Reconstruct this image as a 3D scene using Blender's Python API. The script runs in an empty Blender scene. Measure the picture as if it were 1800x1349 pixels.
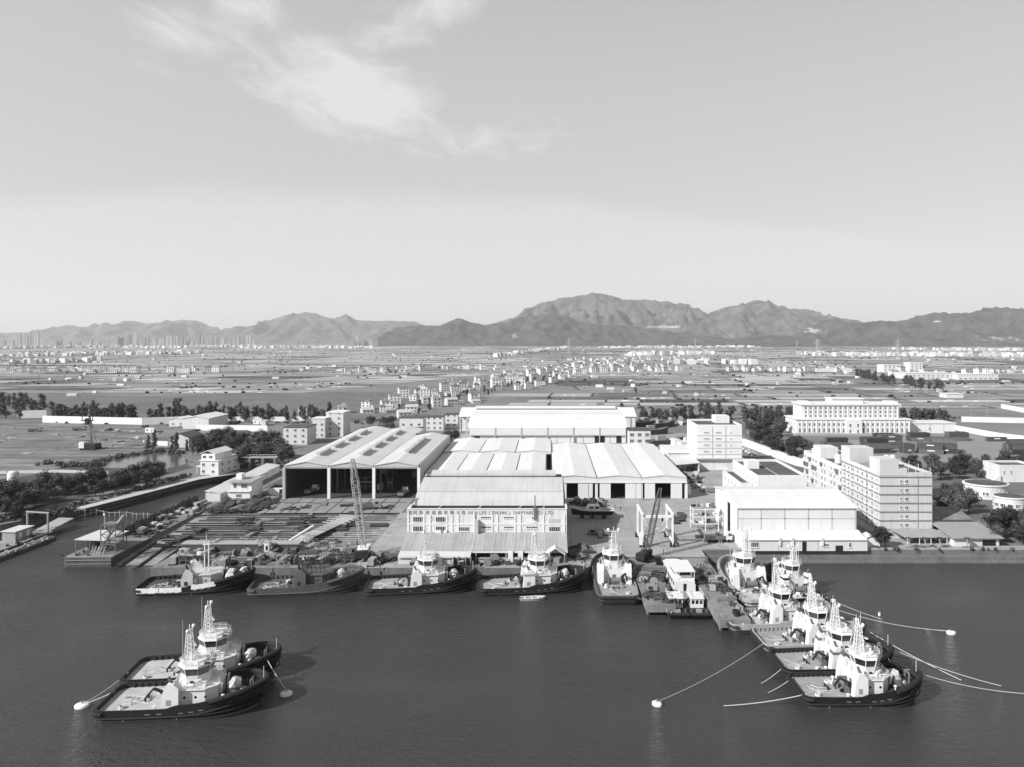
import bpy, math, random
from mathutils import Vector, Matrix, noise as mnoise

# ------------------------------------------------------------------ camera, sky, sun, exposure
SC = bpy.context.scene
COL = SC.collection
CX, CY, F, CAMZ, PITCH = 964.0, 597.0, 1250.0, 65.0, 0.0
cd = bpy.data.cameras.new('camera'); cam = bpy.data.objects.new('camera', cd); COL.objects.link(cam)
cam.location = (0, 0, CAMZ); cam.rotation_euler = (math.radians(90) - PITCH, 0, 0)
cd.sensor_width = 36; cd.lens = 25; cd.shift_x = -(CX - 900) / 1800; cd.shift_y = -(674.5 - CY) / 1800
cd.clip_start = 1; cd.clip_end = 60000
SC.camera = cam
SUNV = Vector((-1.2, -0.8, 1.0)).normalized()          # towards the sun
SUN_EL = math.asin(SUNV.z); SUN_AZ = math.atan2(SUNV.x, SUNV.y)
sl = bpy.data.lights.new('sun', 'SUN'); so = bpy.data.objects.new('sun', sl); COL.objects.link(so)
sl.energy = 5.0; sl.angle = math.radians(0.5); sl.color = (1, 1, 1)
so.rotation_euler = (-SUNV).to_track_quat('-Z', 'Y').to_euler(); so.location = (-300, -200, 400)
SC.view_settings.view_transform = 'Standard'; SC.view_settings.look = 'None'
SC.view_settings.exposure = 0.43; SC.view_settings.gamma = 1.0
try: SC.view_settings.use_curve_mapping = False
except Exception: pass
SC.cycles.use_denoising = True; SC.cycles.denoising_prefilter = 'ACCURATE'; SC.cycles.denoising_input_passes = 'RGB_ALBEDO_NORMAL'; SC.cycles.volume_bounces = 1; SC.cycles.max_bounces = 6

def world():
    w = bpy.data.worlds.new('World'); SC.world = w; w.use_nodes = True
    nt = w.node_tree; nt.nodes.clear(); N = nt.nodes.new; L = nt.links.new
    out = N('ShaderNodeOutputWorld'); bg = N('ShaderNodeBackground'); bg.inputs[1].default_value = 0.10
    sky = N('ShaderNodeTexSky'); sky.sky_type = 'NISHITA'; sky.sun_disc = False
    sky.sun_elevation = SUN_EL; sky.sun_rotation = SUN_AZ % (2 * math.pi)
    sky.air_density = 1.0; sky.dust_density = 1.0; sky.ozone_density = 1.0; sky.altitude = 50
    bw = N('ShaderNodeRGBToBW'); L(sky.outputs[0], bw.inputs[0])
    def math_(op, a, b=None, clamp=False):
        n = N('ShaderNodeMath'); n.operation = op; n.use_clamp = clamp
        for i, s in enumerate((a, b)):
            if s is None: continue
            if isinstance(s, (int, float)): n.inputs[i].default_value = s
            else: L(s, n.inputs[i])
        return n.outputs[0]
    def smooth(v, lo, hi):
        n = N('ShaderNodeMapRange'); n.interpolation_type = 'SMOOTHSTEP'; L(v, n.inputs[0])
        n.inputs[1].default_value = lo; n.inputs[2].default_value = hi; return n.outputs[0]
    tc = N('ShaderNodeTexCoord'); sp = N('ShaderNodeSeparateXYZ'); L(tc.outputs['Generated'], sp.inputs[0])
    zz = math_('ADD', math_('MAXIMUM', sp.outputs[2], 0.0), 0.05)
    px = math_('DIVIDE', sp.outputs[0], zz); py = math_('DIVIDE', sp.outputs[1], zz)
    cb = N('ShaderNodeCombineXYZ'); L(px, cb.inputs[0]); L(py, cb.inputs[1])
    def noise(scale, detail, rough, vec, dist=0.0):
        n = N('ShaderNodeTexNoise'); n.inputs['Scale'].default_value = scale; n.inputs['Detail'].default_value = detail
        n.inputs['Roughness'].default_value = rough; n.inputs['Distortion'].default_value = dist; L(vec, n.inputs['Vector']); return n.outputs[0]
    def mapped(loc, sc, rz=0):
        m = N('ShaderNodeMapping'); m.inputs['Location'].default_value = loc; m.inputs['Scale'].default_value = sc
        m.inputs['Rotation'].default_value = (0, 0, rz); L(cb.outputs[0], m.inputs['Vector']); return m.outputs[0]
    fine = noise(7.0, 8, 0.62, mapped((0, 0, 0), (1.0, 0.6, 1), 0.5), 0.5)
    wide = noise(1.1, 4, 0.55, mapped((3.1, 1.7, 0), (1, 0.8, 1), 0.5), 0.3)
    def blob(cx, cy, rx, ry, rot=0.0):
        m = N('ShaderNodeVectorMath'); m.operation = 'SUBTRACT'; L(cb.outputs[0], m.inputs[0]); m.inputs[1].default_value = (cx, cy, 0)
        r = N('ShaderNodeVectorRotate'); r.rotation_type = 'Z_AXIS'; L(m.outputs[0], r.inputs['Vector']); r.inputs['Angle'].default_value = rot
        s = N('ShaderNodeVectorMath'); s.operation = 'MULTIPLY'; L(r.outputs[0], s.inputs[0]); s.inputs[1].default_value = (1 / rx, 1 / ry, 0)
        l = N('ShaderNodeVectorMath'); l.operation = 'LENGTH'; L(s.outputs[0], l.inputs[0])
        return smooth(l.outputs['Value'], 1.0, 0.0)
    b = math_('MULTIPLY', blob(-0.70, 2.55, 0.55, 0.85), 0.74)
    b = math_('MAXIMUM', b, math_('MULTIPLY', blob(-0.95, 2.0, 0.30, 0.75, -0.9), 0.46))
    b = math_('MAXIMUM', b, math_('MULTIPLY', blob(-0.36, 1.95, 0.22, 0.9, -0.75), 0.5))
    b = math_('MAXIMUM', b, math_('MULTIPLY', blob(-0.35, 3.0, 1.0, 0.7), 0.40))
    cover = math_('ADD', b, math_('MULTIPLY', smooth(wide, 0.60, 0.8), 0.15))
    puff = smooth(math_('ADD', fine, cover), 0.70, 1.18)
    # pale bank that rings the lower sky
    dist = math_('SQRT', math_('ADD', math_('MULTIPLY', px, px), math_('MULTIPLY', py, py)))
    edge = math_('ADD', math_('SUBTRACT', py, math_('MULTIPLY', math_('MAXIMUM', px, 0.2), 0.5)), math_('MULTIPLY', math_('SUBTRACT', noise(0.33, 3, 0.5, mapped((2.2, 0.6, 0), (1, 1, 1)), 0.2), 0.5), 1.5))
    bank = math_('MULTIPLY', math_('MULTIPLY', smooth(edge, 3.45, 4.2), smooth(edge, 16.0, 6.0)), math_('ADD', 0.18, math_('MULTIPLY', fine, 0.5)))
    mask = math_('MAXIMUM', math_('MULTIPLY', puff, 0.8), bank)
    mix = N('ShaderNodeMix'); mix.data_type = 'FLOAT'; L(mask, mix.inputs[0])
    base = math_('ADD', math_('MULTIPLY', bw.outputs[0], 0.40), math_('ADD', 1.2, math_('MULTIPLY', smooth(sp.outputs[2], 0.9, 0.3), 2.1)))      # hazy lower sky; overhead, out of view, darkened to weaken ambient light
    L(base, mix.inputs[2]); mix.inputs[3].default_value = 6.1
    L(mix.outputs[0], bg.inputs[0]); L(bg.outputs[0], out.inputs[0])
world()

# ------------------------------------------------------------------ helpers
R = random.Random(11)
def G(px, py, z=3.0):
    """point of the place seen at photo pixel (px, py) if it lies at height z"""
    u = (px - CX) / F; v = (CY - py) / F
    dy = math.cos(PITCH) + v * math.sin(PITCH); dz = -math.sin(PITCH) + v * math.cos(PITCH)
    t = (z - CAMZ) / dz
    return (u * t, dy * t)
def HZ(py, Y):
    v = (CY - py) / F
    dy = math.cos(PITCH) + v * math.sin(PITCH); dz = -math.sin(PITCH) + v * math.cos(PITCH)
    return CAMZ + dz * Y / dy
def HX(px, py, Y):
    v = (CY - py) / F
    return (px - CX) / F * Y / (math.cos(PITCH) + v * math.sin(PITCH))

MATS = {}
def mat(key, v, rough=0.75, var=0.18, scale=0.35, rand=0.0, island=0.0, metal=0.0, streak=0.0, bump=0.0, bscale=3.0, spec=0.3, rib=0.0, run=0.0):
    """grey procedural paint / stone / metal: two noises, optional rain streaks and relief"""
    if key in MATS: return MATS[key]
    v *= 0.80      # exposed for the shade: real tones sit a little lower
    m = bpy.data.materials.new(key); m.use_nodes = True; MATS[key] = m
    nt = m.node_tree; N = nt.nodes.new; L = nt.links.new
    bs = nt.nodes['Principled BSDF']; bs.inputs['Roughness'].default_value = rough; bs.inputs['Metallic'].default_value = metal
    bs.inputs['Specular IOR Level'].default_value = spec
    g = N('ShaderNodeNewGeometry')
    def mth(op, a, b):
        n = N('ShaderNodeMath'); n.operation = op
        for i, s in enumerate((a, b)):
            if isinstance(s, (int, float)): n.inputs[i].default_value = s
            else: L(s, n.inputs[i])
        return n.outputs[0]
    def noi(sc, det, vec=None):
        n = N('ShaderNodeTexNoise'); n.inputs['Scale'].default_value = sc; n.inputs['Detail'].default_value = det
        L(vec or g.outputs['Position'], n.inputs['Vector']); return n.outputs[0]
    f = mth('MULTIPLY', mth('SUBTRACT', noi(scale, 6), 0.5), 2.6 * var)
    f = mth('ADD', f, mth('MULTIPLY', mth('SUBTRACT', noi(scale * 9, 4), 0.5), 1.2 * var))
    if streak:
        mp = N('ShaderNodeMapping'); mp.inputs['Scale'].default_value = (1.6, 1.6, 0.09); L(g.outputs['Position'], mp.inputs['Vector'])
        s = noi(1.0, 4, mp.outputs[0])
        mr = N('ShaderNodeMapRange'); L(s, mr.inputs[0]); mr.inputs[1].default_value = 0.52; mr.inputs[2].default_value = 0.75
        f = mth('SUBTRACT', f, mth('MULTIPLY', mr.outputs[0], streak))
    if rib:      # sheet ribs and laps running down the slope (y)
        wv = N('ShaderNodeTexWave'); wv.bands_direction = 'X'; wv.inputs['Scale'].default_value = rib; L(g.outputs['Position'], wv.inputs['Vector'])
        f = mth('SUBTRACT', f, mth('MULTIPLY', mth('POWER', wv.outputs[1], 4), 0.06))
    if run:      # dirt that has run down the sheets
        mp = N('ShaderNodeMapping'); mp.inputs['Scale'].default_value = (0.9, 0.035, 0.2); L(g.outputs['Position'], mp.inputs['Vector'])
        mr = N('ShaderNodeMapRange'); L(noi(1.0, 6, mp.outputs[0]), mr.inputs[0]); mr.inputs[1].default_value = 0.45; mr.inputs[2].default_value = 0.8
        f = mth('SUBTRACT', f, mth('MULTIPLY', mr.outputs[0], run))
        mp = N('ShaderNodeMapping'); mp.inputs['Scale'].default_value = (0.16, 0.012, 1); L(g.outputs['Position'], mp.inputs['Vector'])
        vo = N('ShaderNodeTexVoronoi'); vo.inputs['Scale'].default_value = 1.0; L(mp.outputs[0], vo.inputs['Vector'])
        f = mth('ADD', f, mth('MULTIPLY', mth('SUBTRACT', vo.outputs['Color'], 0.5), run * 0.5))
    if rand:
        oi = N('ShaderNodeObjectInfo'); f = mth('ADD', f, mth('MULTIPLY', mth('SUBTRACT', oi.outputs['Random'], 0.5), 2 * rand))
    if island:
        f = mth('ADD', f, mth('MULTIPLY', mth('SUBTRACT', g.outputs['Random Per Island'], 0.5), 2 * island))
    val = mth('MULTIPLY', mth('ADD', f, 1.0), v)
    val = mth('MAXIMUM', val, v * 0.15)
    cb = N('ShaderNodeCombineColor')
    for i in range(3): L(val, cb.inputs[i])
    L(cb.outputs[0], bs.inputs['Base Color'])
    if bump:
        bp = N('ShaderNodeBump'); bp.inputs['Strength'].default_value = bump; bp.inputs['Distance'].default_value = 0.1
        L(noi(bscale, 5), bp.inputs['Height']); L(bp.outputs[0], bs.inputs['Normal'])
    return m

class MB:
    """collects faces; build() makes ONE mesh object of them"""
    def __init__(s): s.v = []; s.f = []; s.mi = []; s.cur = 0
    def add(s, vs, fs):
        o = len(s.v); s.v += [tuple(p) for p in vs]; s.f += [tuple(i + o for i in f) for f in fs]; s.mi += [s.cur] * len(fs); return s
    def mat(s, i): s.cur = i; return s
    def box(s, x0, x1, y0, y1, z0, z1):
        return s.add([(x0,y0,z0),(x1,y0,z0),(x1,y1,z0),(x0,y1,z0),(x0,y0,z1),(x1,y0,z1),(x1,y1,z1),(x0,y1,z1)],
                     [(3,2,1,0),(4,5,6,7),(0,1,5,4),(1,2,6,5),(2,3,7,6),(3,0,4,7)])
    def cbox(s, cx, cy, z0, sx, sy, sz, rz=0.0):
        c, n = math.cos(rz), math.sin(rz); hx, hy = sx / 2, sy / 2
        p = [(cx + x * c - y * n, cy + x * n + y * c) for x, y in ((-hx,-hy),(hx,-hy),(hx,hy),(-hx,hy))]
        return s.prism(p, z0, z0 + sz)
    def prism(s, poly, z0, z1, top=None):
        n = len(poly); top = top or poly
        s.add([(x, y, z0) for x, y in poly] + [(x, y, z1) for x, y in top],
              [tuple(range(n - 1, -1, -1)), tuple(range(n, 2 * n))] + [(i, (i + 1) % n, n + (i + 1) % n, n + i) for i in range(n)])
        return s
    def exy(s, poly, y0, y1):          # (x,z) outline pushed along y
        n = len(poly)
        return s.add([(x, y0, z) for x, z in poly] + [(x, y1, z) for x, z in poly],
              [tuple(range(n)), tuple(range(2 * n - 1, n - 1, -1))] + [((i + 1) % n, i, n + i, n + (i + 1) % n) for i in range(n)])
    def exx(s, poly, x0, x1):          # (y,z) outline pushed along x
        n = len(poly)
        return s.add([(x0, y, z) for y, z in poly] + [(x1, y, z) for y, z in poly],
              [tuple(range(n - 1, -1, -1)), tuple(range(n, 2 * n))] + [(i, (i + 1) % n, n + (i + 1) % n, n + i) for i in range(n)])
    def tube(s, p, q, r0, r1=None, n=6):
        p = Vector(p); q = Vector(q); r1 = r0 if r1 is None else r1; d = q - p
        if d.length < 1e-6: return s
        a = d.orthogonal().normalized(); b = d.normalized().cross(a)
        vs = [p + (a * math.cos(t) + b * math.sin(t)) * r0 for t in [2 * math.pi * i / n for i in range(n)]]
        vs += [q + (a * math.cos(t) + b * math.sin(t)) * r1 for t in [2 * math.pi * i / n for i in range(n)]]
        return s.add(vs, [(i, (i + 1) % n, n + (i + 1) % n, n + i) for i in range(n)] + [tuple(range(n - 1, -1, -1)), tuple(range(n, 2 * n))])
    def path(s, pts, r, n=6, closed=False):
        P = [Vector(p) for p in pts]; m = len(P); vs = []; fs = []
        for i in range(m):
            d = (P[(i + 1) % m] - P[i - 1]) if closed else (P[min(i + 1, m - 1)] - P[max(i - 1, 0)])
            d.normalize(); up = Vector((0, 0, 1)) if abs(d.z) < 0.95 else Vector((1, 0, 0))
            a = d.cross(up).normalized(); b = a.cross(d)
            rr = r[i] if isinstance(r, (list, tuple)) else r
            vs += [P[i] + (a * math.cos(2 * math.pi * k / n) + b * math.sin(2 * math.pi * k / n)) * rr for k in range(n)]
        for i in range(m if closed else m - 1):
            j = (i + 1) % m
            fs += [(i * n + k, i * n + (k + 1) % n, j * n + (k + 1) % n, j * n + k) for k in range(n)]
        if not closed: fs += [tuple(range(n - 1, -1, -1)), tuple((m - 1) * n + k for k in range(n))]
        return s.add(vs, fs)
    def bar(s, p, q, w, h=None):
        p = Vector(p); q = Vector(q); h = h or w; d = (q - p)
        if d.length < 1e-6: return s
        d.normalize(); up = Vector((0, 0, 1)) if abs(d.z) < 0.97 else Vector((0, 1, 0))
        a = d.cross(up).normalized() * (w / 2); b = a.cross(d).normalized() * (h / 2)
        vs = [p - a - b, p + a - b, p + a + b, p - a + b, q - a - b, q + a - b, q + a + b, q - a + b]
        return s.add(vs, [(3,2,1,0),(4,5,6,7),(0,1,5,4),(1,2,6,5),(2,3,7,6),(3,0,4,7)])
    def lathe(s, prof, c=(0, 0, 0), n=12, arc=None):
        vs = []; m = len(prof)
        for i in range(n):
            t = 2 * math.pi * i / n
            vs += [(c[0] + r * math.cos(t), c[1] + r * math.sin(t), c[2] + z) for r, z in prof]
        fs = [(i * m + k, ((i + 1) % n) * m + k, ((i + 1) % n) * m + k + 1, i * m + k + 1) for i in range(n) for k in range(m - 1)]
        return s.add(vs, fs)
    def quad(s, a, b, c, d): return s.add([a, b, c, d], [(0, 1, 2, 3)])
    def blob(s, c, rx, ry, rz, n=7, m=5, jit=0.15, rng=R):
        vs = [(c[0], c[1], c[2] - rz)]
        for j in range(1, m):
            ph = math.pi * j / m - math.pi / 2
            for i in range(n):
                t = 2 * math.pi * (i + 0.5 * (j % 2)) / n; k = 1 + rng.uniform(-jit, jit)
                vs.append((c[0] + rx * k * math.cos(ph) * math.cos(t), c[1] + ry * k * math.cos(ph) * math.sin(t), c[2] + rz * k * math.sin(ph)))
        vs.append((c[0], c[1], c[2] + rz)); last = len(vs) - 1
        fs = [(0, 1 + (i + 1) % n, 1 + i) for i in range(n)]
        for j in range(m - 2):
            a = 1 + j * n
            fs += [(a + i, a + (i + 1) % n, a + n + (i + 1) % n, a + n + i) for i in range(n)]
        a = 1 + (m - 2) * n
        fs += [(a + i, a + (i + 1) % n, last) for i in range(n)]
        return s.add(vs, fs)
    def mesh(s, name, mats, smooth=False):
        me = bpy.data.meshes.new(name); me.from_pydata(s.v, [], s.f)
        for m in (mats if isinstance(mats, (list, tuple)) else [mats]): me.materials.append(m)
        if any(s.mi): me.polygons.foreach_set('material_index', s.mi)
        if smooth: me.polygons.foreach_set('use_smooth', [True] * len(me.polygons))
        me.update(); return me
    def build(s, name, mats, parent=None, smooth=False, loc=None, rz=0.0):
        return put(name, s.mesh(name, mats, smooth), parent, loc, rz)

def put(name, me, parent=None, loc=None, rz=0.0, scale=None):
    o = bpy.data.objects.new(name, me); COL.objects.link(o)
    if parent is not None: o.parent = parent
    if loc is not None: o.location = loc
    if rz: o.rotation_euler = (0, 0, rz)
    if scale: o.scale = scale
    return o
def tag(o, label=None, cat=None, group=None, kind=None):
    if label: o['label'] = label
    if cat: o['category'] = cat
    if group: o['group'] = group
    if kind: o['kind'] = kind
    return o
def thing(name, label, cat, loc=(0, 0, 0), rz=0.0, group=None):
    o = bpy.data.objects.new(name, None); COL.objects.link(o); o.location = loc; o.rotation_euler = (0, 0, rz)
    o.empty_display_size = 0.5
    return tag(o, label, cat, group)
def kids(o): return KIDS.get(o.name, [])
KIDS = {}
def copy_tree(o, loc=None, rz=None, label=None, group=None, parent=None, scale=None, cache=None):
    c = o.copy(); COL.objects.link(c)
    if parent is not None: c.parent = parent
    if loc is not None: c.location = loc
    if rz is not None: c.rotation_euler = (0, 0, rz)
    if scale is not None: c.scale = scale if isinstance(scale, (tuple, list)) else (scale,) * 3
    if label: c['label'] = label
    if group: c['group'] = group
    for ch in o.children: copy_tree(ch, parent=c)
    return c
def struct(name, mb, m, parent=None, smooth=False):
    o = mb.build(name, m, parent, smooth)
    if parent is None: o['kind'] = 'structure'
    return o

# common materials (real-world base tones, greyscale photograph)
M_WHITE = mat('white_paint', 0.80, 0.5, 0.06, 0.3, streak=0.10)
M_WHITE2 = mat('white_enamel', 0.84, 0.35, 0.04, 0.8)
M_WALL = mat('wall_render', 0.70, 0.8, 0.10, 0.15, streak=0.22, rand=0.04)
M_ROOF = mat('roof_sheet_pale', 0.66, 0.6, 0.10, 0.06, rib=0.32, run=0.13)
M_ROOF2 = mat('roof_sheet_white', 0.78, 0.55, 0.08, 0.05, rib=0.32, run=0.11)
M_DARKROOF = mat('roof_felt', 0.10, 0.9, 0.3, 0.15)
M_GLASS = mat('window_glass', 0.05, 0.12, 0.2, 0.5, spec=0.5, rand=0.85)
M_DARK = mat('dark_steel', 0.025, 0.6, 0.3, 0.8)
M_BLACK = mat('black_rubber', 0.018, 0.8, 0.3, 1.5)
M_GREY = mat('grey_paint', 0.32, 0.6, 0.15, 0.6)
M_STEEL = mat('bare_steel', 0.17, 0.55, 0.35, 0.8)
M_RUST = mat('rusty_steel', 0.07, 0.85, 0.45, 0.9)
M_CONC = mat('concrete', 0.38, 0.9, 0.22, 0.08, bump=0.15)
M_STONE = mat('quay_stone', 0.17, 0.9, 0.35, 0.25, streak=0.35, bump=0.4, bscale=1.5)
# ------------------------------------------------------------------ water, land, sheets on the land
def water_mat(name, tone, rough, bump, s1, s2):
    m = bpy.data.materials.new(name); m.use_nodes = True
    nt = m.node_tree; N = nt.nodes.new; L = nt.links.new
    bs = nt.nodes['Principled BSDF']; bs.inputs['Roughness'].default_value = rough; bs.inputs['IOR'].default_value = 1.33
    g = N('ShaderNodeNewGeometry')
    def noi(sc, det, stretch, rot):
        mp = N('ShaderNodeMapping'); mp.inputs['Scale'].default_value = stretch; mp.inputs['Rotation'].default_value = (0, 0, rot)
        L(g.outputs['Position'], mp.inputs['Vector'])
        n = N('ShaderNodeTexNoise'); n.inputs['Scale'].default_value = sc; n.inputs['Detail'].default_value = det; n.inputs['Roughness'].default_value = 0.6
        L(mp.outputs[0], n.inputs['Vector']); return n.outputs[0]
    a = noi(s1, 4, (0.55, 1.0, 1), 0.25); b = noi(s2, 3, (0.7, 1.0, 1), -0.3)
    big = noi(0.035, 3, (0.5, 1, 1), 0.1)
    ad = N('ShaderNodeMath'); ad.operation = 'MULTIPLY_ADD'; L(a, ad.inputs[0]); ad.inputs[1].default_value = 1.6; L(b, ad.inputs[2])
    ad2 = N('ShaderNodeMath'); ad2.operation = 'MULTIPLY'; L(ad.outputs[0], ad2.inputs[0])
    mr = N('ShaderNodeMapRange'); L(big, mr.inputs[0]); mr.inputs[1].default_value = 0.3; mr.inputs[2].default_value = 0.7; mr.inputs[3].default_value = 0.4; mr.inputs[4].default_value = 1.4
    L(mr.outputs[0], ad2.inputs[1])
    bp = N('ShaderNodeBump'); bp.inputs['Strength'].default_value = bump; bp.inputs['Distance'].default_value = 0.22
    L(ad2.outputs[0], bp.inputs['Height']); L(bp.outputs[0], bs.inputs['Normal'])
    cr = N('ShaderNodeMapRange'); L(big, cr.inputs[0]); cr.inputs[3].default_value = tone * 0.65; cr.inputs[4].default_value = tone * 1.4
    cb = N('ShaderNodeCombineColor')
    for i in range(3): L(cr.outputs[0], cb.inputs[i])
    L(cb.outputs[0], bs.inputs['Base Color'])
    return m
M_WATER = water_mat('river_water', 0.037, 0.06, 1.0, 0.75, 2.6)
M_POND = water_mat('pond_water', 0.08, 0.12, 0.10, 0.6, 2.0)

w = MB(); n = 8
w.quad((-2600, -400, 0), (2600, -400, 0), (2600, 420, 0), (-2600, 420, 0))
struct('water', w, M_WATER)

M_EARTH = mat('plain_earth', 0.20, 0.95, 0.35, 0.02, bump=0.3, bscale=0.4)
COAST = [(-2400, 60), (-420, 205), (-230, 216), (-190, 226), (-181, 242), (-176, 264), (-167, 289), (-158, 318), (-151, 338),
         (-131, 340), (-132, 305), (-134, 270), (-134, 224), (-125, 224), (-125, 272), (-53, 272), (-53, 216), (-108, 216), (-108, 193),
         (10.5, 193), (16.6, 202.5), (45, 202.5), (45, 209.5), (2600, 209.5)]
outer = [(2600, 420), (26000, 420), (26000, 24000), (-26000, 24000), (-26000, 420), (-2600, 420)]
land = MB(); poly = COAST + outer + [(-2600, 60)]
land.add([(x, y, 3.0) for x, y in poly], [tuple(range(len(poly)))])
struct('ground', land, M_EARTH)
# quay walls down to the river bed
qw = MB()
for (a, b) in zip(COAST[:-1], COAST[1:]):
    qw.quad((a[0], a[1], -1.5), (b[0], b[1], -1.5), (b[0], b[1], 2.995), (a[0], a[1], 2.995))
struct('quay_wall', qw, M_STONE)

def sheet(name, pts, m, z=3.004, px=True):
    P = [G(*p) for p in pts] if px else pts
    b = MB(); b.add([(x, y, z) for x, y in P], [tuple(range(len(P)))])
    return struct(name, b, m)

def concrete_mat(key, v, joint, var=0.22):
    m = mat(key, v, 0.9, var, 0.06, bump=0.12)
    nt = m.node_tree; N = nt.nodes.new; L = nt.links.new
    bs = nt.nodes['Principled BSDF']; src = bs.inputs['Base Color'].links[0].from_socket
    g = N('ShaderNodeNewGeometry'); br = N('ShaderNodeTexBrick'); br.offset = 0.0
    br.inputs['Scale'].default_value = 1.0 / joint; br.inputs['Mortar Size'].default_value = 0.012; br.inputs['Brick Width'].default_value = 1.0; br.inputs['Row Height'].default_value = 0.8
    br.inputs['Color1'].default_value = (1, 1, 1, 1); br.inputs['Color2'].default_value = (0.9, 0.9, 0.9, 1); br.inputs['Mortar'].default_value = (0.6, 0.6, 0.6, 1)
    L(g.outputs['Position'], br.inputs['Vector'])
    mx = N('ShaderNodeMix'); mx.data_type = 'RGBA'; mx.blend_type = 'MULTIPLY'; mx.inputs[0].default_value = 1.0
    L(src, mx.inputs[6]); L(br.outputs[0], mx.inputs[7])
    ns = N('ShaderNodeTexNoise'); ns.inputs['Scale'].default_value = 0.21; ns.inputs['Detail'].default_value = 7; ns.inputs['Roughness'].default_value = 0.65; L(g.outputs['Position'], ns.inputs['Vector'])
    rm = N('ShaderNodeMapRange'); L(ns.outputs[0], rm.inputs[0]); rm.inputs[1].default_value = 0.56; rm.inputs[2].default_value = 0.72; rm.inputs[3].default_value = 1.0; rm.inputs[4].default_value = 0.55
    m2 = N('ShaderNodeMix'); m2.data_type = 'RGBA'; m2.blend_type = 'MULTIPLY'; m2.inputs[0].default_value = 1.0; cc = N('ShaderNodeCombineColor')
    for i in range(3): L(rm.outputs[0], cc.inputs[i])
    L(mx.outputs[2], m2.inputs[6]); L(cc.outputs[0], m2.inputs[7]); L(m2.outputs[2], bs.inputs['Base Color'])
    return m
M_YARD = concrete_mat('yard_concrete', 0.37, 7.0)
M_QUAYTOP = concrete_mat('quay_concrete', 0.25, 5.0, 0.4)
M_GRASS = mat('rough_grass', 0.075, 0.95, 0.35, 0.05, bump=0.4, bscale=1.5)
M_SAND = mat('sandy_soil', 0.18, 0.95, 0.5, 0.03, bump=0.3, bscale=0.8)
def dress(m, amt, stretch):      # extra long streaks on bare soil
    nt = m.node_tree; N = nt.nodes.new; L = nt.links.new; bs_ = nt.nodes['Principled BSDF']; src = bs_.inputs['Base Color'].links[0].from_socket
    g = N('ShaderNodeNewGeometry'); mp = N('ShaderNodeMapping'); mp.inputs['Scale'].default_value = stretch; mp.inputs['Rotation'].default_value = (0, 0, .3); L(g.outputs['Position'], mp.inputs['Vector'])
    n = N('ShaderNodeTexNoise'); n.inputs['Scale'].default_value = 1; n.inputs['Detail'].default_value = 7; n.inputs['Roughness'].default_value = .7; L(mp.outputs[0], n.inputs['Vector'])
    r = N('ShaderNodeMapRange'); L(n.outputs[0], r.inputs[0]); r.inputs[1].default_value = .35; r.inputs[2].default_value = .65; r.inputs[3].default_value = 1 - amt; r.inputs[4].default_value = 1 + amt
    cc = N('ShaderNodeCombineColor'); mx = N('ShaderNodeMix'); mx.data_type = 'RGBA'; mx.blend_type = 'MULTIPLY'; mx.inputs[0].default_value = 1
    for i in range(3): L(r.outputs[0], cc.inputs[i])
    L(src, mx.inputs[6]); L(cc.outputs[0], mx.inputs[7]); L(mx.outputs[2], bs_.inputs['Base Color']); return m
dress(M_SAND, .5, (.02, .16, 1)); dress(M_GRASS, .4, (.1, .3, 1))
M_PALE = mat('pale_gravel', 0.50, 0.95, 0.2, 0.1)
M_ASPH = mat('asphalt', 0.14, 0.9, 0.25, 0.1)

sheet('concrete_yard', [(-52.9, 193.05), (10.4, 193.05), (16.4, 202.6), (44.9, 202.6), (45.1, 209.6), (128, 209.6), (128, 258), (98, 300), (96, 470), (-60, 470), (-52.9, 276.5)], M_YARD, px=False)
sheet('quay_apron', [(-107.9, 193.05), (-53.05, 193.05), (-53.05, 215.9), (-107.9, 215.9)], M_QUAYTOP, px=False)
sheet('workshop_ground', [(-131, 271), (-125.2, 272.2), (-53.05, 272.2), (-53.05, 300), (-103, 420), (-128, 338)], mat('trodden_ground', 0.20, 0.95, 0.4, 0.08, bump=0.3), px=False)
sheet('sandy_lot', [(-60, 850), (60, 832), (140, 812), (200, 800), (300, 790), (430, 782), (470, 756), (360, 745), (200, 741), (0, 741), (-200, 741), (-200, 850)], M_SAND)
sheet('grass_bank', [(-60, 905), (60, 896), (140, 876), (250, 848), (340, 822), (300, 800), (200, 802), (140, 814), (60, 834), (-60, 852)], M_GRASS, z=3.006)
sheet('pond', [(150, 822), (175, 812), (205, 803), (250, 796), (290, 794.5), (318, 797), (322, 805), (340, 813), (300, 822), (258, 832), (220, 823)], M_POND, z=3.012)
sheet('footpath', [(-60, 829.5), (110, 826), (190, 829), (190, 834), (105, 831), (-60, 834.5)], M_PALE, z=3.014)
b0 = G(130, 893); 
sheet('bank_path', [(128, 894), (238, 866), (350, 838.5), (420, 829), (420, 832.5), (350, 843), (238, 872), (130, 899)], M_PALE, z=3.014)
sheet('grass_field', [(-120, 742), (150, 740), (420, 740), (640, 740), (760, 712), (860, 690), (720, 690), (500, 690), (250, 697), (0, 690), (-120, 690)], mat('field_grass', 0.15, 0.95, 0.4, 0.03, bump=0.3, bscale=0.6), z=3.02)
sheet('container_yard', [(1470, 812), (1800, 812), (1960, 808), (1900, 765), (1690, 757), (1600, 768), (1480, 775)], mat('container_yard_concrete', 0.26, 0.9, 0.2, 0.04), z=3.008)
sheet('park_lawn', [(1640, 905), (1700, 920), (1790, 900), (1900, 870), (1900, 838), (1640, 838), (1600, 850)], mat('dry_lawn', 0.15, 0.95, 0.25, 0.08, bump=0.3, bscale=1), z=3.008)
sheet('road', [(1270, 742), (1300, 742), (1520, 850), (1440, 850)], M_ASPH, z=3.010)

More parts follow.
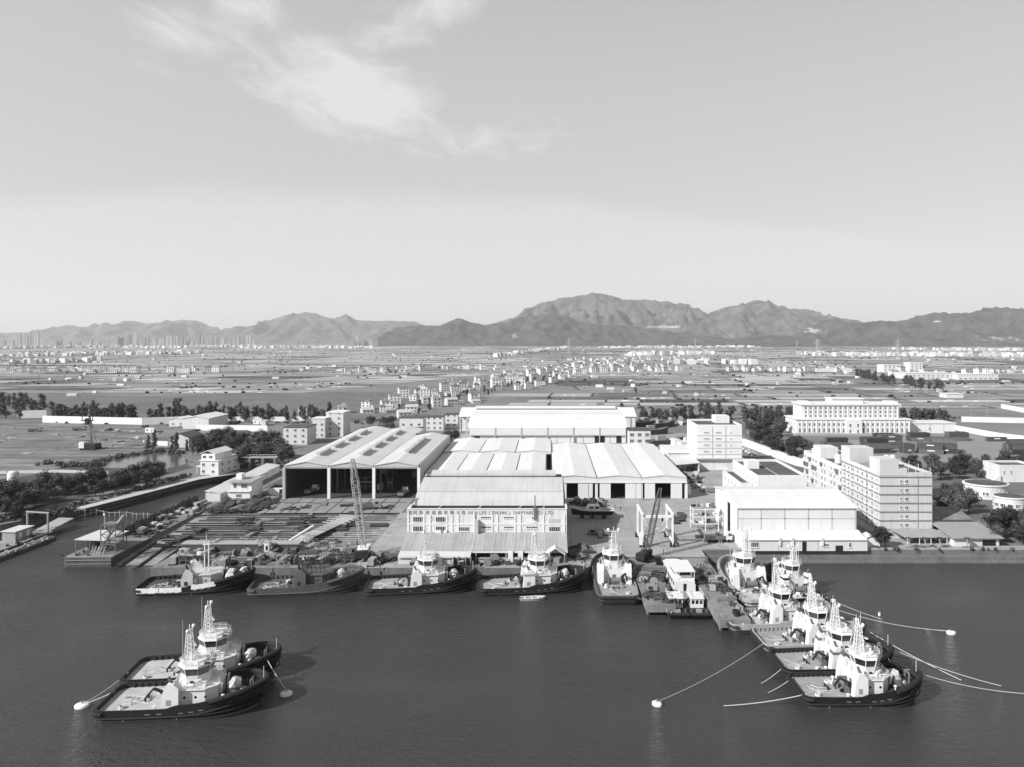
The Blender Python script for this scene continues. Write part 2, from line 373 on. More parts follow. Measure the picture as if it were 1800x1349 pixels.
# long slip with its rails, falling to the water
slip = MB()
slip.add([(-125, 272, 3.0), (-53, 272, 3.0), (-53, 216, 1.5), (-108, 216, 1.2), (-108, 198, -0.6), (-125, 198, -0.6), (-125, 216, 1.0)],
         [(0, 1, 2, 3, 6), (6, 3, 4, 5)])
M_SLIP = mat('slip_mud', 0.25, 0.95, 0.7, 0.12, bump=0.4, bscale=1.2)
dress(M_SLIP, .45, (.08, .5, 1)); slip_o = struct('slipway', slip, M_SLIP)
slip_rail = mat('slip_rail', 0.02, 0.8, 0.3, 0.4)
slip_curb = mat('slip_curb', 0.27, 0.9, 0.4, 0.3)
for i, y in enumerate([270.2, 266, 262.5, 259, 256, 253, 250.5, 248, 246, 243, 240.5, 238.5, 236.5, 233.6, 231, 229, 227, 224.6, 222.3, 220.2, 218.4]):
    z = 1.4 + (y - 216) / 56 * 1.6
    a = -124 + R.uniform(0, 5); b_ = -54 - (0 if i < 5 else R.uniform(0, 4))
    mb = MB().box(a, b_, y - 0.17, y + 0.17, z - 0.5, z + 0.14)
    mb.build('rail', slip_rail, slip_o)
    if i % 2 == 0: MB().box(a + R.uniform(0, 10), b_ - R.uniform(0, 25), y + 0.5, y + 0.95, z - 0.5, z + 0.12).build('curb', slip_curb, slip_o)
for x in (-122.5, -117.2, -112.4):
    MB().bar((x, 222, 1.75), (x, 197, -0.55), 0.7, 0.5).build('rail', slip_rail, slip_o)
# cross rails on the apron before the open sheds
ap = struct('shed_apron', MB().add([(-104, 277, 3.012), (-50.5, 277, 3.012), (-50.5, 254, 3.012), (-104, 254, 3.012)], [(3, 2, 1, 0)]) , mat('apron_concrete', 0.29, 0.9, 0.3, 0.1))
for k in range(10):
    x = -101.5 + k * 5.5
    MB().box(x - 0.16, x + 0.16, 254.2, 276.9, 3.0, 3.06).build('rail', slip_rail, ap)
# finger piers
def pier(name, x0, x1, y0, y1, z):
    o = struct(name, MB().box(x0, x1, y0, y1, 0.9, z), M_QUAYTOP)
    yy = y0 + 1.5
    while yy < y1:
        for x in (x0 + 0.6, x1 - 0.6): MB().tube((x, yy, -1.5), (x, yy, 0.9), 0.4, n=8).build('pile', M_STONE, o)
        yy += 6
    return o
pier('pier', 23, 30, 167, 202.45, 2.7); pier('pier', 38, 44.95, 158, 202.45, 2.7)
# low ledges at the foot of the right-hand quay
lq = struct('quay_ledge', MB().box(45.05, 900, 207.6, 209.45, -1, 1.5).box(45.05, 900, 206.3, 207.58, -1, 0.55), M_STONE)
MB().box(45.5, 127, 209.5, 210.1, 3.0, 3.5).build('kerb', M_CONC, lq)
MB().box(127.2, 900, 209.5, 210.0, 3.0, 4.0).build('parapet', M_CONC, lq)
# ------------------------------------------------------------------ far plain: fields, hills, villages, towers
M_FIELD = mat('field_plots', 0.25, 0.95, 0.4, 0.03, island=0.75)
M_FISH = mat('fish_pond_plots', 0.33, 0.35, 0.18, 0.01, island=0.55, spec=0.5)
fields = MB(); ponds = MB(); dykes = MB(); floats = MB(); bush_pts = []
Y = 640.0; row = 0
while Y < 6800:
    dy = 30 + (Y - 600) * 0.042 * R.uniform(0.6, 1.4) + R.uniform(-8, 12)
    xlim = Y * 0.85 + 60
    for side in (-1, 1):
        sh = 0.42 if side < 0 else R.choice((-0.06, 0.05, 0.1))
        x = 0.0 if side > 0 else -max(0.0, 0.42 * (Y - 1500))
        if side < 0: xlim += max(0.0, 0.42 * (1500 - Y))
        while x < xlim + (max(0.0, 0.42 * (Y - 1500)) if side < 0 else 0):
            wd = R.uniform(35, 120) * (1 + Y / 2500)
            a, b_ = (x, x + wd) if side > 0 else (-x - wd, -x)
            g = R.uniform(1.5, 4) * (1 + Y / 2500)
            o0, o1 = sh * (Y - 1500), sh * (Y + dy - 1500)
            q = [(a + g + o0, Y + g), (b_ - g + o0, Y + g + R.uniform(-2, 2)), (b_ - g + o1, Y + dy - g), (a + g + o1, Y + dy - g)]
            near_shed = Y < 720 and -330 < (a + b_) / 2 < 260
            if side > 0 and min(o0, o1) + a < 0: a += -min(o0, o1)
            if side < 0 and b_ + max(o0, o1) > 0: b_ = -max(o0, o1)
            if b_ - a > 3 * g and not (Y < 800 and a + o0 < -120):
                p = R.random() < 0.45; zc = 3.03 + R.uniform(0, .03)
                (ponds if p else fields).add([(u, v, zc) for u, v in q], [(0, 1, 2, 3)])
                if p and Y < 2300:
                    for _ in range(R.randint(1, 4)):
                        u = R.uniform(a + 12, b_ - 12) + o0; v = R.uniform(Y + 8, Y + dy - 8)
                        floats.cbox(u, v, 3.05, R.uniform(2.5, 6), R.uniform(0.8, 1.6), 0.5, R.uniform(-.2, .2))
                k_ = (1 + Y / 3000)
                if R.random() < 0.75: dykes.quad((a + o0, Y - .8 * k_, 3.09), (b_ + o0, Y - .8 * k_, 3.09), (b_ + o0, Y + .9 * k_, 3.09), (a + o0, Y + .9 * k_, 3.09))
                if R.random() < 0.65: dykes.quad((a + o0 - 1.0 * k_, Y + k_, 3.09), (a + o0 + 1.0 * k_, Y + k_, 3.09), (a + o1 + 1.0 * k_, Y + dy - k_, 3.09), (a + o1 - 1.0 * k_, Y + dy - k_, 3.09))
                if R.random() < 0.4:
                    t = 0
                    while t < wd:
                        t += R.uniform(2, 14) * (1 + Y / 4000)
                        bush_pts.append((a + t + o0, Y + R.uniform(-2, 2)))
                if R.random() < 0.3:
                    t = 0
                    while t < dy:
                        t += R.uniform(3, 16) * (1 + Y / 4000)
                        bush_pts.append((a + o0 + (o1 - o0) * t / dy, Y + t))
            x += wd
    Y += dy; row += 1
struct('field_dykes', dykes, mat('dyke_weeds', 0.05, .95, .5, .1, island=.5)); struct('farmland', fields, M_FIELD); struct('fish_ponds', ponds, M_FISH)
tag(floats.build('pond_floats', M_WHITE2), 'tiny white aerator floats scattered over the fish ponds', 'floats', kind='stuff')
M_BUSH = mat('far_bush', 0.03, 0.95, 0.3, 0.1, island=0.4)
bs = MB()
for (x, y) in bush_pts:
    if R.random() < .68: continue
    s = R.uniform(0.6, 1.7) * (1 + y / 6000)
    bs.blob((x, y, 3 + s * 0.5), s * R.uniform(1, 1.9), s * 1.1, s * R.uniform(0.6, 1.1), n=5, m=3, jit=0.3)
tag(bs.build('dyke_bushes', M_BUSH), 'low dark bushes dotted along the field dykes', 'bushes', kind='stuff')

# hills: skyline from (px, py), base on the plain
def hill_mat(key, v, rocks):
    m = mat(key, v, 0.95, 1.1, 0.009, bump=1.0, bscale=0.06)
    nt = m.node_tree; N = nt.nodes.new; L = nt.links.new
    bsd = nt.nodes['Principled BSDF']; src = bsd.inputs['Base Color'].links[0].from_socket
    g = N('ShaderNodeNewGeometry'); acc = None
    ns = N('ShaderNodeTexNoise'); ns.inputs['Scale'].default_value = 0.022; ns.inputs['Detail'].default_value = 7; ns.inputs['Roughness'].default_value = 0.7; L(g.outputs['Position'], ns.inputs['Vector'])
    for (c, r) in rocks:
        s = N('ShaderNodeVectorMath'); s.operation = 'SUBTRACT'; L(g.outputs['Position'], s.inputs[0]); s.inputs[1].default_value = c
        k = N('ShaderNodeVectorMath'); k.operation = 'MULTIPLY'; L(s.outputs[0], k.inputs[0]); k.inputs[1].default_value = (1 / r[0], 1 / r[1], 1 / r[2])
        l = N('ShaderNodeVectorMath'); l.operation = 'LENGTH'; L(k.outputs[0], l.inputs[0])
        mr = N('ShaderNodeMapRange'); L(l.outputs['Value'], mr.inputs[0]); mr.inputs[1].default_value = 1.0; mr.inputs[2].default_value = 0.2
        if acc is None: acc = mr.outputs[0]
        else:
            mm = N('ShaderNodeMath'); mm.operation = 'MAXIMUM'; L(acc, mm.inputs[0]); L(mr.outputs[0], mm.inputs[1]); acc = mm.outputs[0]
    if acc is not None:
        a = N('ShaderNodeMath'); a.operation = 'MULTIPLY_ADD'; L(ns.outputs[0], a.inputs[0]); a.inputs[1].default_value = 2.6; L(acc, a.inputs[2])
        mr = N('ShaderNodeMapRange'); L(a.outputs[0], mr.inputs[0]); mr.inputs[1].default_value = 1.95; mr.inputs[2].default_value = 2.25
        mx = N('ShaderNodeMix'); mx.data_type = 'RGBA'; L(mr.outputs[0], mx.inputs[0]); L(src, mx.inputs[6]); mx.inputs[7].default_value = (.34, .34, .34, 1)
        L(mx.outputs[2], bsd.inputs['Base Color'])
    return m
def hill(sky, Yr, depth, m, seed, step=26.0, rough=0.75):
    pts = [(HX(px, py, Yr), max(4, HZ(py, Yr))) for px, py in sky]
    x0, x1 = pts[0][0], pts[-1][0]; nx = int((x1 - x0) / step); nj = 44
    def ridge(x):
        for (a, za), (b, zb) in zip(pts, pts[1:]):
            if a <= x <= b:
                t = (x - a) / (b - a); t = t * t * (3 - 2 * t) * 0.5 + t * 0.5; return za + (zb - za) * t
        return 4
    vs = []; fs = []
    for j in range(nj + 1):
        t = j / nj; yy = Yr - depth + depth * 1.6 * t; tt = t * 1.6
        for i in range(nx + 1):
            x = x0 + (x1 - x0) * i / nx
            h = ridge(x)
            nz = 0.5 - abs(mnoise.noise((x / 420 + seed + yy / 1400, yy / 1300, seed * 1.7))) * 1.9 - abs(mnoise.noise((x / 150 + seed, yy / 330, seed))) * 0.8 + mnoise.noise((x / 80, yy / 110, seed)) * 0.25
            fr = min(1, tt) if tt <= 1 else max(0, 1 - (tt - 1) / 0.6)
            wdd = mnoise.noise((x / 700 + seed * 3, seed, 0.0)) * 0.55
            s = fr ** (1.15 + wdd)
            z = h * s * (1 + rough * nz * (1 - fr ** 3) * 1.3) + (mnoise.noise((x / 45, yy / 45, seed)) * 9 + mnoise.noise((x / 21, yy / 21, seed)) * 5 if fr > 0.1 else 0)
            vs.append((x, yy + mnoise.noise((x / 500, seed, 2.0)) * depth * 0.12 * (1 - fr), max(-6, z - 6 * (1 - fr))))
    for j in range(nj):
        for i in range(nx):
            a = j * (nx + 1) + i; fs.append((a, a + 1, a + nx + 2, a + nx + 1))
    mb = MB(); mb.v = vs; mb.f = fs; mb.mi = [0] * len(fs)
    return struct('hill', mb, m, smooth=True)
def P3(px, py, Y): return (HX(px, py, Y), Y, HZ(py, Y))
hill([(-260, 602), (-120, 590), (0, 585), (60, 584), (95, 577), (122, 571), (150, 577), (190, 570), (240, 563), (262, 567), (290, 568), (322, 562), (345, 563), (370, 575), (400, 585), (440, 600)], 13500, 2600, hill_mat('far_hill', 0.11, []), 1.3, 45)
hill([(370, 598), (410, 581), (440, 573), (470, 562), (510, 550), (540, 547), (580, 559), (610, 553), (640, 563), (680, 564), (725, 565), (765, 577), (810, 588), (870, 600)], 12500, 2400, hill_mat('far_hill_b', 0.11, []), 4.1, 60)
hill([(800, 602), (860, 570), (900, 559), (930, 540), (960, 531), (990, 522), (1020, 518), (1050, 516), (1090, 523), (1150, 527), (1200, 533), (1236, 549), (1270, 541), (1327, 525), (1370, 538), (1420, 543), (1455, 553), (1480, 558), (1500, 561), (1540, 576), (1610, 602)], 9800, 2300,
     hill_mat('main_hill', 0.10, [(P3(1165, 575, 8600), (420, 1400, 40))]), 7.7, 28)
hill([(655, 604), (676, 588), (700, 574), (740, 570), (770, 573), (803, 559), (830, 567), (860, 571), (885, 567), (920, 556), (960, 550), (990, 553), (1015, 565), (1060, 571), (1100, 573), (1150, 579), (1200, 586), (1260, 592), (1310, 604)], 7600, 1100,
     hill_mat('wooded_hill', 0.055, [(P3(905, 592, 7000), (70, 700, 60))]), 2.2, 16)
hill([(1255, 605), (1300, 594), (1340, 589), (1390, 590), (1425, 573), (1445, 563), (1460, 560), (1482, 567), (1510, 567), (1540, 563), (1590, 561), (1640, 551), (1700, 550), (1728, 545), (1752, 541), (1780, 546), (1830, 553), (1960, 570), (2150, 603)], 7000, 1000,
     hill_mat('quarried_hill', 0.06, [(P3(1440, 580, 6700), (190, 900, 75)), (P3(1725, 597, 6450), (470, 700, 60)), (P3(1640, 566, 6900), (60, 900, 20))]), 5.5, 16)

# towers of the far city
M_TOWER = mat('tower_facade', 0.30, 0.8, 0.15, 0.02, rand=0.35)
def tower_mesh(k):
    b = MB()
    if k == 0:
        b.box(-11, 11, -8, 8, 0, 92).box(-4, 4, -10, -8.01, 0, 90).box(-5, 5, -4, 4, 92.01, 98)
    elif k == 1:
        b.box(-16, -4, -8, 8, 0, 84).box(4, 16, -8, 8, 0, 84).box(-3.99, 3.99, -5, 6, 0, 88).box(-13, -8, -3, 3, 84.01, 90)
    else:
        b.box(-9, 9, -9, 9, 0, 70).box(-12, -9.01, -6, 2, 0, 66).box(-3, 3, -3, 3, 70.01, 78)
    return b.mesh('tower', M_TOWER)
TW = [tower_mesh(k) for k in range(3)]
tw = [(37, 583, 1), (48, 583, 1), (60, 583, 1), (70, 582, 1), (8, 597, 2), (22, 598, 2), (100, 597, 2), (106, 595, 0), (160, 593, 2), (165, 594, 0), (176, 598, 2), (207, 588, 2), (213, 591, 0), (231, 584, 2), (238, 585, 0), (247, 589, 1),
      (255, 590, 2), (263, 588, 0), (272, 592, 2), (283, 593, 1), (298, 587, 1), (306, 587, 1), (320, 592, 0), (331, 592, 2), (349, 584, 0), (360, 592, 2), (372, 594, 1), (384, 592, 0), (392, 592, 2), (404, 587, 1), (414, 586, 1), (424, 586, 1), (434, 589, 1), (118, 600, 2), (135, 600, 0), (192, 599, 2), (342, 598, 2), (450, 598, 2), (480, 599, 2), (520, 600, 0),
      (618, 596, 2), (626, 593, 0), (633, 590, 0), (641, 595, 2), (650, 593, 0), (660, 595, 2)]
for i, (px, py, k) in enumerate(tw):
    Yd = R.uniform(6300, 6700); base = [98, 90, 78][k]; h = HZ(py, Yd) - 3
    pos = 'pale high-rise block in the far city skyline at left' if px < 560 else 'small white high-rise in the cluster left of the wooded hill'
    if px < 30: pos = 'low pale block at the far left end of the city skyline'
    if 30 < px < 80: pos = 'tall twin slab tower standing apart at left of the skyline'
    if 400 <= px < 440: pos = 'dark wide apartment slab at the right end of the city skyline'
    o = put('high_rise_block', TW[k], None, (HX(px, 604, Yd), Yd, 3), 0, (R.uniform(1.1, 1.9), 1, h / base * R.uniform(.8, 1.0)))
    o.location.x += R.uniform(-28, 28); tag(o, pos, 'tower block', 'high-rise blocks of the far city')

# transmission pylons
def pylon_mesh(h=56):
    b = MB(); w0, w1 = 5.0, 0.9
    def c(z): t = min(1, z / (h * 0.72)); return w0 + (w1 - w0) * t
    zs = [0, 9, 17, 24, 30, 35.5, 40.3, 45, 50, h]
    for za, zb in zip(zs, zs[1:]):
        a, d = c(za), c(zb)
        for sx, sy in ((1, 1), (1, -1), (-1, -1), (-1, 1)):
            b.bar((sx * a, sy * a, za), (sx * d, sy * d, zb), 0.5)
        for s in (1, -1):
            b.bar((-a, s * a, za), (d, s * d, zb), 0.3); b.bar((a, s * a, za), (-d, s * d, zb), 0.3)
            b.bar((s * a, -a, za), (s * d, d, zb), 0.3)
    for z, l in ((38, 9), (44, 11), (50, 8)):
        for s in (1, -1):
            b.bar((0, 0, z), (s * l, 0, z + 0.6), 0.5); b.bar((0, 0, z + 2.4), (s * l, 0, z + 0.6), 0.35)
    return b.mesh('pylon', M_PYL)
M_PYL = mat('galvanised_steel', 0.5, 0.6, 0.1, 0.5)
PY = pylon_mesh()
for px, D, s, lab in ((1222, 2900, 1.2, 'lattice power pylon in front of the terraced hill foot'), (1436, 2750, 1.15, 'lattice power pylon below the quarried hilltop'), (1578, 2850, 1.1, 'lattice power pylon before the right-hand quarry'),
                   (1000, 3000, 1.2, 'lattice power pylon before the main mountain'), (850, 3100, 1.0, 'lattice power pylon before the pointed wooded hill'), (656, 3400, 1.0, 'lattice power pylon left of the wooded hill'), (1640, 6950, 1.0, 'lattice power pylon on the crest of the right-hand hill'), (190, 3900, 1.4, 'lattice power pylon before the city towers'), (1400, 5200, 1.0, 'small far lattice pylon left of the quarried hilltop')):
    z0 = 3 if D < 6000 else HZ(569, D)
    o = put('power_pylon', PY, None, (HX(px, 600, D), D, z0), R.uniform(-.4, .4), (s, s, s)); tag(o, lab, 'pylon', 'power pylons across the plain')

# village houses
M_HOUSE = mat('house_wall', 0.80, 0.85, 0.12, 0.1, streak=0.12, rand=0.2)
M_HROOF = mat('house_roof', 0.38, 0.9, 0.2, 0.2, rand=0.4)
def house_parts(k):
    """list of (name, mesh) for house kind k"""
    rr = random.Random(100 + k); wd = rr.uniform(9, 14); dp = rr.uniform(9, 13); st = [2, 3, 3, 4, 2, 3, 1, 3][k]; h = st * 3.3
    b = MB().box(-wd / 2, wd / 2, -dp / 2, dp / 2, -0.2, h)
    if k % 3 == 1: b.box(wd / 2 + 0.01, wd / 2 + 4, -dp / 2 + 1, dp / 2 - 2, -0.2, h * 0.55)
    r = MB()
    if k in (4, 6):
        r.exx([(-dp / 2 - 0.4, h), (0, h + 2.2), (dp / 2 + 0.4, h), (dp / 2 + 0.4, h + 0.25), (0, h + 2.5), (-dp / 2 - 0.4, h + 0.25)][::-1], -wd / 2 - 0.4, wd / 2 + 0.4)
        b.exx([(-dp / 2, h), (dp / 2, h), (0, h + 2.15)], -wd / 2 + .02, wd / 2 - .02)
    else:
        r.box(-wd / 2 - 0.35, wd / 2 + 0.35, -dp / 2 - 0.35, dp / 2 + 0.35, h + 0.003, h + 0.3)
        for (x0, x1, y0, y1) in ((-wd/2, wd/2, -dp/2, -dp/2+0.25), (-wd/2, wd/2, dp/2-0.25, dp/2), (-wd/2, -wd/2+0.25, -dp/2+.26, dp/2-.26), (wd/2-0.25, wd/2, -dp/2+.26, dp/2-.26)):
            r.box(x0, x1, y0, y1, h + 0.303, h + 1.1)
        hx = rr.uniform(-wd / 4, wd / 4); r.box(hx - 1.8, hx + 1.8, 0.5, 4, h + 0.303, h + 3.0)
    wins = []
    for f in range(st):
        for x in ([-wd * .3, 0, wd * .3] if wd > 11 else [-wd * .24, wd * .24]):
            wins.append(MB().mat(1).box(x - .85, x + .85, -dp / 2 - .06, -dp / 2 - .004, f * 3.3 + 1, f * 3.3 + 2.5).mat(0).box(x - 1.0, x + 1.0, -dp / 2 - .22, -dp / 2 - .004, f * 3.3 + 2.55, f * 3.3 + 2.75))
        for y in (-dp * .2, dp * .2):
            wins.append(MB().mat(1).box(-wd / 2 - .06, -wd / 2 - .004, y - .7, y + .7, f * 3.3 + 1, f * 3.3 + 2.4))
    res = [('wall', b.mesh('house_wall', M_HOUSE)), ('roof', r.mesh('house_roof', M_HROOF))]
    for q in wins: res.append(('window', q.mesh('house_window', [M_HOUSE, M_GLASS])))
    one = MB(); 
    for src, mi in [(b, 0), (r, 1)]: one.mat(mi).add(src.v, src.f)
    for q in wins:
        o = len(one.v); one.v += q.v; one.f += [tuple(i + o for i in f) for f in q.f]; one.mi += [2] * len(q.f)
    return res, one.mesh('village_house', [M_HOUSE, M_HROOF, M_GLASS]), (wd, dp, h)
HK = [house_parts(k) for k in range(8)]
HDESC = ['two-storey flat-roofed', 'three-storey annexed', 'three-storey flat-roofed', 'tall four-storey', 'gable-roofed two-storey', 'three-storey narrow', 'low gable-roofed', 'three-storey pale']
spots = []
def along(pts, n, spread, zone, sc=(0.65, 1.0)):
    L_ = [math.dist(a, b) for a, b in zip(pts, pts[1:])]; T = sum(L_)
    for i in range(n):
        t = (i + R.uniform(0, 1)) / n * T
        for (a, b), l in zip(zip(pts, pts[1:]), L_):
            if t <= l: break
            t -= l
        t = min(t, l); dx, dy = (b[0] - a[0]) / l, (b[1] - a[1]) / l
        off = R.choice(spread) + R.uniform(-6, 6)
        spots.append((a[0] + dx * t - dy * off, a[1] + dy * t + dx * off, zone, R.uniform(*sc)))
along([G(640, 738), G(715, 722), G(800, 700), G(880, 682), G(955, 664), G(1000, 652), G(1105, 637)], 165, (-40, -26, -14, 14, 28, 44, 60), 'in the canal village strip behind the sheds')
along([G(610, 655), G(690, 655), G(770, 650), G(880, 650)], 40, (-10, 12, 36, 60), 'in the hamlet row left of the canal village')
along([G(-40, 655), G(60, 655), G(160, 653), G(290, 655), G(375, 655)], 40, (-30, -8, 14, 40, 70), 'in the far-left village row')
along([G(1000, 634), G(1100, 634), G(1200, 633)], 26, (-30, 0, 40), 'in the far row before the main mountain')
along([G(1020, 654), G(1110, 652), G(1200, 652)], 60, (-40, -20, 0, 30, 70, 110, 150), 'in the crowded village right of the canal')
along([G(1280, 653), G(1380, 653), G(1500, 654)], 26, (-8, 12, 40), 'in the row right of the crowded village')
along([G(1550, 660), G(1650, 658), G(1760, 655), G(1830, 655)], 20, (-15, 10, 60), 'in the hamlet by the low factory at right')
taken = []; near_n = 0
for (x, y, zone, s) in sorted(spots, key=lambda q: q[1]):
    if any(abs(x - a) < 9.5 and abs(y - b_) < 9.5 for a, b_ in taken): continue
    taken.append((x, y)); k = R.randrange(8); parts, one, dim = HK[k]
    if y < 900: s *= .82
    rz = R.choice((0, 0.25, 0.35, 0.4)) + R.uniform(-.08, .08)
    lab = 'whitish ' + HDESC[k] + ' house ' + zone
    if y < 1150:
        o = thing('village_house', lab, 'house', (x, y, 3.03), rz, 'village houses on the plain'); o.scale = (s, s, s * R.uniform(.9, 1.1))
        for nme, me in parts: put(nme, me, o)
    else:
        o = put('village_house', one, None, (x, y, 3.03), rz, (s, s, s)); tag(o, lab, 'house', 'village houses on the plain')
print('houses', len(taken))
# villages so far off that they read as one pale speckle
far_v = MB()
for (pa, pb, n, dp) in (((-60, 628), (330, 622), 90, 300), ((430, 612), (660, 612), 60, 300), ((870, 628), (1000, 612), 110, 160), ((1050, 612), (1330, 611), 80, 200), ((1420, 625), (1850, 626), 130, 260), ((1580, 615), (1850, 617), 70, 300), ((200, 612), (440, 610), 150, 500), ((-80, 615), (200, 610), 90, 500), ((1100, 625), (1250, 622), 50, 150), ((30, 640), (160, 636), 25, 80), ((1180, 640), (1330, 640), 22, 80)):
    A, B = G(*pa), G(*pb)
    for i in range(int(n * 1.7)):
        t = R.random(); x = A[0] + (B[0] - A[0]) * t; y = A[1] + (B[1] - A[1]) * t + R.uniform(-dp, dp) * 0.6
        k = 1 + y / 9000
        far_v.cbox(x, y, 3, R.uniform(7, 17) * k, R.uniform(7, 12) * k, R.uniform(4, 12) * k, R.uniform(-.4, .4))
for i in range(220):
    y = 760 * (7.5 ** R.random()); x = R.uniform(-.82, .72) * y; k = 1 + y / 7000
    if y < 1000 and -420 < x < 60: continue
    far_v.cbox(x, y, 3, R.uniform(3, 9) * k, R.uniform(3, 7) * k, R.uniform(2, 3.6) * k, R.uniform(-.4, .4))
tag(far_v.build('far_village', mat('far_house', 0.62, 0.85, 0.1, 0.02, island=0.35)), 'speckle of tiny pale houses across the far plain', 'village', kind='stuff')
# factories on the right of the plain
def far_block(name, lab, pxa, pxb, py, dep, h, rows, cat='factory'):
    a = G(pxa, py); b_ = G(pxb, py); o = thing(name, lab, cat, (a[0], a[1], 3.03)); W = b_[0] - a[0]
    MB().box(0, W, 0, dep, -0.2, h).build('wall', M_WALL, o)
    MB().box(-.5, W + .5, -.5, dep + .5, h + .003, h + .6).build('roof', M_ROOF2, o)
    me = MB().box(-1.3, 1.3, -.08, -.004, 0, 1.3).mesh('window', M_GLASS)
    for r in range(rows):
        n = int(W / 7)
        for i in range(n): put('window', me, o, (W * (i + .5) / n, 0, 1.2 + r * 3.4))
far_block('factory', 'long low white factory with many windows beyond the tree avenue', 1595, 1678, 667, 45, 9, 2)
far_block('factory', 'white factory hall with plain roof right of the longest one', 1684, 1755, 668, 40, 8, 1)
far_block('school_block', 'pale four-storey block at left end of the factory group', 1553, 1590, 655, 26, 14, 4, 'building')
far_block('school_block', 'pale four-storey block behind the low white factory', 1600, 1622, 652, 26, 16, 4, 'building')
far_block('farm_shed', 'small white roofed shed on the plain right of the columned building', 1664, 1694, 700, 14, 4, 0, 'shed')
far_block('farm_shed', 'white low shed beside the far houses at upper right', 1440, 1498, 654, 16, 6, 0, 'shed')
# air
hz = MB().box(-15500, 15500, -450, 16500, -3, 760)
ho = hz.build('haze', None if False else mat('haze_tmp', 0.5)); ho['kind'] = 'stuff'; tag(ho, 'pale haze lying over the whole plain', 'haze')
hm = bpy.data.materials.new('haze_air'); hm.use_nodes = True; nt = hm.node_tree; nt.nodes.clear()
o_ = nt.nodes.new('ShaderNodeOutputMaterial'); pv = nt.nodes.new('ShaderNodeVolumePrincipled')
pv.inputs['Color'].default_value = (0.94, 0.94, 0.94, 1); pv.inputs['Density'].default_value = 4.3e-5; pv.inputs['Anisotropy'].default_value = 0.2
nt.links.new(pv.outputs[0], o_.inputs['Volume']); ho.data.materials.clear(); ho.data.materials.append(hm)
# ------------------------------------------------------------------ shipyard buildings
WCACHE = {}
def window(parent, x, y, z, w, h, nx=2, rz=0.0, name='window', glass=None, frame=None):
    """framed window, face towards -y before turning; (x, y, z) is the middle of its sill"""
    key = (round(w, 2), round(h, 2), nx, name, id(glass))
    if key not in WCACHE:
        b = MB(); f = 0.09
        b.mat(1).box(-w / 2 + f, w / 2 - f, -0.03, -0.004, f, h - f)
        b.mat(0).box(-w / 2, w / 2, -0.10, -0.004, 0, f).box(-w / 2, w / 2, -0.10, -0.004, h - f, h)
        b.box(-w / 2, -w / 2 + f, -0.10, -0.004, f, h - f).box(w / 2 - f, w / 2, -0.10, -0.004, f, h - f)
        for i in range(1, nx):
            xx = -w / 2 + w * i / nx; b.box(xx - f / 2, xx + f / 2, -0.085, -0.031, f, h - f)
        b.box(-w / 2 - 0.1, w / 2 + 0.1, -0.22, -0.004, -0.12, -0.002)
        WCACHE[key] = b.mesh('window', [frame or M_WHITE, glass or M_GLASS])
    return put(name, WCACHE[key], parent, (x, y, z), rz)
M_PANEL = mat('wall_panel', 0.74, 0.6, 0.06, 0.2, streak=0.10, rand=0.04)
M_DOORP = mat('sliding_door_panel', 0.76, 0.55, 0.05, 0.2, streak=0.08)
M_FASCIA = mat('fascia', 0.50, 0.7, 0.1, 0.2)
M_COL = mat('shed_column', 0.42, 0.7, 0.15, 0.3)
M_INNER_SHADE = mat('shed_inner_shade', 0.06, 0.9, 0.3, 0.1)  # interior shade put into the colour: near-black inner walls and floors

def bay_roof(parent, x0, x1, y0, y1, ze, zr, m, name='roof', over=0.4, nseg=1):
    """low gable or arched roof over one bay, split in sheets along its length"""
    pts = []
    for i in range(2 * nseg + 1):
        t = i / (2 * nseg); s = 1 - abs(2 * t - 1); pts.append((x0 + (x1 - x0) * t, ze + (zr - ze) * s))
    low = [(x, z - 0.3) for x, z in pts]
    n = max(1, round((y1 - y0) / 12)); first = None
    for k in range(n):
        a = y0 + (y1 - y0) * k / n; b_ = y0 + (y1 - y0) * (k + 1) / n
        o = MB().exy(low + pts[::-1], a + 0.02 - (over if k == 0 else 0), b_ - 0.02).build(name, m, parent)
    return o
def gable_fill(parent, x0, x1, y, t, zb, ze, zr, m, name='gable'):
    return MB().exy([(x0, zb), (x1, zb), (x1, ze), ((x0 + x1) / 2, zr), (x0, ze)], y, y + t).build(name, m, parent)

# the three-bay open sheds
shed = thing('open_shed', 'large three-bay open-fronted shed with ridge vents facing the slip', 'shed', (-103, 277, 3))
BW = 17.5; ends = [113, 113, 86]
for k in range(3):
    x0, x1 = k * BW, (k + 1) * BW; L_ = ends[k]
    bay_roof(shed, x0 + 0.15, x1 - 0.15, 0, L_, 13.1, 14.6, M_ROOF)
    gable_fill(shed, x0 + 0.1, x1 - 0.1, -0.05, 0.25, 12.1, 12.75, 14.1, M_FASCIA)
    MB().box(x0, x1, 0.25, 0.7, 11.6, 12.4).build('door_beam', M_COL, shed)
    MB().box(x0 + .3, x1 - .3, L_ - 0.3, L_, 0, 14.0).build('rear_wall', M_INNER_SHADE, shed)
    for j in range(4 if k < 2 else 3):
        yy = 14 + j * (L_ - 30) / 4 + (6 if k == 2 else 0); xm = (x0 + x1) / 2
        v = MB().box(xm - .9, xm + .9, yy, yy + 14.5, 15.0, 15.7)
        v.exy([(xm - 1.3, 15.7), (xm + 1.3, 15.7), (xm + 1.3, 15.8), (xm, 16.05), (xm - 1.3, 15.8)], yy - 0.3, yy + 14.8)
        v.box(xm - .7, xm + .7, yy + .2, yy + 14.3, 13.9, 15.0)
        v.build('ridge_vent', M_ROOF, shed)
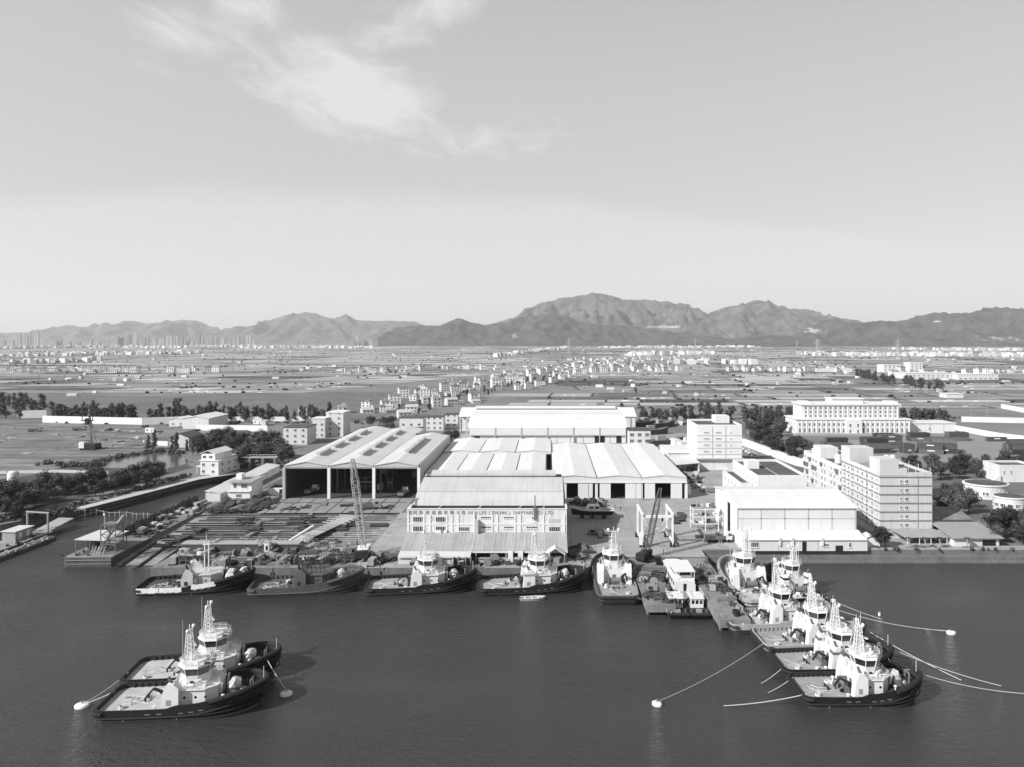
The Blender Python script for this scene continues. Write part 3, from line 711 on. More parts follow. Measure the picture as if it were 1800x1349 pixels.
for k in range(4):
    x = k * BW; L_ = ends[min(k, 2)]
    MB().box(x - 0.55, x + 0.55, -0.3, 0.9, 0, 12.0).build('front_column', M_WHITE if k else M_COL, shed)
    if k in (1, 2):
        for j in range(1, 9):
            MB().box(x - 0.35, x + 0.35, j * 11, j * 11 + 0.7, 0, 12.4).build('column', mat('shaded_inner_column', .10, .8, .2, .3), shed)  # column tone darkened to paint the shade inside the shed
MB().box(-0.25, -.1, 0.9, 113, 0, 12.9).build('side_wall', M_PANEL, shed); MB().box(-.095, 0.0, 0.9, 113, 0, 12.9).build('shade_lining', M_INNER_SHADE, shed)  # dark inner skin painted as shade on the left wall
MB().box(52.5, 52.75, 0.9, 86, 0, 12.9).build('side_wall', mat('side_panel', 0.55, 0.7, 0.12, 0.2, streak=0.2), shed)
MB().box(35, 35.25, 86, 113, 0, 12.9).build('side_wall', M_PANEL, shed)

MB().box(.3, 52.3, .95, 85, .012, .03).build('shade_floor', M_INNER_SHADE, shed); MB().box(.3, 34.8, 85.01, 112, .012, .03).build('shade_floor', M_INNER_SHADE, shed)  # dark sheets over the concrete, standing in for shade under the roof
# the low white halls in the middle
def hall(name, label, x, y, bays, wd, L_, ze, zr, m, doors=None, fz=None):
    o = thing(name, label, 'hall', (x, y, 3))
    for k in range(bays):
        bay_roof(o, k * wd + .22, (k + 1) * wd - .22, 0, L_, ze, zr, m)
        gable_fill(o, k * wd + .05, (k + 1) * wd - .05, -.1, .25, fz or ze - 1.4, ze - .35, zr - .35, M_PANEL)
        MB().box(k * wd - .3, k * wd + .3, 0, L_, ze - .6, ze - .32).build('valley_gutter', M_DARK, o)
    W = bays * wd; MB().box(.1, W - .1, .4, L_ - .3, .012, .03).build('shade_floor', M_INNER_SHADE, o)  # dark sheet paints the hall's inner shade on the ground
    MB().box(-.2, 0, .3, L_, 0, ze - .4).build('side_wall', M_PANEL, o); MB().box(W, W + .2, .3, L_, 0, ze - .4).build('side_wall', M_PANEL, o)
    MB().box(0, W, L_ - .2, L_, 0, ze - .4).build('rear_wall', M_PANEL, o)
    return o
hb = hall('assembly_hall', 'wide white three-bay hall with tall sliding doors onto the yard', 1.4, 277, 3, 17.5, 86, 8.5, 9.35, M_ROOF2, fz=6.7)
MB().box(0, 52.5, -.25, .3, 6.1, 6.75).build('door_rail', M_WHITE, hb)
# door leaves: x ranges (photo) in front wall; gaps stay open
def leaf(px0, px1, y=0.0, mm=None):
    a = (px0 - CX) * 277 / F - 1.4; b_ = (px1 - CX) * 277 / F - 1.4
    MB().box(a + .03, b_ - .03, y, y + .15, 0.05, 6.1).build('sliding_door', mm or M_DOORP, hb)
for a, b_ in ((975, 996), (1016, 1034.5), (1035, 1042), (1054, 1073.5), (1099, 1117.5), (1118, 1127.5), (1133, 1151.5), (1179, 1199)): leaf(a, b_, 0.0)
for px in (970.4, 1048.5, 1127.5, 1206.5):
    x = (px - CX) * 277 / F - 1.4; MB().box(x - .5, x + .5, 0.16, .9, 0, 6.3).build('column', M_WHITE, hb)
for i in range(1, 3):
    for j in range(1, 6): MB().box(i * 17.5 - .3, i * 17.5 + .3, j * 14, j * 14 + .6, 0, 8).build('column', M_COL, hb)
hc = hall('fabrication_hall', 'pale four-bay hall tucked behind the signed office block', -49.8, 288, 4, 12.2, 47, 8.2, 8.8, M_ROOF2)
hd = hall('fabrication_hall', 'pale three-bay hall in the second row beside the open sheds', -49.5, 336, 3, 17.0, 41, 9.2, 10.0, M_ROOF2)

# long rear warehouse, two stepped ranges
rw = thing('long_warehouse', 'long white warehouse with panelled clerestory behind the low halls', 'warehouse', (-47.3, 426, 3))
W = 93.5
MB().box(0, W, 0.2, 34, 0, 8.0).build('wall', M_DOORP, rw)
MB().exx([(-.6, 9.2), (2.2, 13.0), (14, 15.5), (34, 15.5), (34, 8), (-.2, 8)], -.6, W + .6).build('roof', M_ROOF2, rw)
for k in range(6):
    a, b_ = k * W / 6 + .35, (k + 1) * W / 6 - .35
    MB().box(a, b_, -.75, -.62, 4.9, 9.0).build('wall_panel', M_PANEL, rw)
    MB().box(b_ + .1, b_ + .6, -1.0, -.2, 0, 9.4).build('pilaster', M_FASCIA, rw)
MB().box(0, W, -.85, -.2, 4.4, 4.85).build('sill_beam', M_FASCIA, rw)
for a, b_ in ((3, 6), (75, 81), (88, 91)): MB().box(a, b_, .02, .19, 0, 4.2).build('door', M_BLACK, rw)
for a in (11, 22.5, 31, 42, 52, 60, 68, 84): MB().box(a, a + .35, .04, .19, 0, 4.3).build('door_post', M_FASCIA, rw)
rb = thing('gantry_warehouse', 'tall white warehouse with long ridge strip, rearmost in the yard', 'warehouse', (-58.5, 470, 3))
W = 116
MB().box(0, W, 12, 34, 0, 11).box(10, W, 0, 12, 0, 11).build('wall', M_DOORP, rb)
MB().exx([(-.6, 10.8), (16, 15.2), (33, 10.8), (33, 11.1), (16, 15.6), (-.6, 11.2)][::-1], -.8, W + .8).build('roof', M_ROOF2, rb)
MB().exx([(11, 15.2), (22, 15.2), (22, 16.0), (16.5, 16.6), (11, 16.0)], 9, W - 12).build('ridge_vent', M_ROOF2, rb)
for k in range(13): MB().box(4 + k * 9, 5.2 + k * 9, -.3, -.02, 0, 10.7).build('pilaster', M_FASCIA, rb)
MB().box(-.2, 1, -.4, 11.9, 9.4, 10.7).box(-.2, .8, -.4, .6, 0, 9.4).build('side_frame', M_FASCIA, rb)
an = thing('annex', 'small two-storey annex with barred windows at the right end of the warehouse', 'building', (47.3, 420, 3))
MB().box(0, 13, 0, 12, 0, 8).build('wall', M_WALL, an); MB().box(-.2, 13.2, -.2, 12.2, 8.003, 8.5).box(4, 12, 3, 11, 8.503, 8.9).build('roof', M_DARKROOF, an)
for r in (1.0, 4.7):
    for x in (2, 6.5, 11): window(an, x, 0, r, 2.4, 2.0, 4)

# office block with the sign
of = thing('shipyard_office', 'two-storey office hall with lettered sign, stepped roof and lean-to', 'office', (-41.5, 209, 3))
OW = 46.9
OL = 58
MB().box(0, OW, 0, 0.4, 0, 12.1).build('facade', M_WALL, of)
MB().box(0, .35, .4, OL, 0, 11.6).build('side_wall', M_WALL, of); MB().box(OW - .35, OW, .4, OL, 0, 11.6).build('side_wall', M_WALL, of)
MB().box(.35, OW - .35, OL - .35, OL, 0, 11.6).build('rear_wall', M_WALL, of)
MB().box(.36, OW - .36, .41, 7.4, 11.2, 11.45).build('gutter_roof', M_DARK, of)
for (x0, x1, y0, y1) in ((-.15, OW + .15, -.15, .55), (-.15, .5, .56, 6.4), (OW - .5, OW + .15, .56, 6.4)): MB().box(x0, x1, y0, y1, 12.103, 12.25).build('coping', M_WHITE, of)
for x in (9, 21, 33, 40): MB().bar((x - .4, .6, 12.0), (x + .5, 6.4, 11.7), .2).build('brace', M_WHITE, of)
# main roof in sheets: steep apron, middle slope, raised monitor
secs = [[(6.6, 11.6), (7.2, 13.0), (11.3, 14.7), (11.3, 14.3), (7.4, 12.6), (7.0, 11.6)], [(11.9, 14.85), (24.5, 17.0), (24.5, 16.6), (11.9, 14.45)],
        [(44, 14.0), (30.2, 16.6), (30.2, 16.2), (44, 13.6)], [(44.02, 14.0), (57.8, 11.6), (57.8, 11.2), (44.02, 13.6)]]
M_OROOF = mat('office_roof_sheet', 0.57, 0.65, 0.10, 0.09, rib=0.32, run=0.14)
for s in secs:
    for k in range(4): MB().exx([(y, z) for y, z in s][::-1], .8 + k * 11.33 + .015, .8 + (k + 1) * 11.33 - .015).build('roof_sheet', M_OROOF, of)
MB().box(1.0, OW - 1.0, 11.25, 11.95, 14.15, 14.45).build('flashing', M_DARK, of); MB().box(1.0, OW - 1.0, 23.9, 24.5, 17.0, 17.12).build('flashing', M_DARK, of)
MB().exx([(24.52, 17.0), (24.52, 17.9), (27.3, 18.6), (30.15, 17.9), (30.15, 16.6), (27.3, 17.2)][::-1], 3, OW - 3).build('ridge_vent', M_OROOF, of)
MB().exx([(7.0, 11.5), (11.4, 14.3), (24.6, 16.6), (27.5, 17.3), (30, 16.5), (44, 13.8), (57.6, 11.4)], OW - 1.1, OW - .8).build('gable_wall', M_WALL, of)
MB().exx([(7.0, 11.5), (11.4, 14.3), (24.6, 16.6), (27.5, 17.3), (30, 16.5), (44, 13.8), (57.6, 11.4)], .8, 1.1).build('gable_wall', M_WALL, of)
for zx in (75, 240, 305, 480, 535, 600, 775, 960, 1015, 1200, 1255, 1500, 1720):
    x = (705 + zx / 6 - CX) * 209 / F + 41.5
    if 0 < x < OW: MB().box(x - .28, x + .28, -.16, -.004, 5.0, 10.5).build('pilaster', M_WHITE, of)
MB().box(0, OW, -.14, -.006, 7.55, 7.95).build('floor_band', M_WHITE, of)
def ox(zx): return (705 + zx / 6 - CX) * 209 / F + 41.5
M_DIM = mat('dusty_glass', 0.10, 0.25, 0.4, 0.8)
for zx, zw, z, h, n in ((183, 115, 8.3, 1.6, 5), (422, 115, 8.3, 1.6, 5), (898, 115, 9.3, .65, 5), (1138, 115, 9.3, .65, 5), (1405, 52, 8.3, 1.6, 3), (320, 26, 9.2, .7, 1),
                        (183, 115, 5.5, 1.65, 5), (422, 115, 5.6, 1.5, 5), (662, 115, 5.6, 1.3, 5), (898, 115, 6.4, .7, 5), (1138, 115, 6.4, .7, 5), (1378, 115, 6.4, .7, 5), (1618, 115, 5.5, 1.5, 5)):
    window(of, ox(zx), 0, z, zw / 6 * 209 / F, h, n, glass=M_DIM if zx in (662, 1405, 1138) else None)
for zx in (1138, 1378, 1618, 898): MB().box(ox(zx) - 1.7, ox(zx) + 1.7, -.05, -.004, 8.0, 9.2).build('blanked_window', M_FASCIA if zx == 1618 else M_WHITE, of)
for zx in (380, 410, 470): MB().box(ox(zx) - .4, ox(zx) + .4, -.65, -.12, 5.25, 6.0).build('air_conditioner', M_WHITE2, of)
MB().box(ox(778), ox(818), -1.4, -.17, 4.5, 9.2).build('service_shaft', M_FASCIA, of)
MB().tube((ox(776), -.3, 5), (ox(776), -.3, 11.4), .09).build('drain_pipe', M_WHITE, of)
MB().bar((ox(1412), .8, 11.4), (ox(1412), .8, 16.0), .3).box(ox(1412) - .35, ox(1412) + .35, -.5, 1.2, 9.0, 12.9).build('exhaust_stack', M_STEEL, of)
# the sign, letter by letter
M_SIGN = mat('sign_letter', 0.32, 0.6, 0.1, 1)
def letter(ch, x, z, size, m):
    cu = bpy.data.curves.new('sign_letter', 'FONT'); cu.body = ch; cu.size = size; cu.extrude = 0.04; cu.align_x = 'CENTER'; cu.resolution_u = 3
    t_ = bpy.data.objects.new('letter_shape', cu); COL.objects.link(t_); dg = bpy.context.evaluated_depsgraph_get(); dg.update()
    me = bpy.data.meshes.new_from_object(t_.evaluated_get(dg)); bpy.data.objects.remove(t_); me.materials.clear(); me.materials.append(m)
    o = put('sign_letter', me, of, (x, -.06, z)); o.rotation_euler = (math.pi / 2, 0, 0)
for ch, zx in zip('显利珠海造船有限公司', (95, 145, 208, 275, 343, 408, 470, 538, 604, 655)): letter(ch, ox(zx), 10.7, 1.2, M_SIGN)
for ch, zx in zip('HINLEE(ZHUHAI)SHIPYARDCOLTD', (722, 750, 787, 833, 860, 888, 928, 968, 1000, 1030, 1058, 1085, 1110, 1145, 1190, 1222, 1248, 1272, 1300, 1332, 1362, 1392, 1445, 1472, 1525, 1556, 1585)): letter(ch, ox(zx), 10.65, 1.35, M_SIGN)
# lean-to: ribbed sheets
for k in range(16):
    x0, x1 = k * OW / 16, (k + 1) * OW / 16
    b = MB(); b.add([(x0 + .03, -.05, 5.35), (x1 - .03, -.05, 5.35), (x1 - .03, -10.2, 2.95), (x0 + .03, -10.2, 2.95), (x0 + .03, -.05, 5.25), (x1 - .03, -.05, 5.25), (x1 - .03, -10.2, 2.85), (x0 + .03, -10.2, 2.85)], [(3, 2, 1, 0), (4, 5, 6, 7), (0, 1, 5, 4), (2, 3, 7, 6), (1, 2, 6, 5), (3, 0, 4, 7)])
    for j in range(4):
        x = x0 + .35 + j * .72; b.bar((x, -.06, 5.37), (x, -10.2, 2.97), .08, .06)
    b.build('lean_to_sheet', mat('lean_to_roof', .44, .7, .14, .2, rib=.32, run=.2, rand=.06), of)
MB().box(0, OW, -10.15, -9.95, 2.3, 2.84).build('eave_beam', M_WHITE, of)
for k in range(12): MB().box(k * 4.2 + .1, k * 4.2 + .35, -10.0, -9.75, 0, 2.3).build('post', M_COL, of)
MB().box(.2, OW, -6.2, -6.0, 0, 3.6).build('inner_wall', M_INNER_SHADE, of)
MB().add([(0, -10.2, 2.7), (20, -10.2, 2.7), (20, -13.2, 2.2), (0, -13.2, 2.2)], [(3, 2, 1, 0)]).box(0, 20, -13.2, -13.0, 1.8, 2.2).box(0, 20, -12.6, -12.4, 0, 1.8).build('low_canopy', M_ROOF, of)
MB().box(30.2, 31.6, -10.6, -10.2, 0, 2.9).build('locker', M_WHITE, of); MB().box(33.0, 34.4, -10.6, -10.2, 0, 2.9).build('locker', M_WHITE, of)
MB().box(21, 45, -10.4, -9.2, 0, 0.8).build('plinth', M_CONC, of)
MB().exy([(40.6, 2.7), (43.4, 4.6), (46.2, 2.7), (46.2, 2.5), (43.4, 4.4), (40.6, 2.5)], -13.4, -9.9).build('porch_roof', M_ROOF2, of)
for x in (40.9, 45.9): MB().box(x - .1, x + .1, -13.2, -13.0, 0, 2.5).build('post', M_COL, of)

# right-hand hall with long panel wall
fh = thing('paint_hall', 'white hall with panelled wall and low lean-to on the right-hand quay', 'hall', (57, 214, 3))
FW = 35.5; FL = 29
MB().box(0, FW, .1, .4, 0, 11.6).box(FW - .3, FW, .4, FL, 0, 11.6).box(0, FW - .3, FL - .3, FL, 0, 11.6).build('wall', M_PANEL, fh)
MB().box(0, .3, .4, 9, 0, 11.6).box(0, .3, 13, FL - .3, 0, 11.6).box(0, .3, 9, 13, 10.5, 11.6).build('gable_wall', M_DOORP, fh)
MB().box(.35, .6, 6, 9.4, 0, 10.4).build('sliding_door', M_FASCIA, fh)
for k in range(5):
    for r in range(2):
        x0, x1 = k * FW / 5 + .22, (k + 1) * FW / 5 - .22; z0 = 4.6 + r * 3.45
        MB().box(x0, x1, -.03, .098, z0 + .15, z0 + 3.3).build('wall_panel', M_PANEL, fh)
for k in range(6): MB().box(k * FW / 5 - .2, k * FW / 5 + .2, -.0, .099, 4.4, 11.4).build('pilaster', M_FASCIA, fh)
MB().box(.25, FW - .25, .0, .097, 7.93, 8.2).build('floor_band', M_FASCIA, fh)
for s in ([(-.5, 11.5), (7, 12.9), (7, 12.6), (-.5, 11.2)], [(7.03, 12.9), (14.5, 13.9), (14.5, 13.6), (7.03, 12.6)], [(14.53, 13.9), (29.4, 11.7), (29.4, 11.4), (14.53, 13.6)]):
    for k in range(4): MB().exx([(y, z) for y, z in s][::-1], -.4 + k * 9.08 + .015, -.4 + (k + 1) * 9.08 - .015).build('roof_sheet', M_ROOF2, fh)
MB().exx([(.4, 11.6), (14.5, 13.55), (28.6, 11.6)], .02, .28).build('gable', M_DOORP, fh); MB().exx([(.4, 11.6), (14.5, 13.55), (28.6, 11.6)], FW - .28, FW - .02).build('gable', M_DOORP, fh)
LW = 36.5
MB().box(0, LW, -5.6, -5.3, 0, 3.3).box(0, .3, -5.3, -.02, 0, 3.6).box(LW - .3, LW, -5.3, .05, 0, 3.6).build('lean_to_wall', M_PANEL, fh)
for k in range(6): MB().add([(k * 6.08 - .2, .05, 4.7), (k * 6.08 + 5.85, .05, 4.7), (k * 6.08 + 5.85, -6.0, 3.35), (k * 6.08 - .2, -6.0, 3.35), (k * 6.08 - .2, .05, 4.55), (k * 6.08 + 5.85, .05, 4.55), (k * 6.08 + 5.85, -6.0, 3.2), (k * 6.08 - .2, -6.0, 3.2)], [(3, 2, 1, 0), (4, 5, 6, 7), (0, 1, 5, 4), (2, 3, 7, 6), (1, 2, 6, 5), (3, 0, 4, 7)]).build('lean_to_sheet', M_ROOF2, fh)
def fx(zx): return (1180 + zx / 2.903 - CX) * 208.4 / F - 57
window(fh, fx(426), -5.6, 1.1, 2.3, 1.5, 4); window(fh, fx(912), -5.6, 1.0, .9, 1.5, 2); window(fh, fx(790), -5.6, 1.2, 1.6, 1.0, 3, glass=M_DIM)
MB().box(fx(668), fx(690), -5.64, -5.604, 0, 2.7).build('door', M_BLACK, fh); MB().box(fx(838), fx(876), -5.64, -5.604, 0, 1.6).build('door', M_DARK, fh)
for zx in (553, 618, 770): MB().box(fx(zx) - .3, fx(zx) + .3, -6.0, -5.605, 1.6, 4.0).build('vent_duct', M_WHITE, fh)
for zx in (545, 748): MB().box(fx(zx) - .08, fx(zx) + .08, -5.66, -5.604, 0, 3.2).build('pilaster', M_FASCIA, fh)

# ------------------------------------------------------------------ taller blocks on the right
def block(name, label, x0, x1, y0, y1, z1, cat='building', wm=None, parapet=1.0, rm=None):
    o = thing(name, label, cat, (x0, y0, 3)); W, D, H = x1 - x0, y1 - y0, z1 - 3
    MB().box(0, W, 0, D, 0, H).build('wall', wm or M_WALL, o)
    MB().box(.3, W - .3, .3, D - .3, H + .003, H + .06).build('roof', rm or M_DARKROOF, o)
    b = MB()
    for q in ((0, W, 0, .25), (0, W, D - .25, D), (0, .25, .26, D - .26), (W - .25, W, .26, D - .26)): b.box(*q, H + .004, H + parapet)
    b.build('parapet', wm or M_WALL, o)
    return o, W, D, H
M_BAND = mat('storey_band', 0.24, 0.8, 0.15, 0.4)
M_PALEWALL = mat('pale_wall', 0.62, 0.85, 0.10, 0.2, streak=0.2)
# seven-storey dormitory
e, W, D, H = block('dormitory_block', 'seven-storey pale dormitory with dark storey bands by the river', 103.5, 119.8, 222, 251, 22.5, wm=M_PALEWALL)
for f in range(1, 8):
    z = f * 2.72
    MB().box(-.18, W + .18, -.18, -.004, z - .16, z + .16).build('storey_band', M_BAND, e)
    MB().box(-.18, -.004, -.003, D, z - .16, z + .16).build('storey_band', M_BAND, e)
for f in range(6):
    z = f * 2.72 + 3.45
    window(e, 6.6, 0, z, .8, 1.1, 2); window(e, 8.3, 0, z, 1.1, 1.1, 2)
    for i in range(8): window(e, 0, 1.6 + i * 3.55, z, 1.3 if i else .9, 1.35, 2, -math.pi / 2)
    window(e, 0, 2.9, z, .6, .9, 1, -math.pi / 2)
MB().box(-.1, 5.8, -.1, 7, H + .01, H + 5.0).box(5.81, 8.4, -.1, 4, H + .01, H + 2.2).build('stair_tower', M_PALEWALL, e)
MB().box(-.1, 8, D - 7, D + .1, H + .01, H + 5.2).build('stair_tower', M_PALEWALL, e)
for k in range(7): MB().bar((.8, 9 + k * 1.5, H + .4), (6.0, 8.6 + k * 1.5, H + 1.9), .9, .12).build('solar_panel', M_GREY, e)
for x in (9.2, 11.2): MB().lathe([(0, 0), (1.0, 0), (1.0, 3.6), (.3, 4.0), (0, 4.0)], (x, 15, H + .07), 12).build('water_tank', M_WHITE, e)
MB().box(8.6, 12.4, 13, 17, H + .062, H + .5).build('tank_base', M_CONC, e)
for x in (9, 11.3, 13.6, 15.9): MB().box(x - .06, x + .06, .3, .42, H + .9, H + 2.4).build('vent_pipe', M_WHITE, e)
for y in (8, 14, 20, 26): MB().box(W - .2, W - .08, y, y + .12, H + .9, H + 2.2).build('vent_pipe', M_WHITE, e)
MB().add([(3.0, -.3, 2.9), (W + .6, -.3, 2.9), (W + 1.6, -7.5, 2.3), (4.2, -7.5, 2.3), (3.0, -.3, 2.75), (W + .6, -.3, 2.75), (W + 1.6, -7.5, 2.15), (4.2, -7.5, 2.15)], [(3, 2, 1, 0), (4, 5, 6, 7), (0, 1, 5, 4), (2, 3, 7, 6), (1, 2, 6, 5), (3, 0, 4, 7)]).build('canopy', mat('canopy_grey', .36, .8, .15, .3), e)
for x in (4.8, 8.5, 12, 16.8): MB().box(x, x + .15, -7.3, -7.15, 0, 2.2).build('canopy_post', M_WHITE, e)
acm = MB().box(-.55, -.02, -.4, .4, 0, .6).mesh('air_conditioner', M_WHITE2)
for f in range(6):
    for i in range(8):
        if R.random() < .6: put('air_conditioner', acm, e, (0, 2.9 + i * 3.4, f * 2.72 + 3.0))
MB().bar((-.1, 9.2, 2), (-.1, 9.2, H), .12).build('drain_pipe', M_GREY, e); MB().bar((-.1, 20.5, 2), (-.1, 20.5, H), .12).build('drain_pipe', M_GREY, e); MB().bar((11.8, -.1, 2.8), (11.8, -.1, H), .12).build('drain_pipe', M_GREY, e)
# long older block behind it
f_, W, D, H = block('long_flats_block', 'long five-storey older flats with cluttered facade behind the dormitory', 108.5, 124, 256, 302, 17.0, wm=M_WALL)
for s in range(5):
    for i in range(15): window(f_, 0, 1.6 + i * 3.05, .8 + s * 2.75, 1.7 if i % 3 else 1.0, 1.6, 3, -math.pi / 2, glass=M_DIM if (i * 7 + s * 3) % 5 < 2 else None)
for i in range(8): MB().box(-.25, -.004, i * 6.1, i * 6.1 + .35, 0, H + .9).build('pilaster', M_WALL, f_)
for s in range(1, 5):
    MB().box(-.2, -.004, .36, D, s * 2.75 - .1, s * 2.75 + .1).build('storey_band', M_WHITE, f_)
for s in range(5):
    for i in range(15):
        if R.random() < .55: put('air_conditioner', acm, f_, (0, 3.1 + i * 3.05, .3 + s * 2.75))
        if R.random() < .3: MB().box(-.7, -.02, .8 + i * 3.05, 2.4 + i * 3.05, .7 + s * 2.75, 2.3 + s * 2.75).build('window_cage', M_STEEL, f_)
MB().box(1, 8, 30, 38, H + .07, H + 4.5).box(8.01, 11, 32, 37, H + .07, H + 2.6).build('stair_tower', M_WALL, f_)
MB().lathe([(0, 0), (1.1, 0), (1.1, 2.2), (0, 2.4)], (3, 42, H + .07), 12).build('water_tank', M_WHITE, f_)
MB().lathe([(0, 0), (1.3, 0), (1.3, 3.2), (0, 3.4)], (4, 20, H + .07), 12).build('water_tank', M_WHITE, f_)
# three-storey block with dark roof
g_, W, D, H = block('store_block', 'three-storey white store with flat dark roof behind the panelled hall', 77, 95.2, 262, 297, 14.0, wm=M_WHITE)
for s in range(3):
    for i in range(8): window(g_, 0, 2.5 + i * 4.1, 1.2 + s * 3.6, 1.2, 1.2, 2, -math.pi / 2)
MB().box(1.5, 6.0, 18, 24, H + .07, H + 3.0).build('stair_head', M_WHITE, g_)
MB().box(9, 9.4, .3, D - .3, H + .065, H + .12).build('roof_joint', M_FASCIA, g_)
g2, W, D, H = block('brick_annex', 'narrow two-storey annex on the left flank of the white store', 72.5, 76.9, 268, 296, 10.0, wm=M_WALL)
for s in range(2):
    for x in (1.2, 3.2): window(g2, x, 0, 1.2 + s * 3.4, 1.1, 1.6, 2)
    for i in range(5): window(g2, 0, 3 + i * 5, 1.2 + s * 3.4, 1.4, 1.4, 2, -math.pi / 2)
g3 = thing('rear_canopy', 'low grey shed roof behind the flat-roofed store', 'shed', (78, 305, 3))
MB().exy([(0, 6.0), (17, 6.0), (17, 6.4), (8.5, 8.0), (0, 6.4)], 0, 12).build('roof', M_FASCIA, g3); MB().box(.4, 16.6, .3, 11.7, 0, 6.0).build('wall', M_WHITE, g3)
# five-storey store
h_, W, D, H = block('storage_block', 'tall five-storey windowless-looking white block at end of the yard lane', 70.6, 92, 338, 362, 23.5, wm=M_WHITE)
for s in range(4):
    z = 8.6 + s * 3.0
    MB().box(0, W, -.12, -.004, z - 1.35, z - 1.1).build('storey_band', M_FASCIA, h_)
    for x in (4.4, 10.2): window(h_, x, 0, z, 2.6, .55, 5)
    window(h_, 16.0, 0, z, .8, .5, 1)
    for y in (4, 9, 14, 19): window(h_, 0, y, z + (0.6 if y % 2 else 0), .9, .7, 1, -math.pi / 2)
for x in (7.3, 13.6): MB().box(x - .15, x + .15, -.14, -.005, 6, H).build('pilaster', M_FASCIA, h_)
MB().box(-.5, W + .5, -1.6, -.02, 5.2, 5.7).build('canopy', M_FASCIA, h_)
MB().box(1.0, 4.6, -.08, -.006, 0, 4.6).build('door', M_DOORP, h_); MB().box(4.8, 8.4, -.08, -.006, 0, 4.6).build('door', M_DOORP, h_)
MB().box(12, 19, 14, 22, H + .07, H + 3.6).build('stair_head', M_WHITE, h_)
h2 = thing('lane_awning', 'open awning shed beside the tall white storage block', 'shed', (58.5, 330, 3))
MB().exy([(0, 3.6), (11.8, 4.6), (11.8, 4.8), (0, 3.8)], 0, 22).build('roof', M_ROOF, h2)
for y in (.3, 7, 14, 21): MB().box(.2, .45, y, y + .25, 0, 3.6).build('post', M_COL, h2)
MB().box(11.3, 11.6, 0.2, 21.8, 0, 4.5).build('rear_wall', M_WALL, h2)
h3 = thing('lane_shed', 'pale flat shed behind the awning by the yard lane', 'shed', (60, 356, 3))
MB().box(0, 18, 0, 26, 0, 5).build('wall', M_WHITE, h3); MB().box(-.4, 18.4, -.4, 26.4, 5.003, 5.4).build('roof', M_ROOF2, h3)
# columned hotel-like building
i_ = thing('columned_building', 'large white columned building with stepped upper storeys beyond the containers', 'building', (162, 464, 3))
IW = 74
MB().box(0, IW, 0, 22, 0, 9.5).build('lower_wall', M_WHITE, i_); MB().box(-.6, IW + .6, -.6, 22.6, 9.503, 10.2).build('cornice', M_WHITE, i_)
MB().box(4.5, 68, 2.5, 20, 10.203, 18.8).build('upper_wall', M_WHITE, i_); MB().box(3.6, 68.9, 1.6, 20.9, 18.803, 19.8).build('cornice', M_WHITE, i_)
MB().box(25, 45, 4, 16, 19.803, 22.6).build('penthouse', M_WHITE, i_); MB().box(24.4, 45.6, 3.4, 16.6, 22.603, 23.2).build('penthouse_roof', M_WHITE, i_)
for x in (4.5, 61.5): MB().box(x, x + 6.5, 4, 12, 19.803, 21.2).build('roof_pavilion', M_WHITE, i_)
for k in range(23):
    x = 2.0 + k * 3.18
    if 31 < x < 42: continue
    window(i_, x, 0, 1.2, 1.3, 2.9, 2); window(i_, x, 0, 5.5, 1.3, 2.0, 2)
    MB().box(x + 1.3, x + 1.75, -.35, -.005, 0, 9.4).build('pilaster', M_WHITE, i_)
MB().box(31.5, 41.8, -2.2, -.02, 0, 9.4).build('porch', M_WHITE, i_)
for x in (34, 39): window(i_, x, -2.2, 1.2, 1.3, 2.2, 2); window(i_, x, -2.2, 5.2, 1.3, 2.0, 2)
for k in range(19):
    x = 6.8 + k * 3.27
    for z in (11.0, 13.7, 16.2): window(i_, x, 2.5, z, 1.25, 1.6, 2)
    MB().box(x + 1.4, x + 1.8, 2.1, 2.49, 10.21, 18.7).build('pilaster', M_WHITE, i_)
MB().box(-3, IW + 3, -6, -.61, 0, 1.0).build('terrace', M_CONC, i_)
for s in range(2):
    for y in (4, 9, 14, 19): window(i_, 0, y, 1.2 + s * 4.2, 1.3, 2.0, 2, -math.pi / 2)
j_ = thing('flat_depot', 'long low white depot right of the columned building', 'building', (238, 470, 3))
MB().box(0, 31, 0, 16, 0, 6.4).build('wall', M_WHITE, j_); MB().box(-.4, 31.4, -.4, 16.4, 6.403, 6.9).build('roof', M_ROOF2, j_)
for x in (5, 14, 23): MB().box(x, x + .3, -.2, -.005, 0, 6.3).build('pilaster', M_FASCIA, j_)
window(j_, 14.0, 0, 2.2, 1.5, 1.5, 2)
# garden houses on the far right
def villa(name, label, x, y, rx, h):
    o = thing(name, label, 'building', (x, y, 3)); n = 28
    pl = [(rx * math.cos(2 * math.pi * k / n), rx * .8 * math.sin(2 * math.pi * k / n)) for k in range(n)]
    sc = lambda q, s: [(a * s, b * s) for a, b in q]
    MB().prism(pl, 0, h).build('wall', M_WALL, o)
    MB().prism(sc(pl, 1.06), h + .003, h + .5).build('cornice', M_WHITE, o)
    MB().prism(sc(pl, .96), h + .503, h + .56).build('roof', M_DARKROOF, o)
    for k in range(n // 2 - 1, n + 2, 2):
        t = 2 * math.pi * (k % n) / n
        if math.sin(t) < .35: window(o, rx * math.cos(t) * .995, rx * .8 * math.sin(t) * .995, 1.5, min(2.0, rx * .3), 1.3, 3, math.atan2(math.sin(t), math.cos(t)) + math.pi / 2)
    return o
p = G(1752, 880); villa('round_pavilion', 'low round pavilion with ribbon windows left of the garden trees', p[0], p[1] + 7, 8.0, 5.0)
p = G(1786, 902); villa('round_pavilion', 'nearer small round pavilion half hidden by garden trees', p[0] + 1, p[1] + 5, 5.5, 4.6)
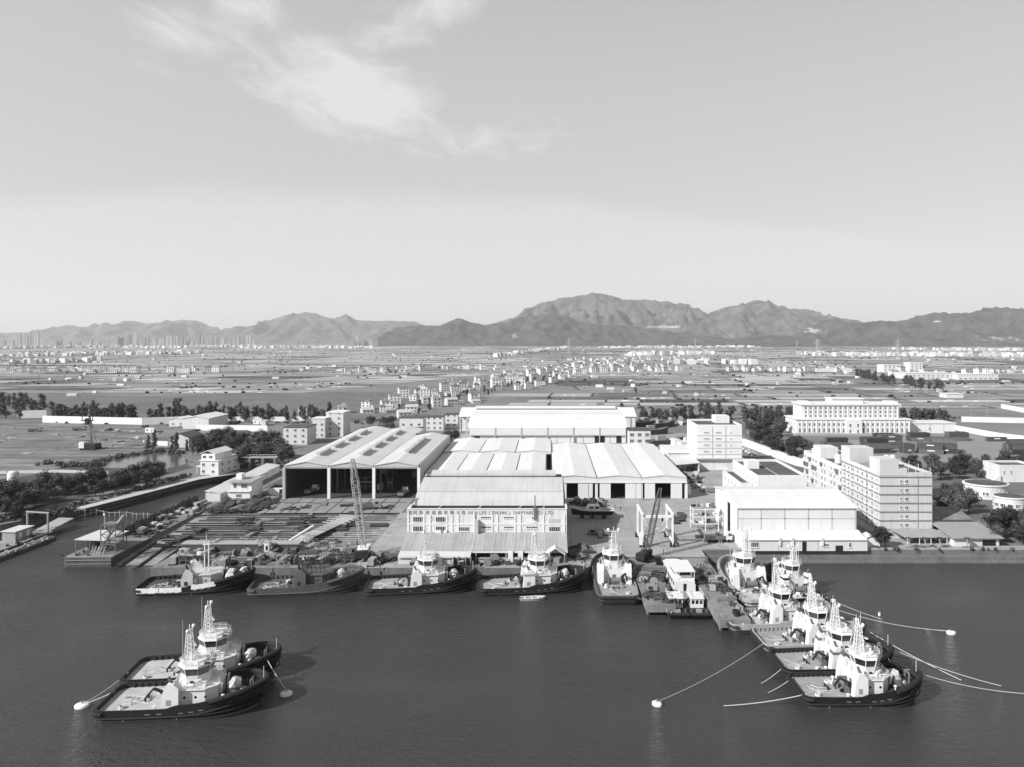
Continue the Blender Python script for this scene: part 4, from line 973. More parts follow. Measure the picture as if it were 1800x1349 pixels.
k1, W, D, H = block('garden_house', 'two-storey white house with outside stairs beyond the round pavilions', G(1757, 848)[0], G(1757, 848)[0] + 16, G(1757, 848)[1], G(1757, 848)[1] + 12, 9.5)
for x in (2, 5): window(k1, x, 0, 3.6, .9, 1.4, 2)
MB().exy([(-4, 0), (0, 0), (0, 3.2), (-.8, 3.2)], -.9, 0.3).build('stairs', M_WHITE, k1)
k2 = thing('riverside_house', 'white low house with patched sloping roof between dormitory and trees', 'house', (121, 226, 3))
MB().box(0, 13, 0, 15, 0, 5).build('wall', M_WALL, k2); MB().exx([(-.6, 5.0), (8, 6.6), (15.6, 5.2), (15.6, 5.0), (8, 6.3), (-.6, 4.7)][::-1], -.5, 13.5).build('roof', mat('patched_roof', .22, .9, .5, .4), k2)
window(k2, 7, 0, 1.5, 1.0, 1.8, 2); window(k2, 2.2, 0, 1.5, 1.6, 1.3, 2)
k3 = thing('riverside_shed', 'low shed with grey tilted roof beside the river parapet', 'shed', (121.5, 213, 3))
MB().box(0, 13.5, 0, 9, 0, 2.6).build('wall', M_WALL, k3); MB().add([(-1, -1, 2.7), (14.5, -1, 2.7), (13, 10, 4.8), (-2, 10, 4.8), (-1, -1, 2.55), (14.5, -1, 2.55), (13, 10, 4.65), (-2, 10, 4.65)], [(0, 1, 2, 3), (7, 6, 5, 4), (0, 4, 5, 1), (1, 5, 6, 2), (2, 6, 7, 3), (3, 7, 4, 0)]).build('roof', M_GREY, k3)
MB().box(8.5, 12.5, -.05, -.004, .2, 1.9).build('door', M_BLACK, k3)
k4 = thing('boundary_hut', 'little white gable hut at the corner of the quay wall', 'hut', (93.6, 211.5, 3))
MB().exy([(0, 0), (5, 0), (5, 2.4), (2.5, 3.6), (0, 2.4)], 0, 3.4).build('wall', M_WHITE, k4)
MB().exy([(-.3, 2.3), (2.5, 3.65), (5.3, 2.3), (5.3, 2.5), (2.5, 3.85), (-.3, 2.5)], -.3, 3.7).build('roof', M_ROOF, k4)
# ------------------------------------------------------------------ creek-side and left-hand buildings
cs = thing('creek_shed', 'long narrow lean-to shed along the creek bank', 'shed', (-131.5, 272, 3))
for k in range(4):
    y0, y1 = k * 15.0, (k + 1) * 15.0 - .1; z = 3.0 + (k % 2) * .25
    MB().exy([(0, z + .8), (6.5, z), (6.5, z + .2), (0, z + 1.0)], y0, y1).build('roof', M_ROOF, cs)
    MB().box(.3, 6.0, y0 + .1, y1 - .1, 0, z + .05).build('wall', M_WALL, cs)
ch = thing('creek_office', 'two-storey white office with balcony beside the creek shed', 'office', (-123.5, 274, 3))
MB().box(0, 8.5, 0, 12, 0, 3.3).build('lower_wall', M_WHITE, ch); MB().box(-.3, 8.8, -.6, 12.3, 3.303, 3.6).build('floor_slab', M_WHITE, ch)
MB().box(.6, 8.5, 1.6, 12, 3.603, 6.6).build('upper_wall', M_WALL, ch); MB().box(-.1, 9.0, .4, 12.4, 6.603, 7.0).build('roof', M_CONC, ch)
MB().box(1, 3.2, 5, 8, 7.003, 9.2).build('stair_head', M_WHITE, ch)
window(ch, 4.2, 0, 1.1, 2.2, 1.3, 4); window(ch, 2, 1.6, 4.3, 1.2, 1.9, 2); window(ch, 5.6, 1.6, 4.3, 2.4, 1.6, 3)
b = MB()
for x in range(10): b.box(x * .93, x * .93 + .07, -.5, -.43, 3.6, 4.5)
b.box(-.2, 8.6, -.52, -.42, 4.5, 4.58); b.build('balcony_rail', M_WHITE, ch)
ck = thing('tool_shed', 'dark-roofed low tool shed at the left flank of the open sheds', 'shed', (-111.5, 283, 3))
MB().box(0, 8, 0, 9, 0, 2.9).build('wall', M_WHITE, ck); MB().exy([(-1.2, 2.8), (1.5, 4.4), (8.1, 4.4), (8.1, 4.6), (1.4, 4.6), (-1.4, 2.9)], -.8, 9.5).build('roof', M_DARKROOF, ck); MB().box(4.4, 7.8, -.04, -.003, .3, 2.4).build('door', M_BLACK, ck)
cl = thing('side_hall', 'grey clad hall end just left of the open sheds', 'hall', (-111, 303, 3))
MB().exy([(0, 0), (7.6, 0), (7.6, 9.2), (0, 6.4)], 0, 40).build('wall', M_PANEL, cl); MB().exy([(-.3, 6.35), (7.7, 9.25), (7.7, 9.5), (-.3, 6.6)], -.3, 40.3).build('roof', M_ROOF, cl)
p = G(352, 835)
lh = thing('lock_house', 'three-storey white house at the creek sluice with gabled top', 'house', (p[0], p[1], 3), -0.15)
MB().box(0, 9, 0, 20, 0, 6.5).build('wall', M_WALL, lh); MB().box(-.4, 9.4, -.4, 7.4, 6.503, 6.8).build('floor_slab', M_WHITE, lh)
MB().box(.2, 7, .5, 7, 6.803, 9.6).build('top_wall', M_WHITE, lh); MB().exy([(-.2, 9.5), (3.6, 11), (7.4, 9.5), (7.4, 9.7), (3.6, 11.3), (-.2, 9.7)], .1, 14).build('roof', M_ROOF2, lh)
MB().box(.3, 6.9, 7.01, 13.7, 6.53, 9.5).build('rear_wall', M_WALL, lh)
for x in (1.8, 4.9): window(lh, x, .5, 7.5, 1.7, 1.3, 2)
for z in (.9, 4.0):
    for x in (1.6, 6.4): window(lh, x, 0, z, 1.4, 1.4, 2)
    for y in (3, 8, 13, 18): window(lh, 9, y, z, 1.4, 1.4, 2, math.pi / 2)
MB().box(-3.5, -.02, 2, 8, 3.2, 3.5).box(-3.3, -3.1, 2.2, 2.4, 0, 3.2).box(-3.3, -3.1, 7.6, 7.8, 0, 3.2).build('porch', M_WHITE, lh)
sg = thing('sluice_gate', 'concrete sluice gate with overhead walkway at the creek head', 'sluice gate', (-150, 336, 0))
MB().box(0, 20, 4, 6.5, 8.2, 8.8).build('walkway', M_CONC, sg)
for x in (.2, 6.5, 12.8, 18.6): MB().box(x, x + 1.2, 3.6, 6.9, -1, 8.2).build('gate_pier', M_STONE, sg)
for x in (1.6, 7.9, 14.2): MB().box(x, x + 4.7, 5, 5.4, -1, 4.6).build('gate_leaf', M_DARK, sg)
MB().bar((20, 5, 8.2), (25, 4, 3.2), 1.2, .25).build('stairs', M_STEEL, sg)
b = MB()
for k in range(14): b.box(k * 1.5, k * 1.5 + .08, 4.0, 4.08, 8.8, 9.8)
b.box(0, 20, 4.0, 4.08, 9.8, 9.9); b.build('handrail', M_WHITE, sg)
def simple_house(name, label, px, py, W, D, h, gable=0, dark=False, wins=True, cat='house', rz=0.0, st=1):
    p = G(px, py); o = thing(name, label, cat, (p[0], p[1], 3), rz)
    b = MB().box(0, W, 0, D, 0, h)
    if gable: b.exx([(0.02, h), (D - .02, h), (D / 2, h + gable)], .02, W - .02) if W > D else b.exy([(0.02, h), (W - .02, h), (W / 2, h + gable)], .02, D - .02)
    b.build('wall', M_WALL, o); r = M_DARKROOF if dark else M_ROOF2
    if gable:
        if W > D: MB().exx([(-.4, h - .1), (D / 2, h + gable), (D + .4, h - .1), (D + .4, h + .15), (D / 2, h + gable + .25), (-.4, h + .15)][::-1], -.4, W + .4).build('roof', r, o)
        else: MB().exy([(-.4, h - .1), (W / 2, h + gable), (W + .4, h - .1), (W + .4, h + .15), (W / 2, h + gable + .25), (-.4, h + .15)], -.4, D + .4).build('roof', r, o)
    else: MB().box(-.3, W + .3, -.3, D + .3, h + .003, h + .45).build('roof', r, o)
    if wins:
        for s in range(st):
            n = max(1, int(W / 4))
            for i in range(n): window(o, W * (i + .5) / n, 0, 1.1 + s * 3.3, 1.5, 1.4, 2)
            for i in range(max(1, int(D / 5))): window(o, 0, 2.5 + i * 4.6, 1.1 + s * 3.3, 1.4, 1.4, 2, -math.pi / 2)
    return o
simple_house('farm_shed', 'pale long shed with low gable beside the white boundary wall', 321, 754, 18, 30, 7, 1.6, wins=False, cat='shed')
simple_house('farm_shed', 'smaller pale shed left of the long gabled shed', 297, 750, 11, 16, 5, 1.0, cat='shed')
simple_house('barn', 'white gable barn with dark roof beyond the pond', 298, 787, 11, 16, 5.5, 2.4, True, cat='barn', wins=False)
simple_house('barn', 'dark-roofed barn among trees right of the gable barn', 380, 780, 16, 12, 5, 2.0, True, cat='barn', wins=False)
simple_house('flats_block', 'grey two-storey flats left of the open sheds', 498, 782, 14, 16, 10, 0, True, st=3, cat='building')
simple_house('flats_block', 'white six-storey house block with blank gable behind the open sheds', 573, 768, 11, 16, 15, 0, st=5, cat='building')
simple_house('flats_block', 'small white three-storey house between the two grey flats', 549, 770, 8, 10, 12, 0, st=3, cat='building')
simple_house('terrace_house', 'grey terrace with boxed balconies behind the third shed', 748, 757, 12, 10, 9, 0, True, st=3, cat='building')
simple_house('terrace_house', 'grey terrace right of the boxed-balcony one', 782, 752, 9, 10, 9, 0, True, st=3, cat='building')
simple_house('half_built_house', 'bare concrete half-built house rising behind the second shed', 702, 781.5, 14, 11, 15.5, 0, True, st=4, cat='building')
# boundary walls
def wall_run(label, pts, h, m=M_WHITE, name='boundary_wall', t=.5, seg=14.0, z=3.02):
    P = [G(*p) for p in pts]; o = thing(name, label, 'wall', (P[0][0], P[0][1], z)); ox_, oy_ = P[0]
    for a, b_ in zip(P, P[1:]):
        L_ = math.dist(a, b_); n = max(1, round(L_ / seg))
        for k in range(n):
            u, v = k / n, (k + 1) / n
            p0 = (a[0] + (b_[0] - a[0]) * u - ox_, a[1] + (b_[1] - a[1]) * u - oy_, h / 2); p1 = (a[0] + (b_[0] - a[0]) * v - ox_, a[1] + (b_[1] - a[1]) * v - oy_, h / 2)
            MB().bar(p0, p1, t, h).build('wall_panel', m, o)
    return o
wall_run('long white boundary wall across the sandy lot', [(75, 743), (250, 747), (330, 744)], 5)
wall_run('short white wall at far left by the dark trees', [(25, 736), (82, 734.5)], 6)
wall_run('white wall right of the long gabled shed', [(345, 757), (470, 759)], 4)
wall_run('far white wall along the tree row behind the sheds', [(360, 741), (560, 741)], 3.5)
wall_run('low white wall beyond the pond', [(252, 782), (295, 784)], 2.5)
wall_run('long pale wall of the lane right of the storage block', [(1305, 782), (1400, 818), (1418, 822)], 3.6, t=2.4)
wall_run('far white wall at the right edge of the plain', [(1690, 742), (1780, 744), (1850, 745)], 4)
wall_run('slanting white wall behind the container yard', [(1670, 755), (1760, 772), (1830, 780)], 3.5)
wall_run('white wall piece across the field at upper right', [(1760, 718), (1850, 736)], 4)
# ------------------------------------------------------------------ tugs and other boats
def sstep(a, b, x):
    t = max(0, min(1, (x - a) / (b - a))); return t * t * (3 - 2 * t)
M_HULLB = mat('hull_black', 0.008, 0.45, 0.3, 0.5, streak=0.25)
M_HULLG = mat('hull_grey', 0.13, 0.6, 0.2, 0.4, streak=0.2)
M_HULLL = mat('hull_pale', 0.42, 0.5, 0.12, 0.4, streak=0.25)
M_HULLD = mat('hull_dark_grey', 0.016, 0.5, 0.25, 0.5, streak=0.2)
M_PRIMER = mat('hull_primer', 0.075, 0.75, 0.25, 0.3, streak=0.2)
M_BOOT = mat('boot_top', 0.20, 0.7, 0.3, 0.5)
M_DECK = mat('deck_paint', 0.48, 0.7, 0.32, 0.5)
M_DECKG = mat('deck_grey', 0.33, 0.75, 0.35, 0.4)
M_DECKD = mat('deck_dark', 0.03, 0.8, 0.3, 0.6)
M_SUPER = mat('superstructure_white', 0.80, 0.35, 0.05, 0.6, streak=0.05)
M_GREYPRIMER = mat('grey_primer', 0.11, 0.75, 0.2, 0.5)  # grey primer coat of the unfinished tug
M_TARP = mat('tarpaulin', 0.55, 0.8, 0.25, 0.9)
M_TARPW = mat('white_tarpaulin', 0.78, 0.7, 0.15, 0.9)
M_ROPE = mat('rope', 0.60, 0.9, 0.1, 1)

def tug(label, group, L=28.0, B=11.0, hull=None, bul=None, deck=None, fore=None, rubber=None, sup=None, full=True, mast=True, tarp=False, mirrored=False, crane=True, wheel=True, name='tugboat', marks=True, band=None, mh=15.6, seed=0):
    hull = hull or M_HULLB; bul = bul or M_DECKD; deck = deck or M_DECK; fore = fore or M_DECKD; rubber = rubber or M_BLACK; sup = sup or M_SUPER
    rr = random.Random(len(label) * 7 + 3 + seed)
    t = thing(name, label, 'tugboat', group=group)
    hl, hb = L / 2, B / 2
    def half(x):
        u = x / hl
        if u < -0.86: return hb * (0.70 + 0.26 * math.sqrt(max(0, 1 - ((-0.86 - u) / 0.14) ** 2)))
        if u < 0.25: return hb * (0.96 + 0.04 * sstep(-0.86, -0.4, u))
        return hb * max(0.0, 1 - ((u - 0.25) / 0.75) ** 2.3) ** 0.62
    dk = lambda x: 1.5 + 1.9 * sstep(0.05 * hl, hl, x)
    def bw(x): return dk(x) + 0.95 + 0.55 * sstep(-0.12 * hl, 0.02 * hl, x)
    xs = [-hl, -hl * .97, -hl * .92, -hl * .86, -hl * .7, -hl * .5, -hl * .3, -hl * .15, -hl * .1, -hl * .04, hl * .02, hl * .15, hl * .3, hl * .42, hl * .54, hl * .65, hl * .75, hl * .83, hl * .9, hl * .95, hl * .985, hl]
    # closed outline, starboard stern -> bow -> port stern
    ol = [(x, -half(x)) for x in xs[:-1]] + [(hl, 0.0)] + [(x, half(x)) for x in xs[-2::-1]]
    n = len(ol)
    def ring(sx, sy, zf, shift=0.0): return [(x * sx + shift, y * sy, zf(x)) for x, y in ol]
    def skin(b, rings, close=True):
        o = len(b.v); m = len(rings[0])
        for r_ in rings: b.v += r_
        for k in range(len(rings) - 1):
            for i in range(m if close else m - 1):
                j = (i + 1) % m; b.f.append((o + k * m + i, o + k * m + j, o + (k + 1) * m + j, o + (k + 1) * m + i)); b.mi.append(b.cur)
    hm = MB(); low = ring(.86, .80, lambda x: -1.2, -.2); wl = ring(.945, .95, lambda x: .5, -.1); r2 = ring(1, 1, lambda x: dk(x) - .25)
    hm.mat(1); skin(hm, [low, wl]); hm.mat(0); skin(hm, [wl, r2]); hm.build('hull', [hull, M_BOOT], t)
    top = ring(1.0, 1.0, bw); inn = [(x - .22 * (1 if x > 0 else -1) if abs(x) > hl * .9 else x, y - .22 * (1 if y > 0 else -1 if y < 0 else 0), z) for x, y, z in top]
    innb = [(x, y, dk(x)) for x, y, z in inn]
    bm = MB(); skin(bm, [r2, top]); skin(bm, [top, inn]); bm.mat(1); skin(bm, [inn, innb]); bm.build('bulwark', [hull if hull is not M_HULLB else M_HULLD, bul], t)
    # decks: aft and fore
    def deck_strip(xa, xb, m, nm):
        b = MB(); sx = [x for x in xs if xa < x < xb]; sx = [xa] + sx + [xb]
        for a, c in zip(sx, sx[1:]):
            ya, yc = max(0, half(a) - .2), max(0, half(c) - .2); b.quad((a, -ya, dk(a) + .02), (c, -yc, dk(c) + .02), (c, yc, dk(c) + .02), (a, ya, dk(a) + .02))
        b.build(nm, m, t)
    deck_strip(-hl * .985, hl * .1, deck, 'aft_deck'); deck_strip(hl * .1 + .001, hl * .985, fore, 'fore_deck')
    # rubber
    MB().path([(x * 1.01, y * 1.012, dk(x) - .45) for x, y in ol], .22, 6, True).build('rub_rail', rubber, t)
    if True:
        MB().path([(x * 1.012, y * 1.015, 0.95 + .7 * sstep(0, hl, x)) for x, y in ol], .13, 5, True).build('side_belting', rubber, t)
    bf = [(x * 1.015, y * 1.03, bw(x) - .25) for x, y in ol if x > hl * .36]
    nb = MB(); nb.path(bf, .48, 9)
    nb.build('bow_fender', rubber, t)
    bf2 = [(x * 1.01, y * 1.02, bw(x) - 1.25) for x, y in ol if x > hl * .58]; MB().path(bf2, .38, 8).build('bow_fender', rubber, t)
    sf = [(x * 1.01, y * 1.02, 1.9) for x, y in (ol[n - 4:] + ol[:4])]; MB().path(sf, .35, 7).build('stern_fender', rubber, t)
    # bulwark stays along the aft deck
    stay = MB().bar((0, 0, .05), (0, 0, .9), .12, .3).mesh('bulwark_stay', bul)
    for k in range(9):
        x = -hl * .82 + k * hl * .085
        for s in (-1, 1): put('bulwark_stay', stay, t, (x, s * (half(x) - .3), dk(x)))
    if marks:
        for k, x in enumerate((-hl * .32, -hl * .18, hl * .08, hl * .2, hl * .32)):
            for s in (-1, 1):
                y = s * (half(x) + .015); b = MB().box(x - .45, x + .45, y - .03, y + .03, dk(x) + .02, dk(x) + .2); b.build('freeing_port', M_STEEL, t)
        for x in (-hl * .62, hl * .02):
            for s in (-1, 1): MB().box(x, x + .07, s * (half(x) * .96) - .1, s * (half(x) * .96) + .1, .35, .95).build('draught_mark', M_WHITE2, t)
    # aft gear
    if crane:
        cx, cy = -hl * .16, -hb * .38
        b = MB().tube((cx, cy, 1.5), (cx, cy, 3.6), .32, .26, 8).bar((cx, cy, 3.5), (cx - 2.6, cy - .5, 4.9), .45, .4).bar((cx - 2.6, cy - .5, 4.9), (cx - 3.9, cy - .8, 3.4), .35, .3).bar((cx - .2, cy, 2.6), (cx - 1.7, cy - .3, 4.2), .2)
        b.build('deck_crane', M_DARK, t)
    b = MB().box(-hl * .24, -hl * .13, -1.5, 1.5, 1.5, 1.8).tube((-hl * .185, -1.5, 2.4), (-hl * .185, 1.5, 2.4), .75, n=10)
    for s in (-1.6, 1.6): b.box(-hl * .185 - 1.0, -hl * .185 + 1.0, s - .1, s + .1, 1.5, 3.3)
    b.build('towing_winch', M_STEEL, t)
    b = MB()
    for s in (-.7, .7): b.tube((-hl * .5, s, 1.5), (-hl * .5, s, 2.3), .16, n=6)
    b.bar((-hl * .5, -1.1, 2.1), (-hl * .5, 1.1, 2.1), .18); b.build('towing_bitt', M_DARK, t)
    for k in range(3): MB().cbox(-hl * (.78 - k * .13), rr.uniform(-1.5, 1.5), 1.52, .8, .8, .12).build('deck_hatch', M_DECKG, t)
    # deckhouse
    x0, x1, w_ = -hl * .10, hl * .44, B * .31
    dh = [(x0, -w_), (x1 - 1.8, -w_), (x1, -w_ * .55), (x1, w_ * .55), (x1 - 1.8, w_), (x0, w_)]
    zt = 4.75
    d_o = MB().prism(dh, 1.5, zt).build('deckhouse', sup, t)
    MB().prism([(x * 1.02 + (.0), y * 1.09) for x, y in dh], zt + .003, zt + .16).build('boat_deck', sup, t)
    for x in (x0 + 2.4, x0 + 4.4, x0 + 6.2):
        for s in (-1, 1): MB().tube((x, s * (w_ + .0), 3.4), (x, s * (w_ + .05), 3.4), .24, n=10).build('porthole', M_GLASS, d_o)
    for s in (-1, 1):
        MB().box(x0 + .7, x0 + 1.5, s * w_ - .04, s * w_ + .04, 1.7, 3.7).build('door', M_STEEL if sup is M_SUPER else M_DARK, d_o)
    MB().box(x0 - .04, x0 + .0, -.5, .5, 1.7, 3.6).build('door', M_STEEL, d_o)
    # funnels
    for s in (-1, 1):
        yc = s * B * .335; fw = B * .075
        b = MB().exy([(-hl * .20, 1.5), (hl * .02, 1.5), (hl * .02, 5.6), (-hl * .04, 6.4), (-hl * .12, 6.4), (-hl * .175, 4.8)], yc - fw, yc + fw)
        fo = b.build('funnel', sup, t)
        if band: MB().exy([(-hl * .176, 5.0), (hl * .021, 5.0), (hl * .021, 5.55), (-hl * .168, 5.55)], yc - fw - .03, yc + fw + .03).build('funnel_band', band, fo)
        MB().tube((-hl * .08, yc, 6.35), (-hl * .12, yc, 7.5), .28, n=8).build('exhaust_pipe', M_STEEL if sup is M_SUPER else M_DARK, fo)
        MB().box(-hl * .13, -hl * .07, yc + s * fw, yc + s * (fw + .04), 2.6, 3.6).build('vent_grille', M_GREY if sup is M_SUPER else M_DARK, fo)
    if wheel:
        wx, wr = hl * .13, B * .235
        oct_ = lambda r, sx=1.0: [(wx + r * sx * math.cos(math.pi / 8 + k * math.pi / 4), r * math.sin(math.pi / 8 + k * math.pi / 4)) for k in range(8)]
        MB().prism(oct_(wr * .95), zt + .165, 6.2, oct_(wr * .98)).build('wheelhouse_base', sup, t)
        wh = MB().prism(oct_(wr * .98), 6.203, 6.9, oct_(wr * 1.04)).prism(oct_(wr * 1.24), 8.35, 8.75, oct_(wr * 1.2)).build('wheelhouse', sup, t)
        lo, hi = oct_(wr * 1.02), oct_(wr * 1.2)
        MB().prism(oct_(wr * .9), 6.903, 8.349, oct_(wr * 1.05)).build('wheelhouse_core', M_DARK, wh)
        for k in range(8):
            a, c = lo[k], lo[(k + 1) % 8]; d, e_ = hi[(k + 1) % 8], hi[k]
            f1 = lambda u, v, t_: u + (v - u) * t_
            q = []
            for (tt, vv) in ((.1, .06), (.9, .06), (.9, .94), (.1, .94)):
                xa, ya = f1(a[0], c[0], tt), f1(a[1], c[1], tt); xb, yb = f1(e_[0], d[0], tt), f1(e_[1], d[1], tt)
                q.append((f1(xa, xb, vv), f1(ya, yb, vv), f1(6.9, 8.35, vv)))
            MB().quad(*q).build('window', M_GLASS, wh)
            MB().bar((a[0], a[1], 6.88), (e_[0], e_[1], 8.36), .16).build('mullion', sup, wh)
        for s in (-1, 0, 1):
            q = [(wx + wr * .72, s * wr * .62 - .55, 8.9), (wx + wr * 1.12, s * wr * .55 - .5, 8.78), (wx + wr * 1.12, s * wr * .55 + .5, 8.78), (wx + wr * .72, s * wr * .62 + .55, 8.9)]
            MB().quad(*q).build('roof_window', M_GLASS, wh)
        MB().prism(oct_(wr * .66), 8.753, 9.0).build('wheelhouse_roof', sup, wh)
        def rail(pts, z, h, m, nm, par, closed=True, mid=2):
            b = MB(); m_ = len(pts)
            for k in range(m_ if closed else m_ - 1):
                p, q = Vector(pts[k]), Vector(pts[(k + 1) % m_]); nn = max(1, int((q - p).length / 1.1))
                for i in range(nn): r_ = p + (q - p) * i / nn; b.bar((r_.x, r_.y, z), (r_.x, r_.y, z + h), .07)
                for j in range(mid + 1): zz = z + h * (j + 1) / (mid + 1); b.bar((p.x, p.y, zz), (q.x, q.y, zz), .06)
            b.build(nm, m, par)
        rail(oct_(wr * 1.12), 8.76, 1.0, sup, 'roof_railing', t)
        rail([(x * 1.0, y * 1.06) for x, y in dh], zt + .17, 1.0, sup, 'boat_deck_railing', t)
        # eyebrow platform and stairs
        MB().bar((x0 + .2, w_ * .4, zt + .2), (wx - wr * .9, wr * .6, 6.3), .7, .1).build('ladder', sup, t)
        for s in (-1, 1):
            MB().tube((x0 + 2.6, s * w_ * .82, zt + .55), (x0 + 3.8, s * w_ * .82, zt + .55), .34, n=8).build('life_raft', M_SUPER, t)
            MB().cbox(x1 - 2.4, s * w_ * .7, zt + .17, .9, .7, .8).build('deck_locker', sup, t)
        MB().box(wx - .3, wx + .3, -wr * 1.0 - .05, -wr * .98, 5.1, 6.0).build('door', M_BLACK, t)
    if mast:
        mz0 = 9.0 if wheel else zt; mx = hl * .03
        b = MB()
        for sx, sy in ((-1, -1), (1, -1), (1, 1), (-1, 1)): b.bar((mx + sx * .75, sy * .75, mz0 - .3), (mx + sx * .38, sy * .38, mh - 1.2), .16)
        z = mz0
        while z < mh - 1.2:
            u = .75 - .37 * (z - mz0) / (mh - mz0)
            for a in (-1, 1): b.bar((mx - u, a * u, z), (mx + u, a * u, z), .09); b.bar((mx + a * u, -u, z), (mx + a * u, u, z), .09); b.bar((mx - u, a * u, z), (mx + u, a * u, z + .8), .07)
            z += .8
        b.tube((mx, 0, mh - 1.4), (mx, 0, mh), .1); mo = b.build('mast', sup, t)
        MB().bar((mx, -1.5, mh - 1.2), (mx, 1.5, mh - 1.2), .12).bar((mx, -1.1, mh - 2.6), (mx, 1.1, mh - 2.6), .1).bar((mx + .5, -1.3, mh - 4.0), (mx + .5, 1.3, mh - 4.0), .12).build('yard_arm', sup, mo)
        MB().cbox(mx + 1.0, 0, mh - 3.9, .35, 2.0, .2, .5).box(mx + .3, mx + 1.1, -.2, .2, mh - 4.2, mh - 3.95).build('radar', M_SUPER, mo)
        MB().tube((mx - .9, -.9, mz0), (mx - .9, -.9, mh + 1.2), .045, .03, 5).tube((mx - .5, 1.2, mz0), (mx - .5, 1.2, mh - .4), .04, .03, 5).build('antenna', sup, mo)
        for s in (-1, 1): MB().lathe([(0, 0), (.3, .05), (.36, .4), (.2, .65), (0, .72)], (mx + .2, s * 1.35, mh - 1.14), 8).build('satellite_dome', M_SUPER, mo)
        MB().lathe([(0, 0), (.22, 0), (.22, .4), (0, .4)], (mx + 1.6, -1.6, mz0 + .9), 8).build('searchlight', sup, t)
    # foredeck winch, bitts, staples
    wx2 = hl * .60; zf = dk(wx2)
    b = MB().box(wx2 - 1.0, wx2 + .9, -1.6, 1.6, zf, zf + .35)
    for s in (-1.3, 1.3): b.box(wx2 - .9, wx2 + .8, s - .12, s + .12, zf + .36, zf + 2.0)
    b.tube((wx2, -1.2, zf + 1.2), (wx2, 1.2, zf + 1.2), .8, n=10); wo = b.build('anchor_winch', M_STEEL, t)
    cv = MB(); cv.blob((wx2 + .1, 0, zf + 1.35), 1.25, 1.75, 1.2, 9, 6, .13, rr); cv.build('winch_cover', M_TARP, wo)
    for s in (-1, 1):
        b = MB()
        for k in (-.3, .3): b.tube((hl * .74 + k, s * hb * .36, dk(hl * .74)), (hl * .74 + k, s * hb * .36, dk(hl * .74) + .8), .15, n=6)
        b.build('bollard', M_STEEL, t)
    b = MB().tube((hl * .82, -.8, dk(hl * .82)), (hl * .82, -.8, dk(hl * .82) + 1.6), .18, n=6).tube((hl * .82, .8, dk(hl * .82)), (hl * .82, .8, dk(hl * .82) + 1.6), .18, n=6).tube((hl * .82, -.8, dk(hl * .82) + 1.6), (hl * .82, .8, dk(hl * .82) + 1.6), .18, n=6)
    b.build('tow_staple', M_STEEL, t)
    MB().tube((hl * .97, 0, bw(hl * .95)), (hl * .97, 0, bw(hl * .95) + 2.2), .06, n=5).build('jackstaff', sup, t)
    for s in (-1, 1):
        b = MB()
        for k in range(3): b.bar((x1 + .3 + k * .15, s * (w_ * .5), 3.2), (x1 + .5 + k * .15, s * (w_ * .5 + .2), 5.2), .1)
        b.build('vent_pipes', sup, t)
    for (cx, cy) in ((-hl * .40, hb * .45), (hl * .72, -hb * .12), (-hl * .72, -hb * .5)):
        b = MB()
        for k in range(3): b.path([(cx + (.55 - .05 * k) * math.cos(q * .785), cy + (.55 - .05 * k) * math.sin(q * .785), dk(cx) + .12 + k * .16) for q in range(8)], .1, 5, True)
        b.build('rope_coil', M_ROPE, t)
    for (cx, cy) in ((-hl * .28, hb * .62), (-hl * .28, -hb * .72), (hl * .52, hb * .5), (hl * .52, -hb * .5)): MB().lathe([(0, 0), (.14, 0), (.14, .7), (.32, .72), (.3, .92), (0, 1.0)], (cx, cy, dk(cx)), 8).build('ventilator', sup, t)
    for k in range(4): MB().cbox(-hl * .3 + rr.uniform(-1.5, 2.0), rr.uniform(-hb * .6, hb * .6), 1.53, rr.uniform(.5, 1.3), rr.uniform(.4, .9), rr.uniform(.4, .9), rr.uniform(0, 3)).build('deck_box', (M_STEEL, M_DARK, M_GREY, M_WHITE)[k], t)
    b = MB()
    for k in range(7): b.path([(-hl * .88 + rr.uniform(0, 3), rr.uniform(-2, 2), 1.6), (-hl * .7 + rr.uniform(0, 2), rr.uniform(-2, 2), 1.62), (-hl * .5 + rr.uniform(0, 2), rr.uniform(-2, 2), 1.6)], .05, 4)
    b.build('loose_rope', M_ROPE, t)['kind'] = 'stuff'
    for s in (-1, 1): MB().tube((hl * .2, s * w_ * .9, zt + .2), (hl * .2, s * w_ * .9, zt + 1.5), .1).bar((hl * .2, s * w_ * .9, zt + 1.5), (hl * .2 + .9, s * w_ * .9, zt + 1.8), .18).build('fire_monitor', sup, t)
    if tarp:
        for (xa, xb) in ((-hl * .95, -hl * .55), (-hl * .54, -hl * .15), (hl * .02, hl * .45)):
            b = MB(); nn = 12; ra = []; rb_ = []
            for i in range(nn + 1):
                x = xa + (xb - xa) * i / nn; y = -half(x); ra.append((x, y - .2, bw(x) - .95 - rr.uniform(0, .25))); rb_.append((x, y + .55 + rr.uniform(-.15, .15), bw(x) + .05 - rr.uniform(0, .2)))
            mid = [(x, -half(x) - .12, bw(x) + .1 + rr.uniform(-.05, .1)) for x in [xa + (xb - xa) * i / nn for i in range(nn + 1)]]
            skin(b, [ra, mid, rb_], False); b.build('tarpaulin', M_TARPW, t)
        for k in range(4):
            b = MB(); x = hl * (.5 + .1 * k); b.blob((x, rr.uniform(-1.5, 1.5), dk(x) + .9), 1.2, 1.3, 1.1, 8, 5, .25, rr); b.build('covered_gear', M_TARP if k % 2 else M_DARK, t)
        b = MB()
